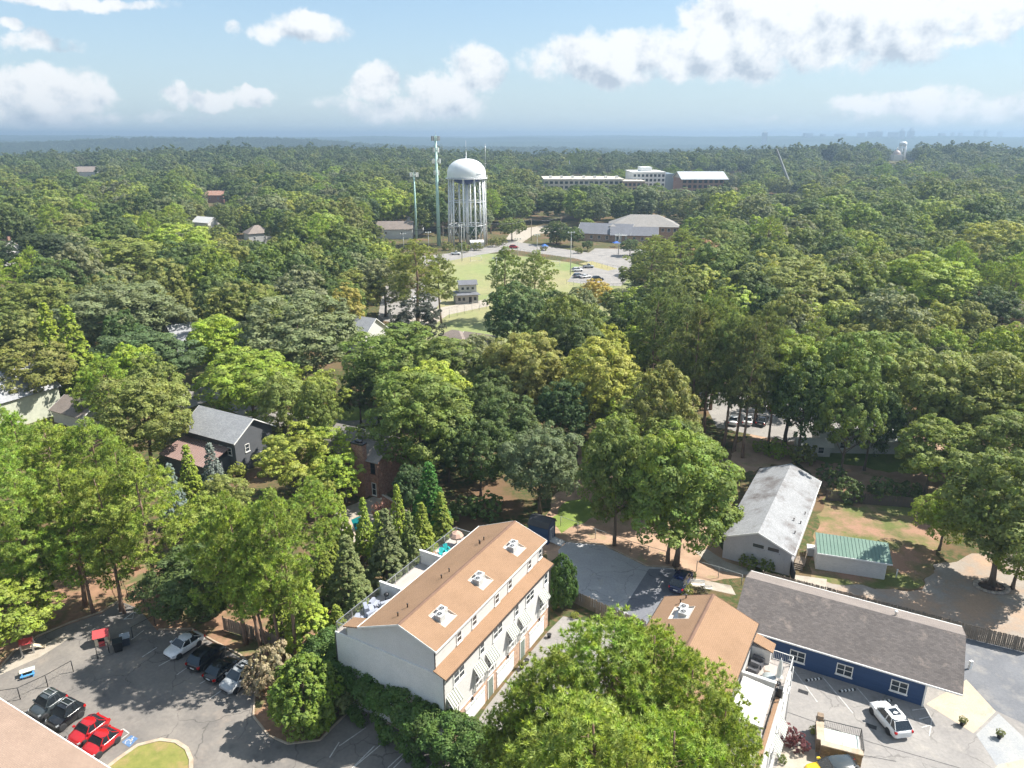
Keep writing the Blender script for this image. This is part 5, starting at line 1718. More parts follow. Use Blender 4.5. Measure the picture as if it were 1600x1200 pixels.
# right deck: furled parasol, table with chairs, grill, lounge
o = empty('patio_parasol', on(TB_, 3.0, 6.6, ZD), 0, 'furled white parasol standing at the rail of the right deck', 'parasol')
MB().tube([(0, 0, 0), (0, 0, 2.6)], .03, 6).build('pole', M_WHITE, o)
MB().lathe([(.3, .75), (.2, .9), (.22, 1.5), (.1, 2.35), (.02, 2.5)], 9, smooth=False).build('canopy', mat('parasol_white', (0.72, 0.72, 0.68), .8), o)
MB().lathe([(0, 0), (.28, 0), (.26, .1), (0, .12)], 12).build('base', M_BLACK, o)
o = empty('patio_table', on(TB_, 3.4, 5.9, ZD), 0, 'round glass patio table on the right deck', 'table')
MB().lathe([(.0, .70), (.55, .70), (.55, .74), (0, .74)], 20).build('table_top', plain('table_glass', (0.35, 0.38, 0.38), .1), o)
for k in range(4):
    a = k * 1.57 + .5
    MB().tube([(.15 * math.cos(a), .15 * math.sin(a), .7), (.4 * math.cos(a), .4 * math.sin(a), 0)], .02, 5).build('leg', M_BLACK, o)
for k, (x, y, r) in enumerate([(2.6, 5.6, 1.2), (4.2, 6.3, -1.5), (3.9, 5.1, 2.8)]):
    o = empty('patio_chair', on(TB_, x, y, ZD), r, 'brown metal patio chair at the round table on the right deck, %s' % ['by the wall', 'at the rail', 'towards the roof'][k], 'chair', 'chairs of the right deck')
    cm = plain('bronze_metal', (0.22, 0.16, 0.12), .5)
    MB().box(-.22, .22, -.22, .22, .4, .44).build('seat', cm, o)
    MB().slab([(-.22, .2, .44), (.22, .2, .44), (.22, .3, .9), (-.22, .3, .9)], .02, up=(0, -1, 0)).build('backrest', cm, o)
    for sx in (-1, 1):
        for sy in (-1, 1):
            MB().tube([(sx * .2, sy * .2, .4), (sx * .23, sy * .23, 0)], .015, 4).build('leg', cm, o)
covered(TB_, 4.4, 6.75, ZD, .5, .9, .9, .1, 'black covered grill beside the rail of the right deck', M_BLACK)
covered(TB_, 1.6, 4.6, ZD, 1.0, .8, .8, 1.4, 'dark covered lounge seat under the roof edge of the right deck', mat('dark_cover', (0.10, 0.10, 0.11), .8))
covered(TB_, 2.6, 4.5, ZD, .8, .8, .9, 1.4, 'dark covered chair under the roof edge of the right deck', mat('dark_cover', (0.10, 0.10, 0.11), .8))
for x, y, m_, t in [(14.6, 5.4, (.55, .16, .05), 'orange fire pit cover on the lower deck'), (15.0, 6.2, (.62, .58, .54), 'crumpled pale cover on the lower deck')]:
    covered(TB_, x, y, ZD, .8, .6, .4, .5, t, mat('cover_' + t[:4], m_, .8))

# ---- long dark-blue building
A1 = hit(empty('t'), 0, 0, 2, 0) if False else None
V_ = Vector((0.8785, -0.4778, 0))
ANG_V = math.atan2(V_.y, V_.x)
r0 = P(1166, 901, 5.5)
BL = empty('blue_building', (r0.x, r0.y, 0), ANG_V, 'long low navy-blue building with weathered grey-brown shingle roof and white windows', 'building')
LBL = 20.4
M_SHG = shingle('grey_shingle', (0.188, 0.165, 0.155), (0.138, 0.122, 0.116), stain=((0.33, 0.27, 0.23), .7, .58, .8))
M_NAVY = mat('navy_siding', (0.036, 0.075, 0.17), .6, (0.030, 0.064, 0.15), 1, stretch=(.2, .2, 4))
e1 = hit(BL, 1199, 992, 2, 2.9)
e2 = hit(BL, 1447, 1070, 2, 2.9)
YF, ZF, YBK, ZBK = (e1.y + e2.y) / 2, 2.9, 3.3, 4.3
wx1 = hit(BL, 1449, 1069, 1, YF + .5).x
zrf = lambda y: 5.5 + (ZF - 5.5) * (y / YF) if y < 0 else 5.5 + (ZBK - 5.5) * y / YBK
prof = [(YF + .5, 0), (YF + .5, zrf(YF + .5) - .12), (0, 5.38), (YBK - .3, zrf(YBK - .3) - .12), (YBK - .3, 0)]
MB().hexa([(.3, y, z) for y, z in prof], [(wx1, y, z) for y, z in prof]).build('wall', M_NAVY, BL)
gp = [(YF + .5, 0), (YF + .5, zrf(YF + .5) - .13), (0, 5.37), (YBK - .3, zrf(YBK - .3) - .13), (YBK - .3, 0)]
MB().hexa([(wx1 + .003, y, z) for y, z in gp], [(wx1 + .03, y, z) for y, z in gp]).build('gable_wall', M_WHITE, BL)
XE = hit(BL, 1505, 1081, 1, YF).x
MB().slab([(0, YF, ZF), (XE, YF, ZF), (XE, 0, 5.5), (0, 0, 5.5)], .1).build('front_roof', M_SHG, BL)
MB().slab([(0, 0, 5.5), (XE, 0, 5.5), (XE, YBK, ZBK), (0, YBK, ZBK)], .1).build('back_roof', shingle('grey_shingle_lit', (0.27, 0.235, 0.215), (0.235, 0.205, 0.19)), BL)  # stronger sun on this slope is put into its paler shingle colour
MB().box(-.02, XE + .02, YF - .09, YF - .003, ZF - .14, ZF + .01).box(-.02, XE + .02, YBK + .003, YBK + .09, ZBK - .14, ZBK + .01).build('gutter', M_WHITE, BL)
rk = MB()
for xx in (-.04, XE + .003):
    for a, b in (((YF, ZF), (0, 5.5)), ((0, 5.5), (YBK, ZBK))):
        rk.hexa([(xx, a[0], a[1] - .2), (xx + .04, a[0], a[1] - .2), (xx + .04, b[0], b[1] - .2), (xx, b[0], b[1] - .2)], [(xx, a[0], a[1] + .01), (xx + .04, a[0], a[1] + .01), (xx + .04, b[0], b[1] + .01), (xx, b[0], b[1] + .01)])
rk.build('rake_board', M_SHG, BL)
MB().box(wx1 - .1, wx1 + .05, YF + .42, YF + .497, 0, ZF - .1).build('corner_board', M_WHITE, BL)
for px, py in [(1246, 1025.5), (1319.5, 1047), (1405, 1073)]:
    h = hit(BL, px, py, 1, YF + .497)
    window(BL, h.x, YF + .497, h.z, 1.45, 1.25, nx=2, ny=2)
MB().lathe([(.1, 0), (.1, .45), (.16, .45), (.16, .55), (0, .58)], 8).build('vent_pipe', M_WHITE, BL, loc=(on(BL, 0, 0, 0) * 0 + Vector((hit(BL, 1399, 965, 2, 5.3).x, .5, 5.3))))
stopm = [MB().box(-.11, .11, -.09, .09, 0, .14).mesh('stop_block', m_) for m_ in (M_BLACK, M_WHITE)]
for i, (a, b) in enumerate([((1259, 1064), (1283, 1061)), ((1311, 1081), (1336, 1078)), ((1367, 1098), (1393, 1095))]):
    p, q = P(*a, .02), P(*b, .02)
    d = q - p
    o = empty('wheel_stop', p, math.atan2(d.y, d.x), 'black and white striped wheel stop in front of the blue wall, %s' % ['left', 'middle', 'right'][i], 'wheel stop')
    k = 9
    for j in range(k):
        link_mesh('block', stopm[j % 2], o, ((j + .5) * d.length / k, 0, 0), scale=(d.length / k / .22, 1, 1))
mbx = empty('mailbox', P(1378 + 137, 1045), .3, 'small white utility box beyond the right gable of the blue building', 'utility box')
MB().box(-.15, .15, -.1, .1, 0, .9).build('casing', M_WHITE, mbx)
MB().box(-.17, .17, -.12, .12, .9, .95).build('lid', M_WHITE, mbx)

# ---- pale-roofed grey building
r1 = P(1185, 832, 5.0)
GB = empty('grey_building', (r1.x, r1.y, 0), ANG_U, 'grey-walled building with pale weathered shingle roof behind the rear lot', 'building')
LG, HW = 22.3, 4.3
M_SHP = shingle('pale_shingle', (0.35, 0.355, 0.365), (0.30, 0.305, 0.315), stain=((0.14, 0.125, 0.12), .3, .48, .66))
M_GW = mat('grey_boards', (0.52, 0.52, 0.53), .7, (0.46, 0.46, 0.47), 1, stretch=(1, 1, .2))
pf = [(-HW + .3, 0), (-HW + .3, 3.2), (0, 4.85), (HW - .3, 3.2), (HW - .3, 0)]
MB().hexa([(.5, y, z) for y, z in pf], [(LG - .4, y, z) for y, z in pf]).build('wall', M_GW, GB)
MB().slab([(0, -HW, 3.2), (LG, -HW, 3.2), (LG, 0, 5.0), (0, 0, 5.0)], .12).build('right_roof', M_SHP, GB)
MB().slab([(0, 0, 5.0), (LG, 0, 5.0), (LG, HW, 3.2), (0, HW, 3.2)], .12).build('left_roof', M_SHP, GB)
rk = MB()
for a, b in (((-HW, 3.2), (0, 5.0)), ((0, 5.0), (HW, 3.2))):
    rk.hexa([(-.05, a[0], a[1] - .2), (-.003, a[0], a[1] - .2), (-.003, b[0], b[1] - .2), (-.05, b[0], b[1] - .2)], [(-.05, a[0], a[1] + .01), (-.003, a[0], a[1] + .01), (-.003, b[0], b[1] + .01), (-.05, b[0], b[1] + .01)])
rk.build('rake_board', M_WHITE, GB)
obox('gutter', M_WHITE, GB, 0, LG, -HW - .08, -HW - .003, 3.05, 3.2)
for px, py in [(1185, 853), (1208.5, 859)]:
    h = hit(GB, px, py, 0, .497)
    window(GB, .497, h.y, h.z, 1.5, .7, face=-math.pi / 2, nx=1, ny=1, frame=M_GW)
hp = hit(GB, 1226, 872, 0, .5)
obox('corner_pipe', M_GW, GB, .42, .497, hp.y - .04, hp.y + .04, 0, 3.3)
for px, py in [(1259, 795), (1252, 810), (1241, 809), (1243, 826)]:
    h = hit(GB, px, py, 2, 4.2)
    link_mesh('vent_pipe', vm, GB, (h.x, max(-HW + .2, min(-.2, h.y)), 5.0 - 1.8 * abs(h.y) / HW - .02))
stp = empty('porch_steps', P(1250, 882), ANG_U, 'small weathered wooden landing with railing beside the grey building', 'steps')
obox('platform', M_WOOD, stp, -.9, .9, -.6, .6, .5, .6)
for i in range(3):
    obox('step', M_WOOD, stp, -1.5 + i * .2, -1.3 + i * .2, -.5, .5, .1 + i * .14, .16 + i * .14)
railing(stp, [(-.85, -.55, .6), (.85, -.55, .6), (.85, .55, .6)], m=M_WOOD)
gt = empty('black_gate', P(1236, 905), ANG_U + .3, 'tall narrow black gate panel beside the landing', 'gate')
obox('leaf', M_BLACK, gt, -1.6, 1.6, -.04, .04, .1, 2.0)
for s in (-1.65, 1.65):
    obox('post', M_BLACK, gt, s - .05, s + .05, -.05, .05, 0, 2.1)

# ---- green-roofed shed
g0 = P(1277, 864, 2.4)
gd = P(1395, 882, 2.4) - g0
GS = empty('green_roof_shed', (g0.x, g0.y, 0), math.atan2(gd.y, gd.x), 'low white shed with ribbed green metal roof on the grassy yard', 'shed')
LS, WS = gd.length, 4.0
M_GREEN = mat('green_metal', (0.115, 0.20, 0.155), .5, (0.15, 0.235, 0.185), .4, spec=.5)
MB().box(.1, LS - .5, .3, WS - .3, 0, 2.32).build('wall', M_SIDING, GS)
MB().slab([(0, 0, 2.4), (LS, 0, 2.4), (LS, WS, 3.0), (0, WS, 3.0)], .06).build('roof', M_GREEN, GS)
rb = MB().hexa([(-.02, 0, 2.4), (.02, 0, 2.4), (.02, WS, 3.0), (-.02, WS, 3.0)], [(-.02, 0, 2.45), (.02, 0, 2.45), (.02, WS, 3.05), (-.02, WS, 3.05)]).mesh('roof_rib', M_GREEN)
for i in range(21):
    link_mesh('roof_rib', rb, GS, (.03 + i * (LS - .06) / 20, 0, .002))
obox('fascia', M_WHITE, GS, 0, LS, -.06, -.003, 2.24, 2.41)
bx = empty('storage_box', P(1268, 866), math.atan2(gd.y, gd.x), 'grey storage box between the grey building and the green-roofed shed', 'box')
obox('body', M_GW, bx, -.6, .6, -.5, .5, 0, 1.0)
obox('lid', M_WHITE, bx, -.65, .65, -.55, .55, 1.0, 1.08)
pp = empty('vent_post', P(1400, 903), 0, 'short white pipe standing on the grass right of the green shed', 'pipe')
MB().lathe([(.07, 0), (.07, 1.1)], 8).build('pipe', M_WHITE, pp)
MB().lathe([(.1, 1.1), (.1, 1.18), (0, 1.2)], 8).build('cap', M_WHITE, pp)

# ---- navy garden shed with ramp
d0_ = P(824, 816, 2.6)
SH = empty('garden_shed', (d0_.x, d0_.y, 0), ANG_V, 'small navy garden shed with black roof and white double door behind the townhouse', 'shed')
obox('wall', M_NAVY, SH, .1, 2.9, .15, 2.4, 0, 2.3)
MB().slab([(0, 0, 2.3), (3.0, 0, 2.3), (3.0, .5, 2.95), (0, .5, 2.95)], .07).slab([(0, .5, 2.95), (3, .5, 2.95), (3, 1.3, 3.2), (0, 1.3, 3.2)], .07).slab([(0, 1.3, 3.2), (3, 1.3, 3.2), (3, 2.1, 2.95), (0, 2.1, 2.95)], .07).slab(
    [(0, 2.1, 2.95), (3, 2.1, 2.95), (3, 2.6, 2.3), (0, 2.6, 2.3)], .07).build('roof', mat('black_shingle', (0.07, 0.07, 0.075), .9), SH)
MB().add([(2.9, .15, 2.3), (2.9, .5, 2.88), (2.9, 1.3, 3.13), (2.9, 2.1, 2.88), (2.9, 2.4, 2.3)], [(0, 1, 2, 3, 4)]).build('gable', M_NAVY, SH)
for y in (.75, 1.3):
    dd = obox('door', M_WHITE, SH, 2.903, 2.94, y, y + .5, .15, 2.0)
    obox('door_pane', M_NAVY, dd, 2.941, 2.95, y + .1, y + .4, .3, 1.8)
MB().slab([(3.0, .6, .3), (4.6, .6, .04), (4.6, 2.0, .04), (3.0, 2.0, .3)], .05).build('ramp', mat('ramp_board', (0.5, 0.5, 0.5), .7), SH)


# ---- roof corner at the lower left
q0, q1 = P(0, 1092, 3.3), P(85, 1146, 3.3)
qd = (q1 - q0).normalized()
CB = empty('corner_building', (q0.x, q0.y, 0), math.atan2(qd.y, qd.x), 'corner of a low building with pinkish-tan roof at the lower left edge', 'building')
obox('wall', M_SIDING, CB, -9.5, 16.5, -7.5, -.5, 0, 3.1)
MB().slab([(-10, 0, 3.3), (17, 0, 3.3), (17, -8, 5.2), (-10, -8, 5.2)], .1).build('roof', shingle('pink_tan_shingle', (0.35, 0.255, 0.20), (0.32, 0.23, 0.18)), CB)
obox('gutter', M_WHITE, CB, -10, 17, .003, .09, 3.15, 3.31)

# ---- neighbourhood houses
def house(name, label, loc, ang, L, Wd, he, hr, roof, wall, ov=.4, hip=False, wins=(), zb=0.0, chim=None, group=None):
    o = empty(name, (loc[0], loc[1], zb), ang, label, 'house', group)
    a, b = L / 2, Wd / 2
    if hip:
        MB().box(-a, a, -b, b, 0, he - .05).build('wall', wall, o)
        k = min(b, a) * 1.0
        A, B_, C2, D = (-a - ov, -b - ov, he), (a + ov, -b - ov, he), (a + ov, b + ov, he), (-a - ov, b + ov, he)
        R1, R2 = (-a + k, 0, hr), (a - k, 0, hr)
        mb = MB()
        mb.slab([A, B_, R2, R1], .1).slab([C2, D, R1, R2], .1)
        mb.add([B_, C2, R2], [(0, 1, 2)]).add([D, A, R1], [(0, 1, 2)])
        mb.build('roof', roof, o)
    else:
        pf = [(-b, 0), (-b, he), (0, hr - .12), (b, he), (b, 0)]
        MB().hexa([(-a, y, z) for y, z in pf], [(a, y, z) for y, z in pf]).build('wall', wall, o)
        s = (hr - he) / b
        ze = he - s * ov + .06
        MB().slab([(-a - ov, -b - ov, ze), (a + ov, -b - ov, ze), (a + ov, 0, hr), (-a - ov, 0, hr)], .1).slab([(-a - ov, b + ov, ze), (a + ov, b + ov, ze), (a + ov, 0, hr), (-a - ov, 0, hr)], .1).build('roof', roof, o)
        for xx in (-a - ov - .05, a + ov + .003):
            for sg in (-1, 1):
                MB().hexa([(xx, sg * (b + ov), ze - .18), (xx + .045, sg * (b + ov), ze - .18), (xx + .045, 0, hr - .18), (xx, 0, hr - .18)], [(xx, sg * (b + ov), ze + .02), (xx + .045, sg * (b + ov), ze + .02), (xx + .045, 0, hr + .02), (xx, 0, hr + .02)]).build('rake_board', M_WHITE, o)
    for x, y, z, w, h, f in wins:
        window(o, x, y, z, w, h, face=f, nx=1, ny=2)
    if chim:
        x, y, s, z1 = chim
        c = obox('chimney', M_REDBRICK, o, x - s / 2, x + s / 2, y - s / 2, y + s / 2, 0, z1)
        obox('chimney_cap', M_BLACK, c, x - s / 2 - .06, x + s / 2 + .06, y - s / 2 - .06, y + s / 2 + .06, z1, z1 + .15)
    return o


M_GSH = shingle('blue_grey_shingle', (0.40, 0.405, 0.42), (0.32, 0.325, 0.34))
M_BSH = shingle('brown_shingle', (0.30, 0.25, 0.22), (0.25, 0.21, 0.185))
M_DGW = mat('dark_grey_siding', (0.115, 0.12, 0.13), .7, (0.10, 0.105, 0.115), 1)
c_ = P(345, 652, 6.5)
HA = house('grey_house', 'charcoal-walled house with blue-grey hipped shingle roof behind the blue spruces', (c_.x + 1.6, c_.y - 1.6), ANG_V, 11.5, 7.6, 5.6, 8.1, M_GSH, M_DGW, ov=.5,
           wins=[(2.5, -3.803, 3.6, .9, 1.3, 0), (4.5, -3.803, 3.6, .9, 1.3, 0), (5.753, -1.5, 3.6, .9, 1.3, math.pi / 2), (5.753, 1.2, 1.3, .9, 1.3, math.pi / 2)])
M_BRM = mat('brown_metal_roof', (0.30, 0.20, 0.18), .45, (0.35, 0.25, 0.22), .5)
pc = P(306, 705, 3.4)
PO = empty('porch_wing', (pc.x, pc.y, 0), ANG_V, 'low wing with brown standing-seam metal roof in front of the charcoal house', 'building')
MB().box(-4.8, 4.8, -2.2, 3.2, 0, 2.9).build('wall', M_DGW, PO)
MB().slab([(-5.2, -2.8, 2.9), (5.2, -2.8, 2.9), (5.2, 2.2, 4.2), (-5.2, 2.2, 4.2)], .08).build('roof', M_BRM, PO)
rb2 = MB().hexa([(-.025, -2.8, 2.9), (.025, -2.8, 2.9), (.025, 2.2, 4.2), (-.025, 2.2, 4.2)], [(-.025, -2.8, 2.98), (.025, -2.8, 2.98), (.025, 2.2, 4.28), (-.025, 2.2, 4.28)]).mesh('standing_seam', M_BRM)
for i in range(22):
    link_mesh('standing_seam', rb2, PO, (-5.15 + i * .49, 0, .002))
c_ = P(20, 612, 5.5)
house('cream_house', 'pale green-cream gabled house with grey roof on the left edge', (c_.x - 2, c_.y), ANG_V + math.pi / 2, 14, 11, 5.5, 9.3, M_GSH, mat('cream_siding', (0.60, 0.62, 0.50), .7), wins=[(-7.003, 0.5, 6.4, .9, 1.2, -math.pi / 2), (-7.003, -3.2, 3.6, .9, 1.3, -math.pi / 2)])
c_ = P(128, 634, 3)
house('garage_wing', 'low brown-roofed garage beyond the orange-flecked oak', (c_.x, c_.y), ANG_V, 9, 6, 2.6, 4.4, M_BSH, M_SIDING)
# brick house with the tall chimney
b0 = P(585, 780, 0)
BH = empty('brick_house', (b0.x - 1.0, b0.y + .5, 0), ANG_V, 'red-brick house with a tall chimney, half hidden by feathery trees', 'house')
obox('wall', M_REDBRICK, BH, -9, 1.6, 0.6, 9, -.1, 5.9)
ch = obox('chimney', M_REDBRICK, BH, -2.2, -.2, -.3, .598, -.1, 8.3)
obox('chimney_cap', M_BLACK, ch, -2.3, -.1, -.4, .7, 8.302, 8.5)
obox('chimney_pot', M_BLACK, ch, -1.7, -.7, -.1, .5, 8.502, 8.8)
MB().slab([(-9.5, .1, 5.8), (2.0, .1, 5.8), (2.0, 4.9, 8.2), (-9.5, 4.9, 8.2)], .12).slab([(-9.5, 9.5, 5.8), (2.0, 9.5, 5.8), (2.0, 4.9, 8.2), (-9.5, 4.9, 8.2)], .12).build('roof', shingle('taupe_shingle', (0.34, 0.30, 0.27), (0.28, 0.25, 0.225)), BH)
MB().add([(1.6, .6, 5.9), (1.6, 9, 5.9), (1.6, 4.9, 8.1)], [(0, 1, 2)]).build('gable', M_REDBRICK, BH)
window(BH, .75, .597, 4.6, .8, 1.6, ny=2, frame=M_BLACK)
window(BH, .75, .597, 1.3, .8, 2.0, ny=2, frame=M_WHITE)
window(BH, -3.2, .597, 4.4, .9, 1.5, ny=2, frame=M_BLACK)
gw = empty('garden_wall', P(598, 785), ANG_V - .3, 'low red-brick garden wall beside the chimney house', 'wall')
obox('brickwork', M_REDBRICK, gw, 0, 4.5, -.12, .12, 0, 1.2)
obox('coping', M_BRICK, gw, -.03, 4.53, -.16, .16, 1.2, 1.27)
dk = empty('raised_deck', P(548, 775), ANG_V, 'dark raised timber deck beside the brick chimney house', 'deck')
obox('floor', M_WOOD, dk, -4, 1, -2, 1.5, 2.3, 2.4)
for x in (-3.8, -1.5, .8):
    obox('post', M_WOOD, dk, x - .07, x + .07, -1.9, -1.76, 0, 2.3)
railing(dk, [(-4, -2, 2.4), (1, -2, 2.4), (1, 1.5, 2.4)], m=M_WOOD)
po = poly_sheet('garden_pool', [(546, 813), (562, 806), (578, 812), (574, 832), (556, 836)], .06, plain('pool_water', (0.01, 0.16, 0.17), .06, spec=.7))
kerb('pool_coping', [(546, 813), (562, 806), (578, 812), (574, 832), (556, 836)], closed=True, w=.4, h=.1)
for nm, px, py, L, Wd, he, hr, rf, wl, ang, lab in [
    ('white_house', 322, 346, 12, 8, 7, 9.5, M_SIDING, M_SIDING, ANG_V, 'bright white house among trees in the left distance'),
    ('brick_house', 337, 304, 14, 10, 6, 9, M_REDBRICK, M_REDBRICK, .1, 'low red-brown building among trees in the left distance'),
    ('brown_roof_house', 402, 363, 11, 9, 5.5, 9, M_BSH, M_SIDING, .6, 'house with brown hipped roof among the trees left of the masts'),
    ('pale_house', 134, 268, 24, 16, 10, 15, M_BSH, M_SIDING, .2, 'pale house with pinkish roof far off on the left'),
    ('gabled_house', 8, 388, 10, 8, 7, 10.5, M_BSH, M_SIDING, ANG_V, 'brown-roofed house with white chimney on the left edge'),
    ('grey_roof_house', 300, 522, 10, 8, 5, 8, M_GSH, M_SIDING, ANG_V + 1.2, 'house with a pale grey gable roof left of the round bright maple'),
    ('grey_roof_house', 562, 512, 10, 8, 5, 8, M_GSH, M_SIDING, ANG_V, 'grey-roofed house behind the wide grey-green oak'),
    ('tan_roof_house', 618, 356, 18, 10, 5, 8.5, M_BSH, M_SIDING, .05, 'tan-roofed house behind the small mast'),
    ('tan_roof_house', 645, 350, 10, 9, 5, 9.5, M_BSH, M_SIDING, 1.4, 'taller tan gable between the two masts'),
    ('bungalow', 712, 528, 9, 7, 3.4, 5.4, M_BSH, M_SIDING, ANG_V, 'grey-brown hipped bungalow roof below the press box'),
    ('bungalow', 750, 532, 8, 7, 3.4, 5.2, M_BSH, M_SIDING, ANG_V, 'second bungalow roof below the field, to the right'),
    ('white_roof_house', 1315, 512, 6, 5, 5, 7, M_WHITE, M_SIDING, .3, 'small white roof glimpsed above the tall right-hand trees'),
    ('yard_house', 1590, 478, 12, 8, 3.6, 5.6, M_BSH, M_BRICK, .1, 'low brown-roofed house at the far right lawn'),
    ('long_shed', 1340, 678, 13, 5, 2.5, 3.4, M_WHITE, M_SIDING, -.05, 'long white-roofed shed beyond the clearing'),
    ('long_shed', 1270, 690, 5, 3, 2.0, 2.7, M_WHITE, M_SIDING, -.1, 'short white-roofed shed beyond the clearing'),
]:
    p = P(px, py, he)
    zb = float(terrain(p.x, p.y))
    if zb > .3:
        for _ in range(6):
            p = P(px, py, he + zb)
            zb = float(terrain(p.x, p.y))
    house(nm, lab, p, ang, L, Wd, he, hr, rf, wl, hip='hip' in lab, zb=zb,
          wins=[(-L * .25, -Wd / 2 - .003, he * .6, 1.0, 1.3, 0), (L * .2, -Wd / 2 - .003, he * .6, 1.0, 1.3, 0)], chim=(L / 2 - 1, 0, 1.0, hr + 1.6) if 'chimney' in lab else None)

# ---- school beyond the field
M_SCH = shingle('school_shingle', (0.22, 0.225, 0.25), (0.18, 0.185, 0.205))
M_SCH2 = shingle('school_shingle_brown', (0.33, 0.31, 0.29), (0.28, 0.265, 0.25))
p = P(957, 378)
S1 = house('school_wing', 'single-storey school wing with slate-grey roof beyond the field parking', (p.x - 2, p.y + 9), -.35, 26, 15, 4, 8.2, M_SCH, M_BRICK, ov=.8, wins=[(x, -7.503, 2, 1.4, 1.6, 0) for x in (-10, -6, -2, 2, 6, 10)])
S2 = house('school_wing', 'slate-roofed entrance block of the school with pale columns', (p.x + 11, p.y + 2), -.15, 22, 10, 4, 7.2, M_SCH, M_BRICK, ov=.8, wins=[(x, -5.003, 2, 1.4, 1.6, 0) for x in (-8, -4, 0, 4)])
for x in (-9, -6.5, -4):
    obox('column', M_WHITE, S2, x - .2, x + .2, -6.6, -6.2, 0, 3.5)
obox('porch_roof', M_WHITE, S2, -9.6, -3.4, -6.9, -5.85, 3.5, 3.8)
p = P(1008, 352, 7)
S3 = house('school_hall', 'two-storey brick school hall with brown hipped roof behind the school wing', (p.x, p.y + 4), -.12, 34, 20, 7, 12, M_SCH2, M_BRICK, ov=1, hip=True, wins=[(x, -10.003, 5.4, 1.5, 1.6, 0) for x in range(-15, 17, 3)])


def block(name, label, px0, px1, pyt, D, depth, wall, roofm, rows, nfl, fl=3.6, ang=0.0, cat='building', gable=None, inset=True):
    """large distant building on the photo columns px0..px1 with its roof line at pyt"""
    a, b = at_dist(px0, pyt, D), at_dist(px1, pyt, D)
    w = b.x - a.x
    zb = float(terrain((a.x + b.x) / 2, D))
    h = a.z - zb
    o = empty(name, ((a.x + b.x) / 2, D, zb), ang, label, cat)
    obox('wall', wall, o, -w / 2, w / 2, 0, depth, 0, h)
    if roofm:
        obox('roof', roofm, o, -w / 2 - .4, w / 2 + .4, -.4, depth + .4, h + .003, h + .6)
    me = MB().box(-w / rows * .3, w / rows * .3, -.08, 0, -fl * .28, fl * .28).mesh('dark_window', M_GLASS)
    for f in range(nfl):
        for r in range(rows):
            link_mesh('window', me, o, (-w / 2 + w * (r + .5) / rows, -.003, h - fl * (f + .6)))
    return o, w, h


M_BEI = mat('beige_concrete', (0.60, 0.54, 0.45), .8)
o, w, h = block('parking_deck', 'long beige parking deck with dark openings among the trees right of the water tower', 850, 975, 281, 600, 45, M_BEI, M_BEI, 16, 3)
for i in range(7):
    obox('stair_head', M_WHITE, o, -w / 2 + 5 + i * 9, -w / 2 + 7 + i * 9, 12, 16, h + .6, h + 2.4)
block('office_building', 'brown-banded low office building right of the beige deck', 975, 1008, 284, 590, 30, M_BRICK, M_BEI, 5, 2)
o, w, h = block('office_building', 'white modern office block with stepped roof', 989, 1040, 270, 610, 40, M_WHITE, M_WHITE, 8, 4)
obox('penthouse', M_WHITE, o, -w * .2, w * .15, 10, 25, h + .6, h + 4)
obox('side_block', plain('tinted_glazing', (0.18, 0.22, 0.25), .3), o, w / 2 + .01, w / 2 + 8, 4, 36, 0, h - 1)
o, w, h = block('office_building', 'red-brick office building with pale metal gabled roof', 1066, 1132, 279, 560, 30, M_REDBRICK, None, 8, 4)
ms = mat('pale_metal_roof', (0.52, 0.55, 0.57), .4)
MB().slab([(-w / 2 - 1, -1.5, h - .5), (w / 2 + 3, -1.5, h - .5), (w / 2 + 3, 15, h + 4.5), (-w / 2 - 1, 15, h + 4.5)], .4).slab([(-w / 2 - 1, 31.5, h - .5), (w / 2 + 3, 31.5, h - .5), (w / 2 + 3, 15, h + 4.5), (-w / 2 - 1, 15, h + 4.5)], .4).build('metal_roof', ms, o)
MB().add([(-w / 2, 0, h), (-w / 2, 30, h), (-w / 2, 15, h + 4.3)], [(0, 2, 1)]).add([(w / 2, 0, h), (w / 2, 30, h), (w / 2, 15, h + 4.3)], [(0, 1, 2)]).build('gable', M_BEI, o)
for i, (x0, x1, y) in enumerate([(770, 800, 289), (795, 822, 286), (815, 850, 289)]):
    p = at_dist((x0 + x1) / 2, y, 560)
    house('flat_house', 'brown-roofed low building behind the tree belt right of the tower, %s' % ['left', 'middle', 'right'][i], (p.x, p.y), .1, 17, 14, p.z - 3, p.z, M_BSH, M_BEI, zb=0)
for i, (x, y, D, w_) in enumerate([(936, 262, 1150, 14), (1075, 261, 1200, 26), (1030, 262, 1200, 20)]):
    p = at_dist(x, y, D)
    zb = float(terrain(p.x, p.y))
    house('distant_house', 'pale distant house on the wooded rise behind the offices, %s' % ['left', 'right', 'middle'][i], (p.x, p.y), .2, w_, 12, p.z - zb - 3, p.z - zb + 1, M_BSH, M_SIDING, zb=zb)
for i, (x0, x1, y, D) in enumerate([(1308, 1334, 244, 2000), (1338, 1360, 245, 2000), (1115, 1142, 233, 3600), (1055, 1075, 228, 5000)]):
    a, b = at_dist(x0, y, D), at_dist(x1, y, D)
    zb = float(terrain(a.x, D))
    o = empty('warehouse', ((a.x + b.x) / 2, D, zb), 0, 'long flat warehouse roof in the haze, %s' % ['left of the pair near the far tower', 'right of the pair near the far tower', 'right of the crane foot, higher up', 'small one left of the crane'][i], 'building')
    obox('wall', M_BEI, o, -(b.x - a.x) / 2, (b.x - a.x) / 2, 0, 60, 0, a.z - zb)
    obox('roof', M_WHITE, o, -(b.x - a.x) / 2 - 1, (b.x - a.x) / 2 + 1, -1, 61, a.z - zb + .01, a.z - zb + 2)
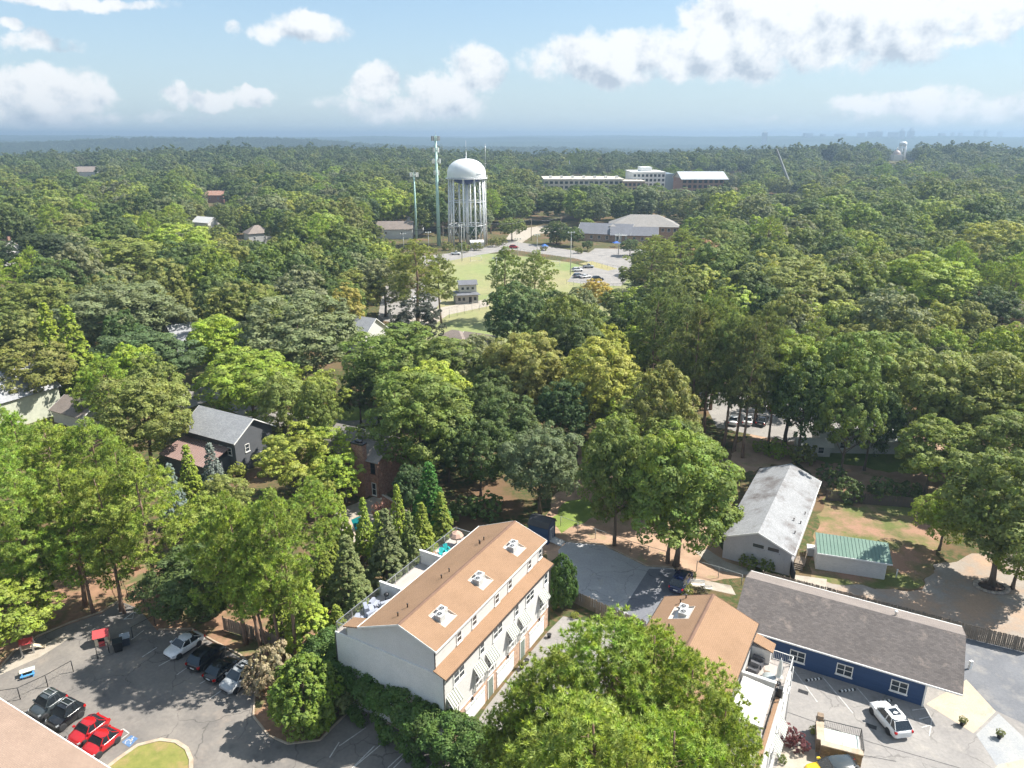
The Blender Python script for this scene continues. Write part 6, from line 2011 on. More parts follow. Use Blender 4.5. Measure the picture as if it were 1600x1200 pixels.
# skyline
M_TWR = mat('tower_block_grey', (0.42, 0.45, 0.5), .7)
for i, (x0, x1, y, D, top) in enumerate([(1193, 1200, 207, 4239, 1), (1259, 1271, 208, 5183, 0), (1284, 1291, 209, 5417, 0), (1309, 1322, 209, 5417, 0), (1343, 1352, 208, 5183, 0), (1360, 1369, 206, 4947, 0), (1372, 1380, 205.5, 4947, 1), (1393, 1404, 206.5, 4947, 0), (1408, 1415, 205, 4712, 2), (1422, 1430, 204.5, 4712, 2), (1470, 1478, 208, 5654, 0),
                                        (1488, 1492, 206, 6361, 0), (1500, 1505, 207, 6361, 0), (1526, 1532, 204, 6832, 1), (1540, 1544, 203, 6832, 1), (1562, 1568, 206, 6832, 0)]):
    a, b = at_dist(x0, y, D), at_dist(x1, y, D)
    w = b.x - a.x
    zb = float(terrain(a.x, D))
    h = a.z - zb
    o = empty('tower_block', ((a.x + b.x) / 2, D, zb), 0, 'hazy high-rise on the right-hand skyline, %s' % ['standing alone far to the left', 'wide and low', 'narrow, left group', 'wide, left group', 'left of the close pair', 'left of the close pair, taller', 'round-shouldered', 'broad', 'with a spire, first', 'with a spire, second', 'right of the spired pair', 'first faint one', 'second faint one', 'faint tall one', 'faint tallest one', 'faint last one'][i], 'high-rise', 'high-rises on the horizon')
    obox('shaft', M_TWR, o, -w / 2, w / 2, 0, w, 0, h)
    if top:
        MB().hexa([(-w * .4, w * .1, h), (w * .4, w * .1, h), (w * .4, w * .9, h), (-w * .4, w * .9, h)], [(-w * .1, w * .4, h + w * .3 * top), (w * .1, w * .4, h + w * .3 * top), (w * .1, w * .6, h + w * .3 * top), (-w * .1, w * .6, h + w * .3 * top)]).build('crown', M_TWR, o)

# ---- water tower
M_TANK = mat('tank_white', (0.82, 0.83, 0.84), .35, (0.78, 0.79, 0.80), .2, spec=.5)
M_TBLUE = plain('tank_blue', (0.03, 0.06, 0.25), .4)
wt = at_dist(731, 385, 357)
WT = empty('water_tower', (wt.x, 357, 0), 0, 'tall white water tower with domed tank, blue underside and white legs', 'water tower')
ZT, RT, HT = 31.4, 9.2, 8.7
MB().lathe([(RT * .2, ZT - .02), (RT * .98, ZT), (RT, ZT + .6), (RT, ZT + 2.0)] + [(RT * math.cos(a) ** .9, ZT + 2.0 + (HT - 2.0) * math.sin(a)) for a in [math.pi / 2 * i / 12 for i in range(1, 12)]] + [(.3, ZT + HT)], 40).build('tank', M_TANK, WT)
MB().lathe([(.9, ZT - 3.2), (3.5, ZT - 2.7), (6.2, ZT - 1.5), (8.2, ZT - .03)], 32).build('tank_bottom', M_TBLUE, WT)
MB().lathe([(RT, ZT - .35), (RT + .75, ZT - .35), (RT + .75, ZT - .15), (RT, ZT - .15)], 40).build('balcony', M_TANK, WT)
bal = MB()
for k in range(40):
    a = 2 * math.pi * k / 40
    x, y = (RT + .7) * math.cos(a), (RT + .7) * math.sin(a)
    bal.tube([(x, y, ZT - .15), (x, y, ZT + .9)], .03, 4)
    a2 = 2 * math.pi * (k + 1) / 40
    bal.tube([(x, y, ZT + .9), ((RT + .7) * math.cos(a2), (RT + .7) * math.sin(a2), ZT + .9)], .03, 4)
bal.build('balcony_rail', M_TANK, WT)
MB().lathe([(.85, 0), (.85, ZT - 3)], 16).build('riser', M_TANK, WT)
NL = 10
lp = lambda k, z: Vector(((8.4 + (ZT - z) * .028) * math.cos(2 * math.pi * (k + .3) / NL), (8.4 + (ZT - z) * .028) * math.sin(2 * math.pi * (k + .3) / NL), z))
for k in range(NL):
    MB().tube([lp(k, 0), lp(k, ZT - .05)], .42, 8).build('leg', M_TANK, WT)
for z in (9.5, 20.5):
    r = MB()
    for k in range(NL):
        r.tube([lp(k, z), lp(k + 1, z)], .16, 5)
        r.tube([lp(k, z), Vector((0, 0, z))], .06, 4)
    r.build('strut_ring', M_TANK, WT)
br = MB()
for z0, z1 in ((.3, 9.5), (9.5, 20.5), (20.5, ZT - .5)):
    for k in range(NL):
        br.tube([lp(k, z0), lp(k + 1, z1)], .055, 4)
        br.tube([lp(k + 1, z0), lp(k, z1)], .055, 4)
br.build('cross_bracing', M_TANK, WT)
MB().tube([(0, 0, ZT + HT - .1), (0, 0, ZT + HT + 3)], [.35, .12], 6).tube([(0, 0, ZT + HT + 3), (0, 0, ZT + HT + 8)], .05, 4).build('top_antenna', M_TANK, WT)
MB().tube([(RT - .2, 0, ZT), (RT - .2, 0, ZT + HT + 6.5)], .10, 5).tube([(RT - 1.2, 0, ZT + HT - 2.3), (RT + .4, 0, ZT + HT - 2.3)], .06, 4).build('side_antenna', M_GREYM, WT)
ld = MB()
for s in (-.25, .25):
    ld.tube([(9.6, s, 0), (9.2, s, ZT)], .05, 4)
for i in range(60):
    ld.tube([(9.58 - i * .0068, -.25, .5 + i * .5), (9.58 - i * .0068, .25, .5 + i * .5)], .03, 4)
ld.build('ladder', M_TANK, WT)
# emblem on the tank, a small dark outline as on the photograph
em = MB()
for r_, a0, a1, zc in ((.9, 20, 160, 3.6), (1.3, 35, 145, 3.4)):
    pts = [(r_ * math.cos(R_(a)), zc + r_ * math.sin(R_(a))) for a in range(a0, a1 + 1, 15)]
    for (u0, v0), (u1, v1) in zip(pts, pts[1:]):
        pp_ = []
        for uu, vv in ((u0, v0), (u1, v1)):
            ang = R_(-48) + uu / RT
            zz = vv
            rr = RT * math.cos(math.asin(min(.99, max(0, (zz - 2) / (HT - 2))))) ** .9 + .06
            pp_.append((rr * math.cos(ang), rr * math.sin(ang), ZT + zz))
        em.tube(pp_, .05, 4)
for i in range(6):
    ang = R_(-54 + i * 2.6)
    em.tube([(RT * 1.008 * math.cos(ang), RT * 1.008 * math.sin(ang), ZT + 1.6), (RT * 1.008 * math.cos(ang), RT * 1.008 * math.sin(ang), ZT + 2.3)], .06, 4)
em.build('emblem', plain('faded_grey_print', (0.45, 0.48, 0.52), .5), WT)
hs = empty('pump_house', (wt.x + 5, 344, 0), .2, 'small white pump house at the foot of the water tower', 'building')
obox('wall', M_SIDING, hs, -3, 3, -1.5, 1.5, 0, 3)
MB().slab([(-3.3, -1.8, 3), (3.3, -1.8, 3), (3.3, 0, 3.9), (-3.3, 0, 3.9)], .1).slab([(-3.3, 1.8, 3), (3.3, 1.8, 3), (3.3, 0, 3.9), (-3.3, 0, 3.9)], .1).build('roof', M_WHITE, hs)

# ---- telephone masts
M_MINT = mat('mint_paint', (0.42, 0.62, 0.56), .5, (0.46, 0.65, 0.60), .3)
M_ANT = plain('antenna_grey', (0.28, 0.29, 0.30), .5)
M_ANTL = plain('antenna_pale', (0.62, 0.62, 0.58), .5)


def mast(px, pyb, pyt, r, label, tiers):
    b = P(px, pyb)
    t = at_dist(px - 4, pyt, b.y)
    o = empty('cell_mast', (b.x, b.y, 0), 0, label, 'mast')
    H = t.z
    MB().tube([(0, 0, 0), (0, 0, H)], [r, r * .55], 12).build('pole', M_MINT, o)
    panel = MB().box(-.17, .17, -.1, .1, -1.1, 1.1)
    pm = {m_.name: panel.mesh('antenna_panel', m_) for m_ in (M_ANT, M_ANTL)}
    for dz, rad, n, m_ in tiers:
        z = H - dz
        f = MB()
        for k in range(3):
            a, a2 = k * 2 * math.pi / 3 + .5, (k + 1) * 2 * math.pi / 3 + .5
            f.tube([(0, 0, z), (rad * math.cos(a), rad * math.sin(a), z)], .07, 4)
            f.tube([(rad * math.cos(a), rad * math.sin(a), z), (rad * math.cos(a2), rad * math.sin(a2), z)], .07, 4)
        f.build('antenna_frame', M_GREYM, o)
        for k in range(n):
            a = 2 * math.pi * k / n + .2
            link_mesh('antenna', pm[m_.name], o, (rad * math.cos(a), rad * math.sin(a), z), (0, 0, a + math.pi / 2), (1.3, 1.2, .95))
    MB().tube([(0, 0, H), (0, 0, H + 2.0)], .06, 4).build('lightning_rod', M_GREYM, o)
    return o


mast(686, 384, 212, .95, 'tall mint-green antenna mast with four tiers of antennas left of the water tower', [(1.2, 1.9, 12, M_ANT), (6.3, 1.5, 8, M_ANTL), (11.2, 2.0, 9, M_ANTL), (16.4, 1.4, 6, M_ANTL)])
mast(651, 373, 270, .6, 'shorter slender mint-green mast with a single ring of antennas', [(.9, 2.1, 12, M_ANTL)])

# ---- lamp posts of the field, utility poles
lampp = plain('galvanised', (0.5, 0.5, 0.48), .5)
for i, (bx, by, ty, lab) in enumerate([(722, 408, 350, 'in front of the water tower'), (631, 392, 364, 'left of the small mast'), (670, 392, 362, 'between the two masts'), (891, 430, 362, 'at the field parking'), (776, 458, 402, 'at the near side of the field, between the pines'), (809, 405, 372, 'on the far touchline'), (839, 398, 366, 'by the street opposite the school'), (966, 398, 365, 'in front of the school')]):
    p = P(bx, by)
    z = at_dist(bx, ty, p.y).z
    o = empty('field_lamp_post', (p.x, p.y, 0), rnd.uniform(-.4, .4), 'tall slim lamp post ' + lab, 'lamp post', 'lamp posts around the sports field')
    MB().tube([(0, 0, 0), (0, 0, z)], [.18, .1], 7).build('pole', lampp, o)
    MB().tube([(-1.3, 0, z - .3), (1.3, 0, z - .3)], .06, 5).build('crossarm', lampp, o)
    for x in (-1.1, 0, 1.1):
        MB().hexa([(x - .3, -.3, z - .5), (x + .3, -.3, z - .5), (x + .25, .2, z - .4), (x - .25, .2, z - .4)], [(x - .2, -.2, z), (x + .2, -.2, z), (x + .2, .2, z), (x - .2, .2, z)]).build('floodlight', M_ANTL, o)
poles = []
for i, (bx, by, h) in enumerate([(600, 396, 11), (693, 390, 11), (760, 383, 11), (830, 376, 11), (876, 371, 11)]):
    p = P(bx, by)
    o = empty('utility_pole', (p.x, p.y, 0), .2, 'brown timber utility pole along the street, %s' % ['far left', 'below the tall mast', 'right foot of the water tower', 'by the street trees', 'nearest the school'][i], 'utility pole', 'utility poles along the street')
    MB().tube([(0, 0, 0), (0, 0, h)], [.18, .12], 6).build('pole', M_WOOD, o)
    MB().box(-1.2, 1.2, -.06, .06, h - .7, h - .55).build('crossarm', M_WOOD, o)
    poles.append(Vector((p.x, p.y, h - .5)))
for j, dx in enumerate((-1.0, 0.0, 1.0)):
    mb = MB()
    for a, b in zip(poles, poles[1:]):
        pts = [a.lerp(b, t / 8) + Vector((dx * .3, dx, -1.2 * math.sin(math.pi * t / 8))) for t in range(9)]
        mb.tube(pts, .035, 4, cap=False)
    tag(mb.build('power_line', M_BLACK), 'thin black power line between the utility poles, %s strand' % ['nearer', 'middle', 'farther'][j], 'power line', 'power lines along the street')
# chain-link around the field (near edge) and goals
M_CL = plain('chain_link', (0.30, 0.31, 0.30), .6, metal=.3)


def wire_fence(name, pts, h, label, m=M_CL, step=3.0, mesh=.35, px=True, z0=0.0, group=None):
    W_ = [P(*p) for p in pts] if px else [Vector(p) for p in pts]
    o = empty(name, W_[0], 0, label, 'fence', group)
    b = W_[0].copy()
    post = MB().tube([(0, 0, 0), (0, 0, h)], .045, 5).mesh('fence_post', m)
    rail, wires = MB(), MB()
    for a, c in zip(W_, W_[1:]):
        L = (c - a).length
        k = max(1, round(L / step))
        for i in range(k):
            link_mesh('post', post, o, a.lerp(c, i / k) - b)
        a_, c_ = a - b, c - b
        rail.tube([a_ + Vector((0, 0, h)), c_ + Vector((0, 0, h))], .03, 4, smooth=False)
        d = (c - a) / L
        n = int(L / mesh)
        for i in range(n):
            for sg in (1, -1):
                u0, u1 = i * mesh, i * mesh + sg * h * .8
                u1c = min(max(u1, 0), L)
                hh = h * (u1c - u0) / (u1 - u0) if u1 != u0 else h
                p0, p1 = a_ + d * u0, a_ + d * u1c + Vector((0, 0, hh))
                t = Vector((0, 0, .006))
                wires.add([p0 - t, p0 + t, p1 + t, p1 - t], [(0, 1, 2, 3)])
    link_mesh('post', post, o, W_[-1] - b)
    rail.build('top_rail', m, o)
    wires.build('wire_mesh', m, o)
    return o


wire_fence('field_fence', [(690, 500), (760, 482), (768, 470)], 3.0, 'chain-link fence in front of the press box', step=3)
wire_fence('field_fence', [(885, 444), (930, 450), (1000, 452)], 1.8, 'chain-link fence below the field parking', step=3)
wire_fence('field_fence', [(800, 392), (900, 411), (975, 424)], 1.6, 'chain-link fence along the street side of the field', step=3, mesh=.8)
wire_fence('lot_fence', [(876, 822), (930, 842), (985, 862), (1040, 878)], 1.5, 'chain-link fence along the clay bank behind the rear lot', step=2.2)
wire_fence('lot_fence', [(1088, 893), (1122, 903), (1158, 915)], 1.5, 'chain-link fence along the garden walk', step=2.2)
# playground fences with black posts
wire_fence('playground_fence', [(0, 1098), (32, 1093), (75, 1073), (115, 1050)], 1.35, 'black chain-link playground fence behind the parked dark SUVs', M_BLACK, 2.6)
wire_fence('playground_gate', [(153, 1029), (171, 1020)], 1.35, 'black gate standing ajar beside the toy house', M_BLACK, 2.0)
wire_fence('playground_fence', [(208, 997), (243, 978), (226, 948), (200, 936), (190, 915)], 1.35, 'black chain-link playground fence at the clay corner beyond the bins', M_BLACK, 2.6)
M_RAMP = None
# press box
p = P(728, 472)
PB = empty('press_box', (p.x, p.y, 0), .22, 'small two-storey white press box with grey roofs beside the sports field', 'building')
MB().box(-3.6, 3.6, -2.4, 2.4, 0, 3.0).build('lower_wall', mat('block_wall', (0.45, 0.43, 0.40), .8), PB)
MB().box(-2.2, 3.2, -1.6, 1.8, 3.0, 6.0).build('upper_wall', M_SIDING, PB)
MB().slab([(-4.6, -3.2, 2.9), (4.2, -3.2, 2.9), (3.4, -1.7, 3.5), (-2.4, -1.7, 3.5)], .1).build('skirt_roof', M_SCH, PB)
MB().slab([(-4.6, -3.2, 2.9), (-2.4, -1.7, 3.5), (-2.4, 2, 3.5), (-4.6, 3, 2.9)], .1).build('side_roof', M_SCH, PB)
MB().slab([(-2.6, -2.0, 5.9), (3.6, -2.0, 5.9), (3.6, .1, 7.1), (-2.6, .1, 7.1)], .12).slab([(-2.6, 2.2, 5.9), (3.6, 2.2, 5.9), (3.6, .1, 7.1), (-2.6, .1, 7.1)], .12).build('roof', M_SCH, PB)
MB().add([(3.2, -1.6, 6), (3.2, 1.8, 6), (3.2, .1, 6.9)], [(0, 1, 2)]).add([(-2.2, -1.6, 6), (-2.2, 1.8, 6), (-2.2, .1, 6.9)], [(0, 2, 1)]).build('gable', M_SIDING, PB)
for x in (-1.2, .4, 2.0):
    window(PB, x, -1.603, 4.7, 1.0, 1.0, ny=1)
window(PB, 3.203, .1, 4.7, 1.2, 1.0, face=math.pi / 2, ny=1)
obox('door', M_BLACK, PB, .6, 1.5, -2.44, -2.403, 0, 2.1)
for x in (-2.4, -1.0, 2.6):
    obox('hatch', M_BLACK, PB, x - .4, x + .4, -2.44, -2.403, 1.0, 2.0)
for px, py, r, lab in [(744, 408, .3, 'far end of the field'), (866, 416, .2, 'near the field parking')]:
    o = empty('goal', P(px, py, .02), r, 'white football goal at the ' + lab, 'goal')
    MB().tube([(-2.4, 0, 0), (-2.4, 0, 2), (2.4, 0, 2), (2.4, 0, 0)], .09, 5).build('goal_frame', M_WHITE, o)
    MB().tube([(-2.4, 0, 2), (-2.4, 1.2, 0), (2.4, 1.2, 0), (2.4, 0, 2)], .05, 4).build('goal_stay', M_WHITE, o)
for px, py, c, lab in [(851, 391, (.04, .17, .55), 'blue pop-up canopy beside the street at the field'), (963, 386, (.03, .12, .5), 'blue canopy in front of the school')]:
    o = empty('pop_up_canopy', P(px, py), .2, lab, 'canopy')
    MB().add([(-1.6, -1.6, 2), (1.6, -1.6, 2), (1.6, 1.6, 2), (-1.6, 1.6, 2), (0, 0, 2.9)], [(0, 1, 4), (1, 2, 4), (2, 3, 4), (3, 0, 4), (3, 2, 1, 0)]).build('canopy_top', plain('canopy_%d' % px, c, .6), o)
    for sx in (-1.5, 1.5):
        for sy in (-1.5, 1.5):
            MB().tube([(sx, sy, 0), (sx, sy, 2)], .03, 4).build('leg', M_GREYM, o)

# ---- construction crane, far tower, cupola, steeple, pole
D = 620
b, t = at_dist(1237, 297, D), at_dist(1213, 232, D)
o = empty('crane', (b.x, D, 0), 0, 'dark telescopic crane boom leaning left above the right-hand wood', 'crane')
bz = Vector((0, 0, b.z))
tz = Vector((t.x - b.x, 0, t.z))
MB().tube([bz, bz.lerp(tz, .5), tz], [1.3, 1.0, .7], 6, smooth=False).build('boom', M_ANT, o)
MB().box(-2, 3, -1.5, 1.5, 0, b.z).build('carrier', M_BEI, o)
MB().hexa([(-2.6, -1.6, b.z - 1), (2, -1.6, b.z - 1), (2, 1.6, b.z - 1), (-2.6, 1.6, b.z - 1)], [(-1.8, -1.3, b.z + 4), (.6, -1.3, b.z + 4), (.6, 1.3, b.z + 4), (-1.8, 1.3, b.z + 4)]).build('cab', M_WHITE, o)
MB().tube([tz, tz + Vector((-.5, 0, -3))], .1, 4).build('hook_line', M_BLACK, o)
D = 1080
a, b = at_dist(1412, 221, D), at_dist(1412, 252, D)
zb = float(terrain(a.x, D))
o = empty('water_tower', (a.x, D, zb), 0, 'small distant white water tower on slim legs beside a domed cupola', 'water tower')
H = a.z - zb
MB().lathe([(.3, H - 7), (4.6, H - 6), (5.2, H - 4.5), (5.2, H - 2), (3.5, H - .6), (.3, H)], 20).build('tank', M_TANK, o)
for k in range(5):
    an = k * 1.2566 + .4
    MB().tube([(6 * math.cos(an), 6 * math.sin(an), 0), (4.4 * math.cos(an), 4.4 * math.sin(an), H - 5.5)], .8, 5).build('leg', M_TANK, o)
MB().tube([(0, 0, 0), (0, 0, H - 6)], .6, 6).build('riser', M_TANK, o)
a = at_dist(1405, 238, 1020)
zb = float(terrain(a.x, 1020))
o = empty('cupola_building', (a.x, 1020, zb), 0, 'white domed cupola rising over the treetops below the distant water tower', 'building')
H = a.z - zb
obox('drum', M_WHITE, o, -6, 6, 0, 12, 0, H - 3)
MB().lathe([(5, H - 3), (4.6, H - .5), (3, H + 1.6), (1, H + 2.6), (.3, H + 2.8)], 16, (0, 6, 0)).build('dome', mat('dome_pink', (0.62, 0.5, 0.46), .6), o)
MB().lathe([(.9, H + 2.6), (.9, H + 5), (.05, H + 7)], 8, (0, 6, 0)).build('lantern', M_WHITE, o)
a = at_dist(890, 249, 850)
zb = float(terrain(a.x, 850))
o = empty('church_steeple', (a.x, 850, zb), 0, 'thin white church steeple poking from the distant trees', 'steeple')
H = a.z - zb
obox('belfry', M_WHITE, o, -1.8, 1.8, -1.8, 1.8, 0, H - 9)
MB().add([(-1.6, -1.6, H - 9), (1.6, -1.6, H - 9), (1.6, 1.6, H - 9), (-1.6, 1.6, H - 9), (0, 0, H)], [(0, 1, 4), (1, 2, 4), (2, 3, 4), (3, 0, 4)]).build('spire', M_WHITE, o)
a = at_dist(1297, 227, 1100)
zb = float(terrain(a.x, 1100))
tag(MB().tube([(0, 0, 0), (0, 0, a.z - zb)], [.8, .5], 8).build('distant_mast', M_WHITE, loc=(a.x, 1100, zb)), 'thin pale mast standing between the crane and the distant water tower', 'mast')


# ------------------------------------------------------------------ wooden fences
def picket_fence(pts, h, label, pw=.14, gap=.02, m=M_WOOD, cap=290):
    W_ = [P(*p) for p in pts]
    o = empty('wooden_fence', W_[0], 0, label, 'fence')
    pk = MB().box(-pw / 2, pw / 2, -.012, .012, .05, h - .06).add([(-pw / 2, -.012, h - .06), (pw / 2, -.012, h - .06), (pw / 2, .012, h - .06), (-pw / 2, .012, h - .06), (0, -.012, h), (0, .012, h)],
                                                              [(0, 1, 4), (3, 5, 2), (0, 4, 5, 3), (1, 2, 5, 4)]).mesh('picket', m)
    post = MB().box(-.05, .05, .03, .13, 0, h + .02).mesh('fence_post', m)
    b = W_[0].copy()
    tot = sum((c - a).length for a, c in zip(W_, W_[1:]))
    step = max(pw + gap, tot / cap)
    rails = MB()
    for a, c in zip(W_, W_[1:]):
        L = (c - a).length
        ang = math.atan2(c.y - a.y, c.x - a.x)
        for i in range(int(L / step)):
            q = a.lerp(c, (i + .5) * step / L) - b
            link_mesh('picket', pk, o, q, (rnd.uniform(-.02, .02), rnd.uniform(-.02, .02), ang), ((step - gap) / pw, 1, rnd.uniform(.97, 1.02)))
        for i in range(int(L / 2.4) + 1):
            link_mesh('post', post, o, a.lerp(c, min(1, i * 2.4 / L)) - b, (0, 0, ang))
        M4 = Matrix.Translation(a - b) @ Matrix.Rotation(ang, 4, 'Z')
        for z in (.4, h - .45):
            rails.box(0, L, .014, .05, z, z + .08, M4)
    rails.build('rail', m, o)
    return o


picket_fence([(892, 940), (930, 958), (970, 976), (1010, 992)], 1.7, 'weathered wooden fence between the townhouse drive and the rear lot')
picket_fence([(350, 985), (400, 1000), (470, 1028), (510, 1018), (530, 1008)], 1.7, 'wooden picket fence behind the pine trunks and parked cars')
picket_fence([(1190, 912), (1290, 938), (1400, 967), (1500, 995), (1610, 1022)], 1.75, 'long wooden fence behind the blue building along the gravel yard')
picket_fence([(1290, 782), (1350, 788), (1440, 795)], 1.7, 'dark wooden fence at the back of the grassy yard', m=mat('dark_fence_wood', (0.12, 0.10, 0.085), .9))
rs = empty('stone_ring', P(1549, 917), 0, 'ring of pale stones around the mulch bed of the yard tree', 'stone ring')
stn = [MB().ball((0, 0, .1), (.32, .22, .15), 7, 4).mesh('edging_stone', m_) for m_ in (mat('ring_stone', (0.46, 0.38, 0.31), .9), mat('ring_stone_dark', (0.34, 0.29, 0.25), .9))]
for k in range(26):
    a = 2 * math.pi * k / 26
    link_mesh('stone', stn[k % 2], rs, (1.75 * math.cos(a), 1.35 * math.sin(a), 0), (0, 0, a + math.pi / 2))
MB().lathe([(0, .03), (1, .03), (1, .06), (0, .1)], 20).build('mulch', mat('dark_mulch', (0.09, 0.06, 0.045), .95), rs, scale=(1.65, 1.25, 1))


# ------------------------------------------------------------------ cars
def interp(x, tab):
    for (a, b), (c, d) in zip(tab, tab[1:]):
        if a <= x <= c:
            return b + (d - b) * (x - a) / (c - a)
    return tab[-1][1]


M_CG = plain('car_glass', (0.02, 0.025, 0.03), .06, spec=.8)
M_RIM = plain('alloy_rim', (0.42, 0.42, 0.43), .35, metal=.7)
M_HL = plain('headlamp_lens', (0.40, 0.42, 0.44), .15)
M_TL = plain('tail_lamp_red', (0.45, 0.01, 0.01), .25)
M_PLATE = plain('number_plate', (0.7, 0.7, 0.68), .5)
WHEEL = {}


def car(loc, ang, paint, label, kind='sedan', L=4.5, Wd=1.8, sunroof=False, rack=False, roofm=None, group=None, name=None):
    suv = kind in ('suv', 'pickup')
    H = {'sedan': 1.42, 'suv': 1.70, 'pickup': 1.75}[kind]
    belt = {'sedan': .92, 'suv': 1.08, 'pickup': 1.1}[kind]
    o = empty(name or {'sedan': 'parked_car', 'suv': 'parked_suv', 'pickup': 'pickup_truck'}[kind], loc, ang, label, {'sedan': 'car', 'suv': 'car', 'pickup': 'pickup truck'}[kind], group)
    a = L / 2
    hood = belt - (.10 if suv else .08)
    top = [(-a, belt - .22), (-a + .12, belt - .05), (-a + .5, belt + .02), (.0, belt), (a * .42, belt - .01), (a * .47, hood + .03), (a - .35, hood - .06), (a - .08, hood - .2), (a, hood - .34)]
    if kind == 'pickup':
        top = [(-a, belt - .12), (-a + .1, belt), (-.05, belt), (a * .42, belt - .01), (a * .47, hood + .03), (a - .35, hood - .04), (a - .06, hood - .15), (a, hood - .3)]
    wid = [(-a, .78), (-a + .15, .92), (-a + .6, .99), (0, 1.0), (a - .9, .99), (a - .3, .92), (a - .08, .80), (a, .66)]
    bot = [(-a, .36), (-a + .2, .24), (0, .2), (a - .25, .22), (a, .32)]
    xs = sorted({-a, -a + .08, -a + .2, -a + .5, -a + .9, -a * .3, 0, a * .25, a * .42, a * .47, a - .7, a - .35, a - .18, a - .06, a})
    mb = MB()
    n = None
    for x in xs:
        w, t, b = interp(x, wid) * Wd / 2, interp(x, top), interp(x, bot)
        ring = [(x, -w * .86, b), (x, -w, b + .14), (x, -w, (b + t) / 2), (x, -w * .985, t - .12), (x, -w * .90, t - .025), (x, -w * .5, t + .02), (x, w * .5, t + .02), (x, w * .90, t - .025), (x, w * .985, t - .12), (x, w, (b + t) / 2), (x, w, b + .14), (x, w * .86, b)]
        n = len(ring)
        mb.v += ring
    for i in range(len(xs) - 1):
        for k in range(n):
            mb.f.append((i * n + k, (i + 1) * n + k, (i + 1) * n + (k + 1) % n, i * n + (k + 1) % n))
            mb.s.append(True)
    mb.f += [tuple(range(n)), tuple(reversed(range((len(xs) - 1) * n, len(xs) * n)))]
    mb.s += [False, False]
    body = mb.build('body', paint, o)
    # greenhouse: window band then painted roof
    if kind == 'sedan':
        gx = (-a * .80, a * .43, -a * .42, a * .12)
    elif kind == 'suv':
        gx = (-a * .94, a * .47, -a * .66, a * .13)
    else:
        gx = (-a * .12, a * .45, -a * .06, a * .18)
    wl_, wr = Wd / 2 * .92, Wd / 2 * .70
    zb, zt = belt + .0, H - .05
    low = [(gx[0], -wl_, zb), (gx[1], -wl_ * .97, zb), (gx[1], wl_ * .97, zb), (gx[0], wl_, zb)]
    hi = [(gx[2], -wr, zt), (gx[3], -wr, zt), (gx[3], wr, zt), (gx[2], wr, zt)]
    MB().hexa(low, hi).build('window_band', M_CG, o)
    rf = MB()
    r0_ = [(gx[2] - .03, -wr * .96, zt - .02), (gx[2] - .03, wr * .96, zt - .02), (gx[3] + .03, wr * .96, zt - .02), (gx[3] + .03, -wr * .96, zt - .02)]
    xm = [gx[2] - .06, gx[2] + .3, (gx[2] + gx[3]) / 2, gx[3] - .25, gx[3] + .05]
    zz = [zt - .03, zt + .04, zt + .075, zt + .05, zt - .02]
    base = len(rf.v)
    for x, z in zip(xm, zz):
        for yy, dz in ((-wr - .02, -.05), (-wr * .8, 0), (0, .02), (wr * .8, 0), (wr + .02, -.05)):
            rf.v.append((x, yy, z + dz))
    for i in range(4):
        for k in range(4):
            rf.f.append((base + i * 5 + k, base + (i + 1) * 5 + k, base + (i + 1) * 5 + k + 1, base + i * 5 + k + 1))
            rf.s.append(True)
    rf.build('roof', roofm or paint, o)
    for sy in (-1, 1):
        cols = [(gx[0], gx[2]), (gx[1], gx[3])]
        mid_ = (gx[2] + gx[3]) / 2
        for xb, xt in cols + [(mid_ + .05, mid_)] + ([(gx[0] * .62, gx[2] * .75)] if kind == 'suv' else []):
            MB().hexa([(xb - .04, sy * wl_ * .97 - .015, zb), (xb + .04, sy * wl_ * .97 - .015, zb), (xb + .04, sy * wl_ * .97 + .02, zb), (xb - .04, sy * wl_ * .97 + .02, zb)],
                      [(xt - .035, sy * wr - .015, zt), (xt + .035, sy * wr - .015, zt), (xt + .035, sy * wr + .02, zt), (xt - .035, sy * wr + .02, zt)]).build('pillar', roofm or paint, o)
    if sunroof:
        MB().box(gx[3] - 1.05, gx[3] - .25, -wr * .6, wr * .6, zt + .06, zt + .085).build('sunroof', M_CG, o)
    if rack:
        for sy in (-1, 1):
            MB().tube([(gx[2] + .1, sy * wr * .85, zt + .05), (gx[2] + .2, sy * wr * .85, zt + .14), (gx[3] - .2, sy * wr * .85, zt + .14), (gx[3] - .1, sy * wr * .85, zt + .05)], .022, 5).build('roof_rail', M_GREYM, o)
        for f in (.25, .7):
            x = gx[2] + (gx[3] - gx[2]) * f
            MB().box(x - .03, x + .03, -wr * .85, wr * .85, zt + .14, zt + .17).build('roof_bar', M_GREYM, o)
    if kind == 'pickup':
        MB().box(-a + .12, -a * .15, -Wd / 2 * .82, Wd / 2 * .82, belt + .003, belt + .03).build('load_bed', M_BLACK, o)
    if 'r' not in WHEEL:
        WHEEL['t'] = MB().lathe([(.20, -.1), (.31, -.1), (.34, -.07), (.34, .07), (.31, .1), (.20, .1)], 20).mesh('tyre', M_DARK)
        rm = MB().lathe([(0, -.085), (.215, -.085), (.215, .085), (0, .06)], 16)
        for k in range(5):
            an = k * 2 * math.pi / 5
            rm.box(.04, .2, -.022, .022, .062, .095, Matrix.Rotation(an, 4, 'Z'))
        WHEEL['r'] = rm.mesh('rim', M_RIM)
    for sx in (-1, 1):
        for sy in (-1, 1):
            w = empty('wheel', (0, 0, 0))
            w.parent = o
            w.location = (sx * L * .295 + (.02 * L), sy * (Wd / 2 - .085), .34)
            w.rotation_euler = (-sy * math.pi / 2, 0, 0)
            w.scale = (1.05 if suv else 1,) * 3
            link_mesh('tyre', WHEEL['t'], w)
            link_mesh('rim', WHEEL['r'], w)
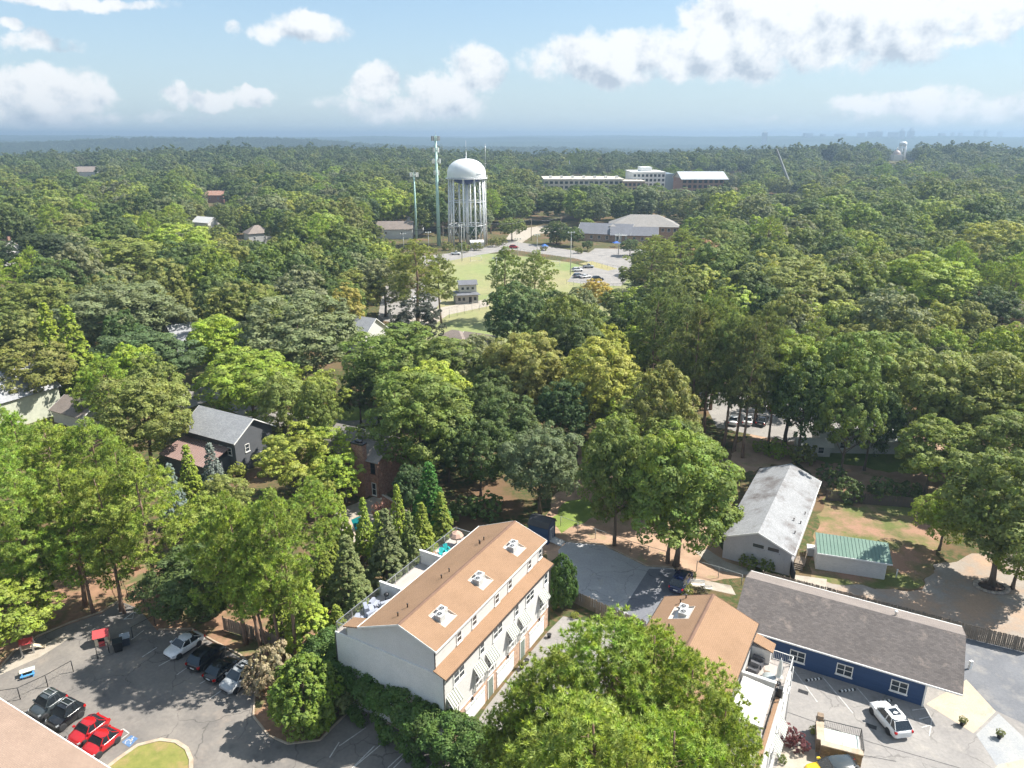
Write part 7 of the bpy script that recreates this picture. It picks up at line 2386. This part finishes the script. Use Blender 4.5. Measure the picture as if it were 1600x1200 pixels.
    for sy in (-1, 1):
        MB().hexa([(a - .30, sy * Wd * .32, hood - .30), (a - .06, sy * Wd * .27, hood - .34), (a - .06, sy * Wd * .40, hood - .34), (a - .30, sy * Wd * .455, hood - .30)],
                  [(a - .28, sy * Wd * .33, hood - .15), (a - .10, sy * Wd * .28, hood - .22), (a - .10, sy * Wd * .40, hood - .22), (a - .28, sy * Wd * .452, hood - .16)]).build('headlight', M_HL, o)
        MB().box(-a - .012, -a + .26, sy * Wd * .41 - .09, sy * Wd * .41 + .09, belt - .32, belt - .12).build('tail_light', M_TL, o)
        MB().box(a * .30, a * .42, sy * (Wd / 2 + .08) - .08, sy * (Wd / 2 + .08) + .08, belt + .02, belt + .15).build('wing_mirror', paint, o)
    MB().box(a - .03, a + .012, -Wd * .30, Wd * .30, .36, .52).build('grille', M_BLACK, o)
    MB().box(-a - .015, -a + .02, -.25, .25, .55, .68).build('number_plate', M_PLATE, o)
    MB().box(gx[1] - .5, gx[1] - .47, 0, 0, 0, 0) if False else None
    lower = MB()
    for sy in (-1, 1):
        lower.box(-L * .2, L * .22, sy * Wd / 2 * .97 - .02, sy * Wd / 2 * .97 + .02, .2, .32)
    lower.build('sill_trim', M_BLACK, o)
    return o


def car_w(front, rear, side, paint, label, kind='sedan', z=.014, **kw):
    """side: +1 when the wheels seen are on the car's left (driver's) side, -1 on its right"""
    f, r = P(*front), P(*rear)
    d = (f - r).normalized()
    left = Vector((-d.y, d.x, 0))
    L = kw.get('L', 4.5)
    c = (f + r) / 2 - left * side * (kw.get('Wd', 1.8) / 2 - .1) - d * .02 * L
    c.z = z
    kw.setdefault('L', (f - r).length / .59)
    return car(c, math.atan2(d.y, d.x), paint, label, kind, **kw)


def paint(name, c, rough=.22):
    return plain('paint_' + name, c, rough, spec=.6, coat=.5)


PW, PK, PS, PR = paint('white', (.78, .78, .78)), paint('black', (.012, .012, .014)), paint('silver', (.36, .38, .40), .3), paint('red', (.42, .012, .015))
PG, PN_, PY, PB2 = paint('dark_grey', (.045, .055, .06)), paint('navy', (.012, .02, .07)), paint('yellow', (.72, .50, .02)), paint('blue_grey', (.13, .16, .20))
car_w((264, 1021), (295, 1001), -1, PW, 'white sedan parked nose-out left of the black SUV', 'sedan', Wd=1.85)
car_w((349, 1026), (322, 1048), -1, PK, 'black SUV parked tail-out between the white and the black sedan', 'suv', Wd=1.9)
car_w((371, 1046), (345.5, 1066), -1, PK, 'black sedan parked tail-out next to the silver SUV', 'sedan', Wd=1.8)
car_w((369, 1084), (398, 1062), 1, PS, 'silver SUV with sunroof and roof rails under the straw-coloured shrub', 'suv', Wd=1.85, sunroof=True, rack=True)
car_w((52, 1116), (80, 1097), -1, PG, 'dark grey SUV with silver roof rails at the lower left, farthest from the red cars', 'suv', Wd=1.9, rack=True)
car_w((79, 1132), (107, 1112), -1, PK, 'black SUV at the lower left beside the first red car', 'suv', Wd=1.9, sunroof=True, rack=True)
car_w((113, 1156), (144, 1133), -1, PR, 'bright red sedan at the lower left beside the black SUV', 'sedan', Wd=1.85)
car_w((134, 1175), (163, 1152), -1, PR, 'second red car at the lower left, nearest the blue bay marking', 'sedan', Wd=1.85)
car_w((1388, 1113), (1414, 1144), -1, PW, 'white SUV with dark sunroof parked beside the blue building', 'suv', Wd=1.85, sunroof=True)
car_w((1062, 897), (1045, 924), 1, PN_, 'dark navy SUV parked at the shrubs of the rear lot', 'suv', Wd=1.85, L=4.5)
d_ = P(1300, 1194) - P(1262, 1198)
car(P(1300, 1215, .03), math.atan2(d_.y, d_.x) + math.pi, PY, 'yellow car with dark grey roof at the bottom edge of the view', 'suv', roofm=PG)
for px, py, ang, pt, kd, lab in [(902, 424, .3, PW, 'suv', 'white SUV in the field parking, left in the upper row'), (919, 418.5, .15, PS, 'pickup', 'silver pickup in the field parking, right in the upper row'), (904, 433.5, .5, PB2, 'suv', 'dark blue car in the field parking, lower row left'), (915, 434, .5, PW, 'sedan', 'white sedan in the field parking, lower row middle'),
                                 (934, 438, .2, PK, 'suv', 'black car in the field parking, lower row right'), (712, 398, 0, PW, 'pickup', 'white pickup by the hedge at the foot of the water tower'), (803, 388, 0, PR, 'suv', 'red vehicle on the street right of the water tower'),
                                 (1146, 660, 1.2, PW, 'sedan', 'white car behind the pine grove, left of three'), (1168, 660, 1.2, PW, 'sedan', 'white car behind the pine grove, middle of three'), (1190, 661, 1.1, PK, 'sedan', 'black car behind the pine grove, right of three'), (1216, 641, .4, PR, 'sedan', 'red car beyond the pine grove'), (1262, 655, .5, PB2, 'sedan', 'blue-grey car beyond the clearing'),
                                 (650, 470, .8, PW, 'sedan', 'white car at the left parking area of the sports field')]:
    car(P(px, py, .03), ang, pt, lab, kd)

# ------------------------------------------------------------------ playground and small things
M_PR, M_PBG = plain('toy_red', (.55, .07, .07), .5), plain('toy_beige', (.62, .52, .38), .5)
hp_ = P(161, 1004)
o = empty('toy_house', (hp_.x, hp_.y, .014), .4, 'small beige toy house with red roof on the playground', 'playhouse')
for x0, x1, y0, y1, z0, z1 in [(-.62, .62, .56, .62, 0, 1.15), (-.62, -.56, -.56, .56, 0, 1.15), (.56, .62, -.56, .56, 0, .45), (.56, .62, -.56, -.3, .45, 1.15), (.56, .62, .3, .56, .45, 1.15), (-.62, -.3, -.62, -.56, 0, 1.15), (.3, .62, -.62, -.56, 0, 1.15), (-.3, .3, -.62, -.56, .95, 1.15)]:
    obox('wall_panel', M_PBG, o, x0, x1, y0, y1, z0, z1)
MB().slab([(-.75, -.75, 1.1), (.75, -.75, 1.1), (.75, 0, 1.65), (-.75, 0, 1.65)], .06).slab([(-.75, .75, 1.1), (.75, .75, 1.1), (.75, 0, 1.65), (-.75, 0, 1.65)], .06).build('roof', M_PR, o)
MB().add([(-.6, -.6, 1.15), (-.6, .6, 1.15), (-.6, 0, 1.58)], [(0, 2, 1)]).add([(.6, -.6, 1.15), (.6, .6, 1.15), (.6, 0, 1.58)], [(0, 1, 2)]).build('gable', M_PBG, o)
obox('door', M_PR, o, -.28, .28, -.66, -.625, 0, .6)
hp_ = P(45, 1018)
o = empty('play_climber', (hp_.x, hp_.y, .02), .5, 'toy climber with red canopy and slide by the curved kerb', 'play set')
MB().slab([(-.6, -.6, 1.25), (.6, -.6, 1.25), (.6, 0, 1.6), (-.6, 0, 1.6)], .05).slab([(-.6, .6, 1.25), (.6, .6, 1.25), (.6, 0, 1.6), (-.6, 0, 1.6)], .05).build('canopy', M_PR, o)
for sx in (-.5, .5):
    for sy in (-.5, .5):
        obox('post', plain('toy_grey', (.35, .33, .30), .5), o, sx - .07, sx + .07, sy - .07, sy + .07, 0, 1.3)
obox('platform', M_PBG, o, -.5, .5, -.5, .5, .6, .66)
MB().slab([(.5, -.25, .64), (.5, .25, .64), (1.5, .25, .08), (1.5, -.25, .08)], .05).build('slide', M_PBG, o)
hp_ = P(44, 1054)
o = empty('picnic_table', (hp_.x, hp_.y, .014), .55, 'small blue and cream plastic picnic table on the playground', 'table')
MB().box(-.65, .65, -.3, .3, .5, .55).build('table_top', plain('toy_cream', (.68, .66, .5), .5), o)
mbl = plain('toy_blue', (.08, .28, .55), .5)
for s in (-1, 1):
    MB().box(-.6, .6, s * .55 - .13, s * .55 + .13, .27, .32).build('bench', mbl, o)
    MB().hexa([(s * .45 - .05, -.6, 0), (s * .45 + .05, -.6, 0), (s * .45 + .05, .6, 0), (s * .45 - .05, .6, 0)], [(s * .45 - .05, -.25, .5), (s * .45 + .05, -.25, .5), (s * .45 + .05, .25, .5), (s * .45 - .05, .25, .5)]).build('leg', mbl, o)
for i, (px, py, c, ht, lab) in enumerate([(186, 1016, (.015, .018, .022), 1.1, 'black wheeled bin beside the playground gate, left'), (197, 1007, (.30, .33, .37), 1.0, 'grey-lidded bin beside the black bin')]):
    p = P(px, py, .014)
    o = empty('wheelie_bin', p, .5, lab, 'bin')
    m_ = plain('bin_%d' % i, c, .5)
    MB().hexa([(-.35, -.35, .06), (.35, -.35, .06), (.35, .35, .06), (-.35, .35, .06)], [(-.45, -.42, ht), (.45, -.42, ht), (.45, .42, ht), (-.45, .42, ht)]).build('bin_body', M_BLACK if i == 0 else plain('bin_blue', (.05, .06, .08), .5), o)
    MB().slab([(-.47, -.46, ht + .04), (.47, -.46, ht + .04), (.47, .46, ht + .12), (-.47, .46, ht + .12)], .05).build('lid', m_, o)
    for s in (-.35, .35):
        MB().tube([(s - .04, .36, .1), (s + .04, .36, .1)], .1, 10).build('wheel', M_DARK, o)
o = empty('toy_walker', P(202, 965, .014), .3, 'small white toy frame lying on the far playground', 'toy')
MB().tube([(-.5, -.2, .05), (.4, -.3, .05), (.45, .3, .4), (-.5, -.2, .05)], .03, 5).build('frame_tube', M_WHITE, o)
MB().tube([(.45, .3, .4), (.7, .5, .05)], .03, 5).build('leg', M_WHITE, o)
# bench frames behind the navy SUV
for px, py, s, lab in [(1090, 918, 1.0, 'white slatted bench frame behind the navy SUV'), (1106, 922, .6, 'small white frame right of the bench')]:
    o = empty('garden_bench', P(px, py, .02), ANG_V + .4, lab, 'bench')
    o.scale = (s, s, s)
    for k in range(3):
        obox('slat', M_WHITE, o, -.8, .8, -.2 + k * .16, -.1 + k * .16, .42, .45)
    for k in range(2):
        obox('back_slat', M_WHITE, o, -.8, .8, .28, .31, .55 + k * .18, .66 + k * .18)
    for x in (-.75, .75):
        obox('leg', M_WHITE, o, x - .03, x + .03, -.2, -.14, 0, .42)
        obox('leg', M_WHITE, o, x - .03, x + .03, .26, .32, 0, .85)
# stone planter enclosure with pale panels
M_STONE = brickmat('rubble_stone', (0.30, 0.22, 0.15), (0.20, 0.145, 0.10), (0.13, 0.10, 0.08), bw=.35, bh=.16)
sp = P(1280, 1180)
o = empty('stone_enclosure', (sp.x, sp.y, 0), ANG_V + .15, 'rubble-stone enclosure with capped wall and pale green panels beside the court', 'wall')
obox('stone_wall', M_STONE, o, 0, 3.2, -.25, .25, 0, 1.3)
obox('coping', M_KERB, o, -.05, 3.25, -.3, .3, 1.303, 1.4)
obox('stone_pillar', M_STONE, o, -.3, .25, .253, 3.0, 0, 1.3)
obox('pillar_coping', M_KERB, o, -.35, .3, .303, 3.05, 1.303, 1.4)
obox('pillar_top', M_STONE, o, -.25, .25, 2.6, 3.1, 1.403, 1.8)
pg_ = mat('pale_green_panel', (0.62, 0.68, 0.62), .5)
for x in (.35, 1.75):
    MB().box(x, x + 1.35, .5, 2.2, 1.0, 1.04).build('panel', pg_, o)
railing(o, [(.3, 2.6, .6), (3.3, 2.6, .6), (3.3, .3, .6)], m=M_BLACK)
obox('inner_floor', M_CONC, o, .25, 3.2, .3, 2.6, 0, .6)
kerb('court_kerb', [(1318, 1176), (1330, 1185), (1332, 1200), (1328, 1225)], w=.25)

# ------------------------------------------------------------------ the air
hzm = bpy.data.materials.new('haze')
hzm.use_nodes = True
b = NB(nodes_of(hzm))
pv = b.n('ShaderNodeVolumePrincipled', ins={'Color': (0.37, 0.51, .67, 1), 'Density': HAZE, 'Anisotropy': 0.25})
oo = b.n('ShaderNodeOutputMaterial')
b.link(pv.outputs[0], oo.inputs['Volume'])
zmin = -75
o = MB().box(-16800, 16800, -16800, 16800, zmin, 108).build('haze', hzm)
o['kind'] = 'stuff'

for o in SC.objects:
    if 'label' in o.keys() and not 4 <= len(o['label'].split()) <= 16:
        print('LABEL', len(o['label'].split()), o['label'])
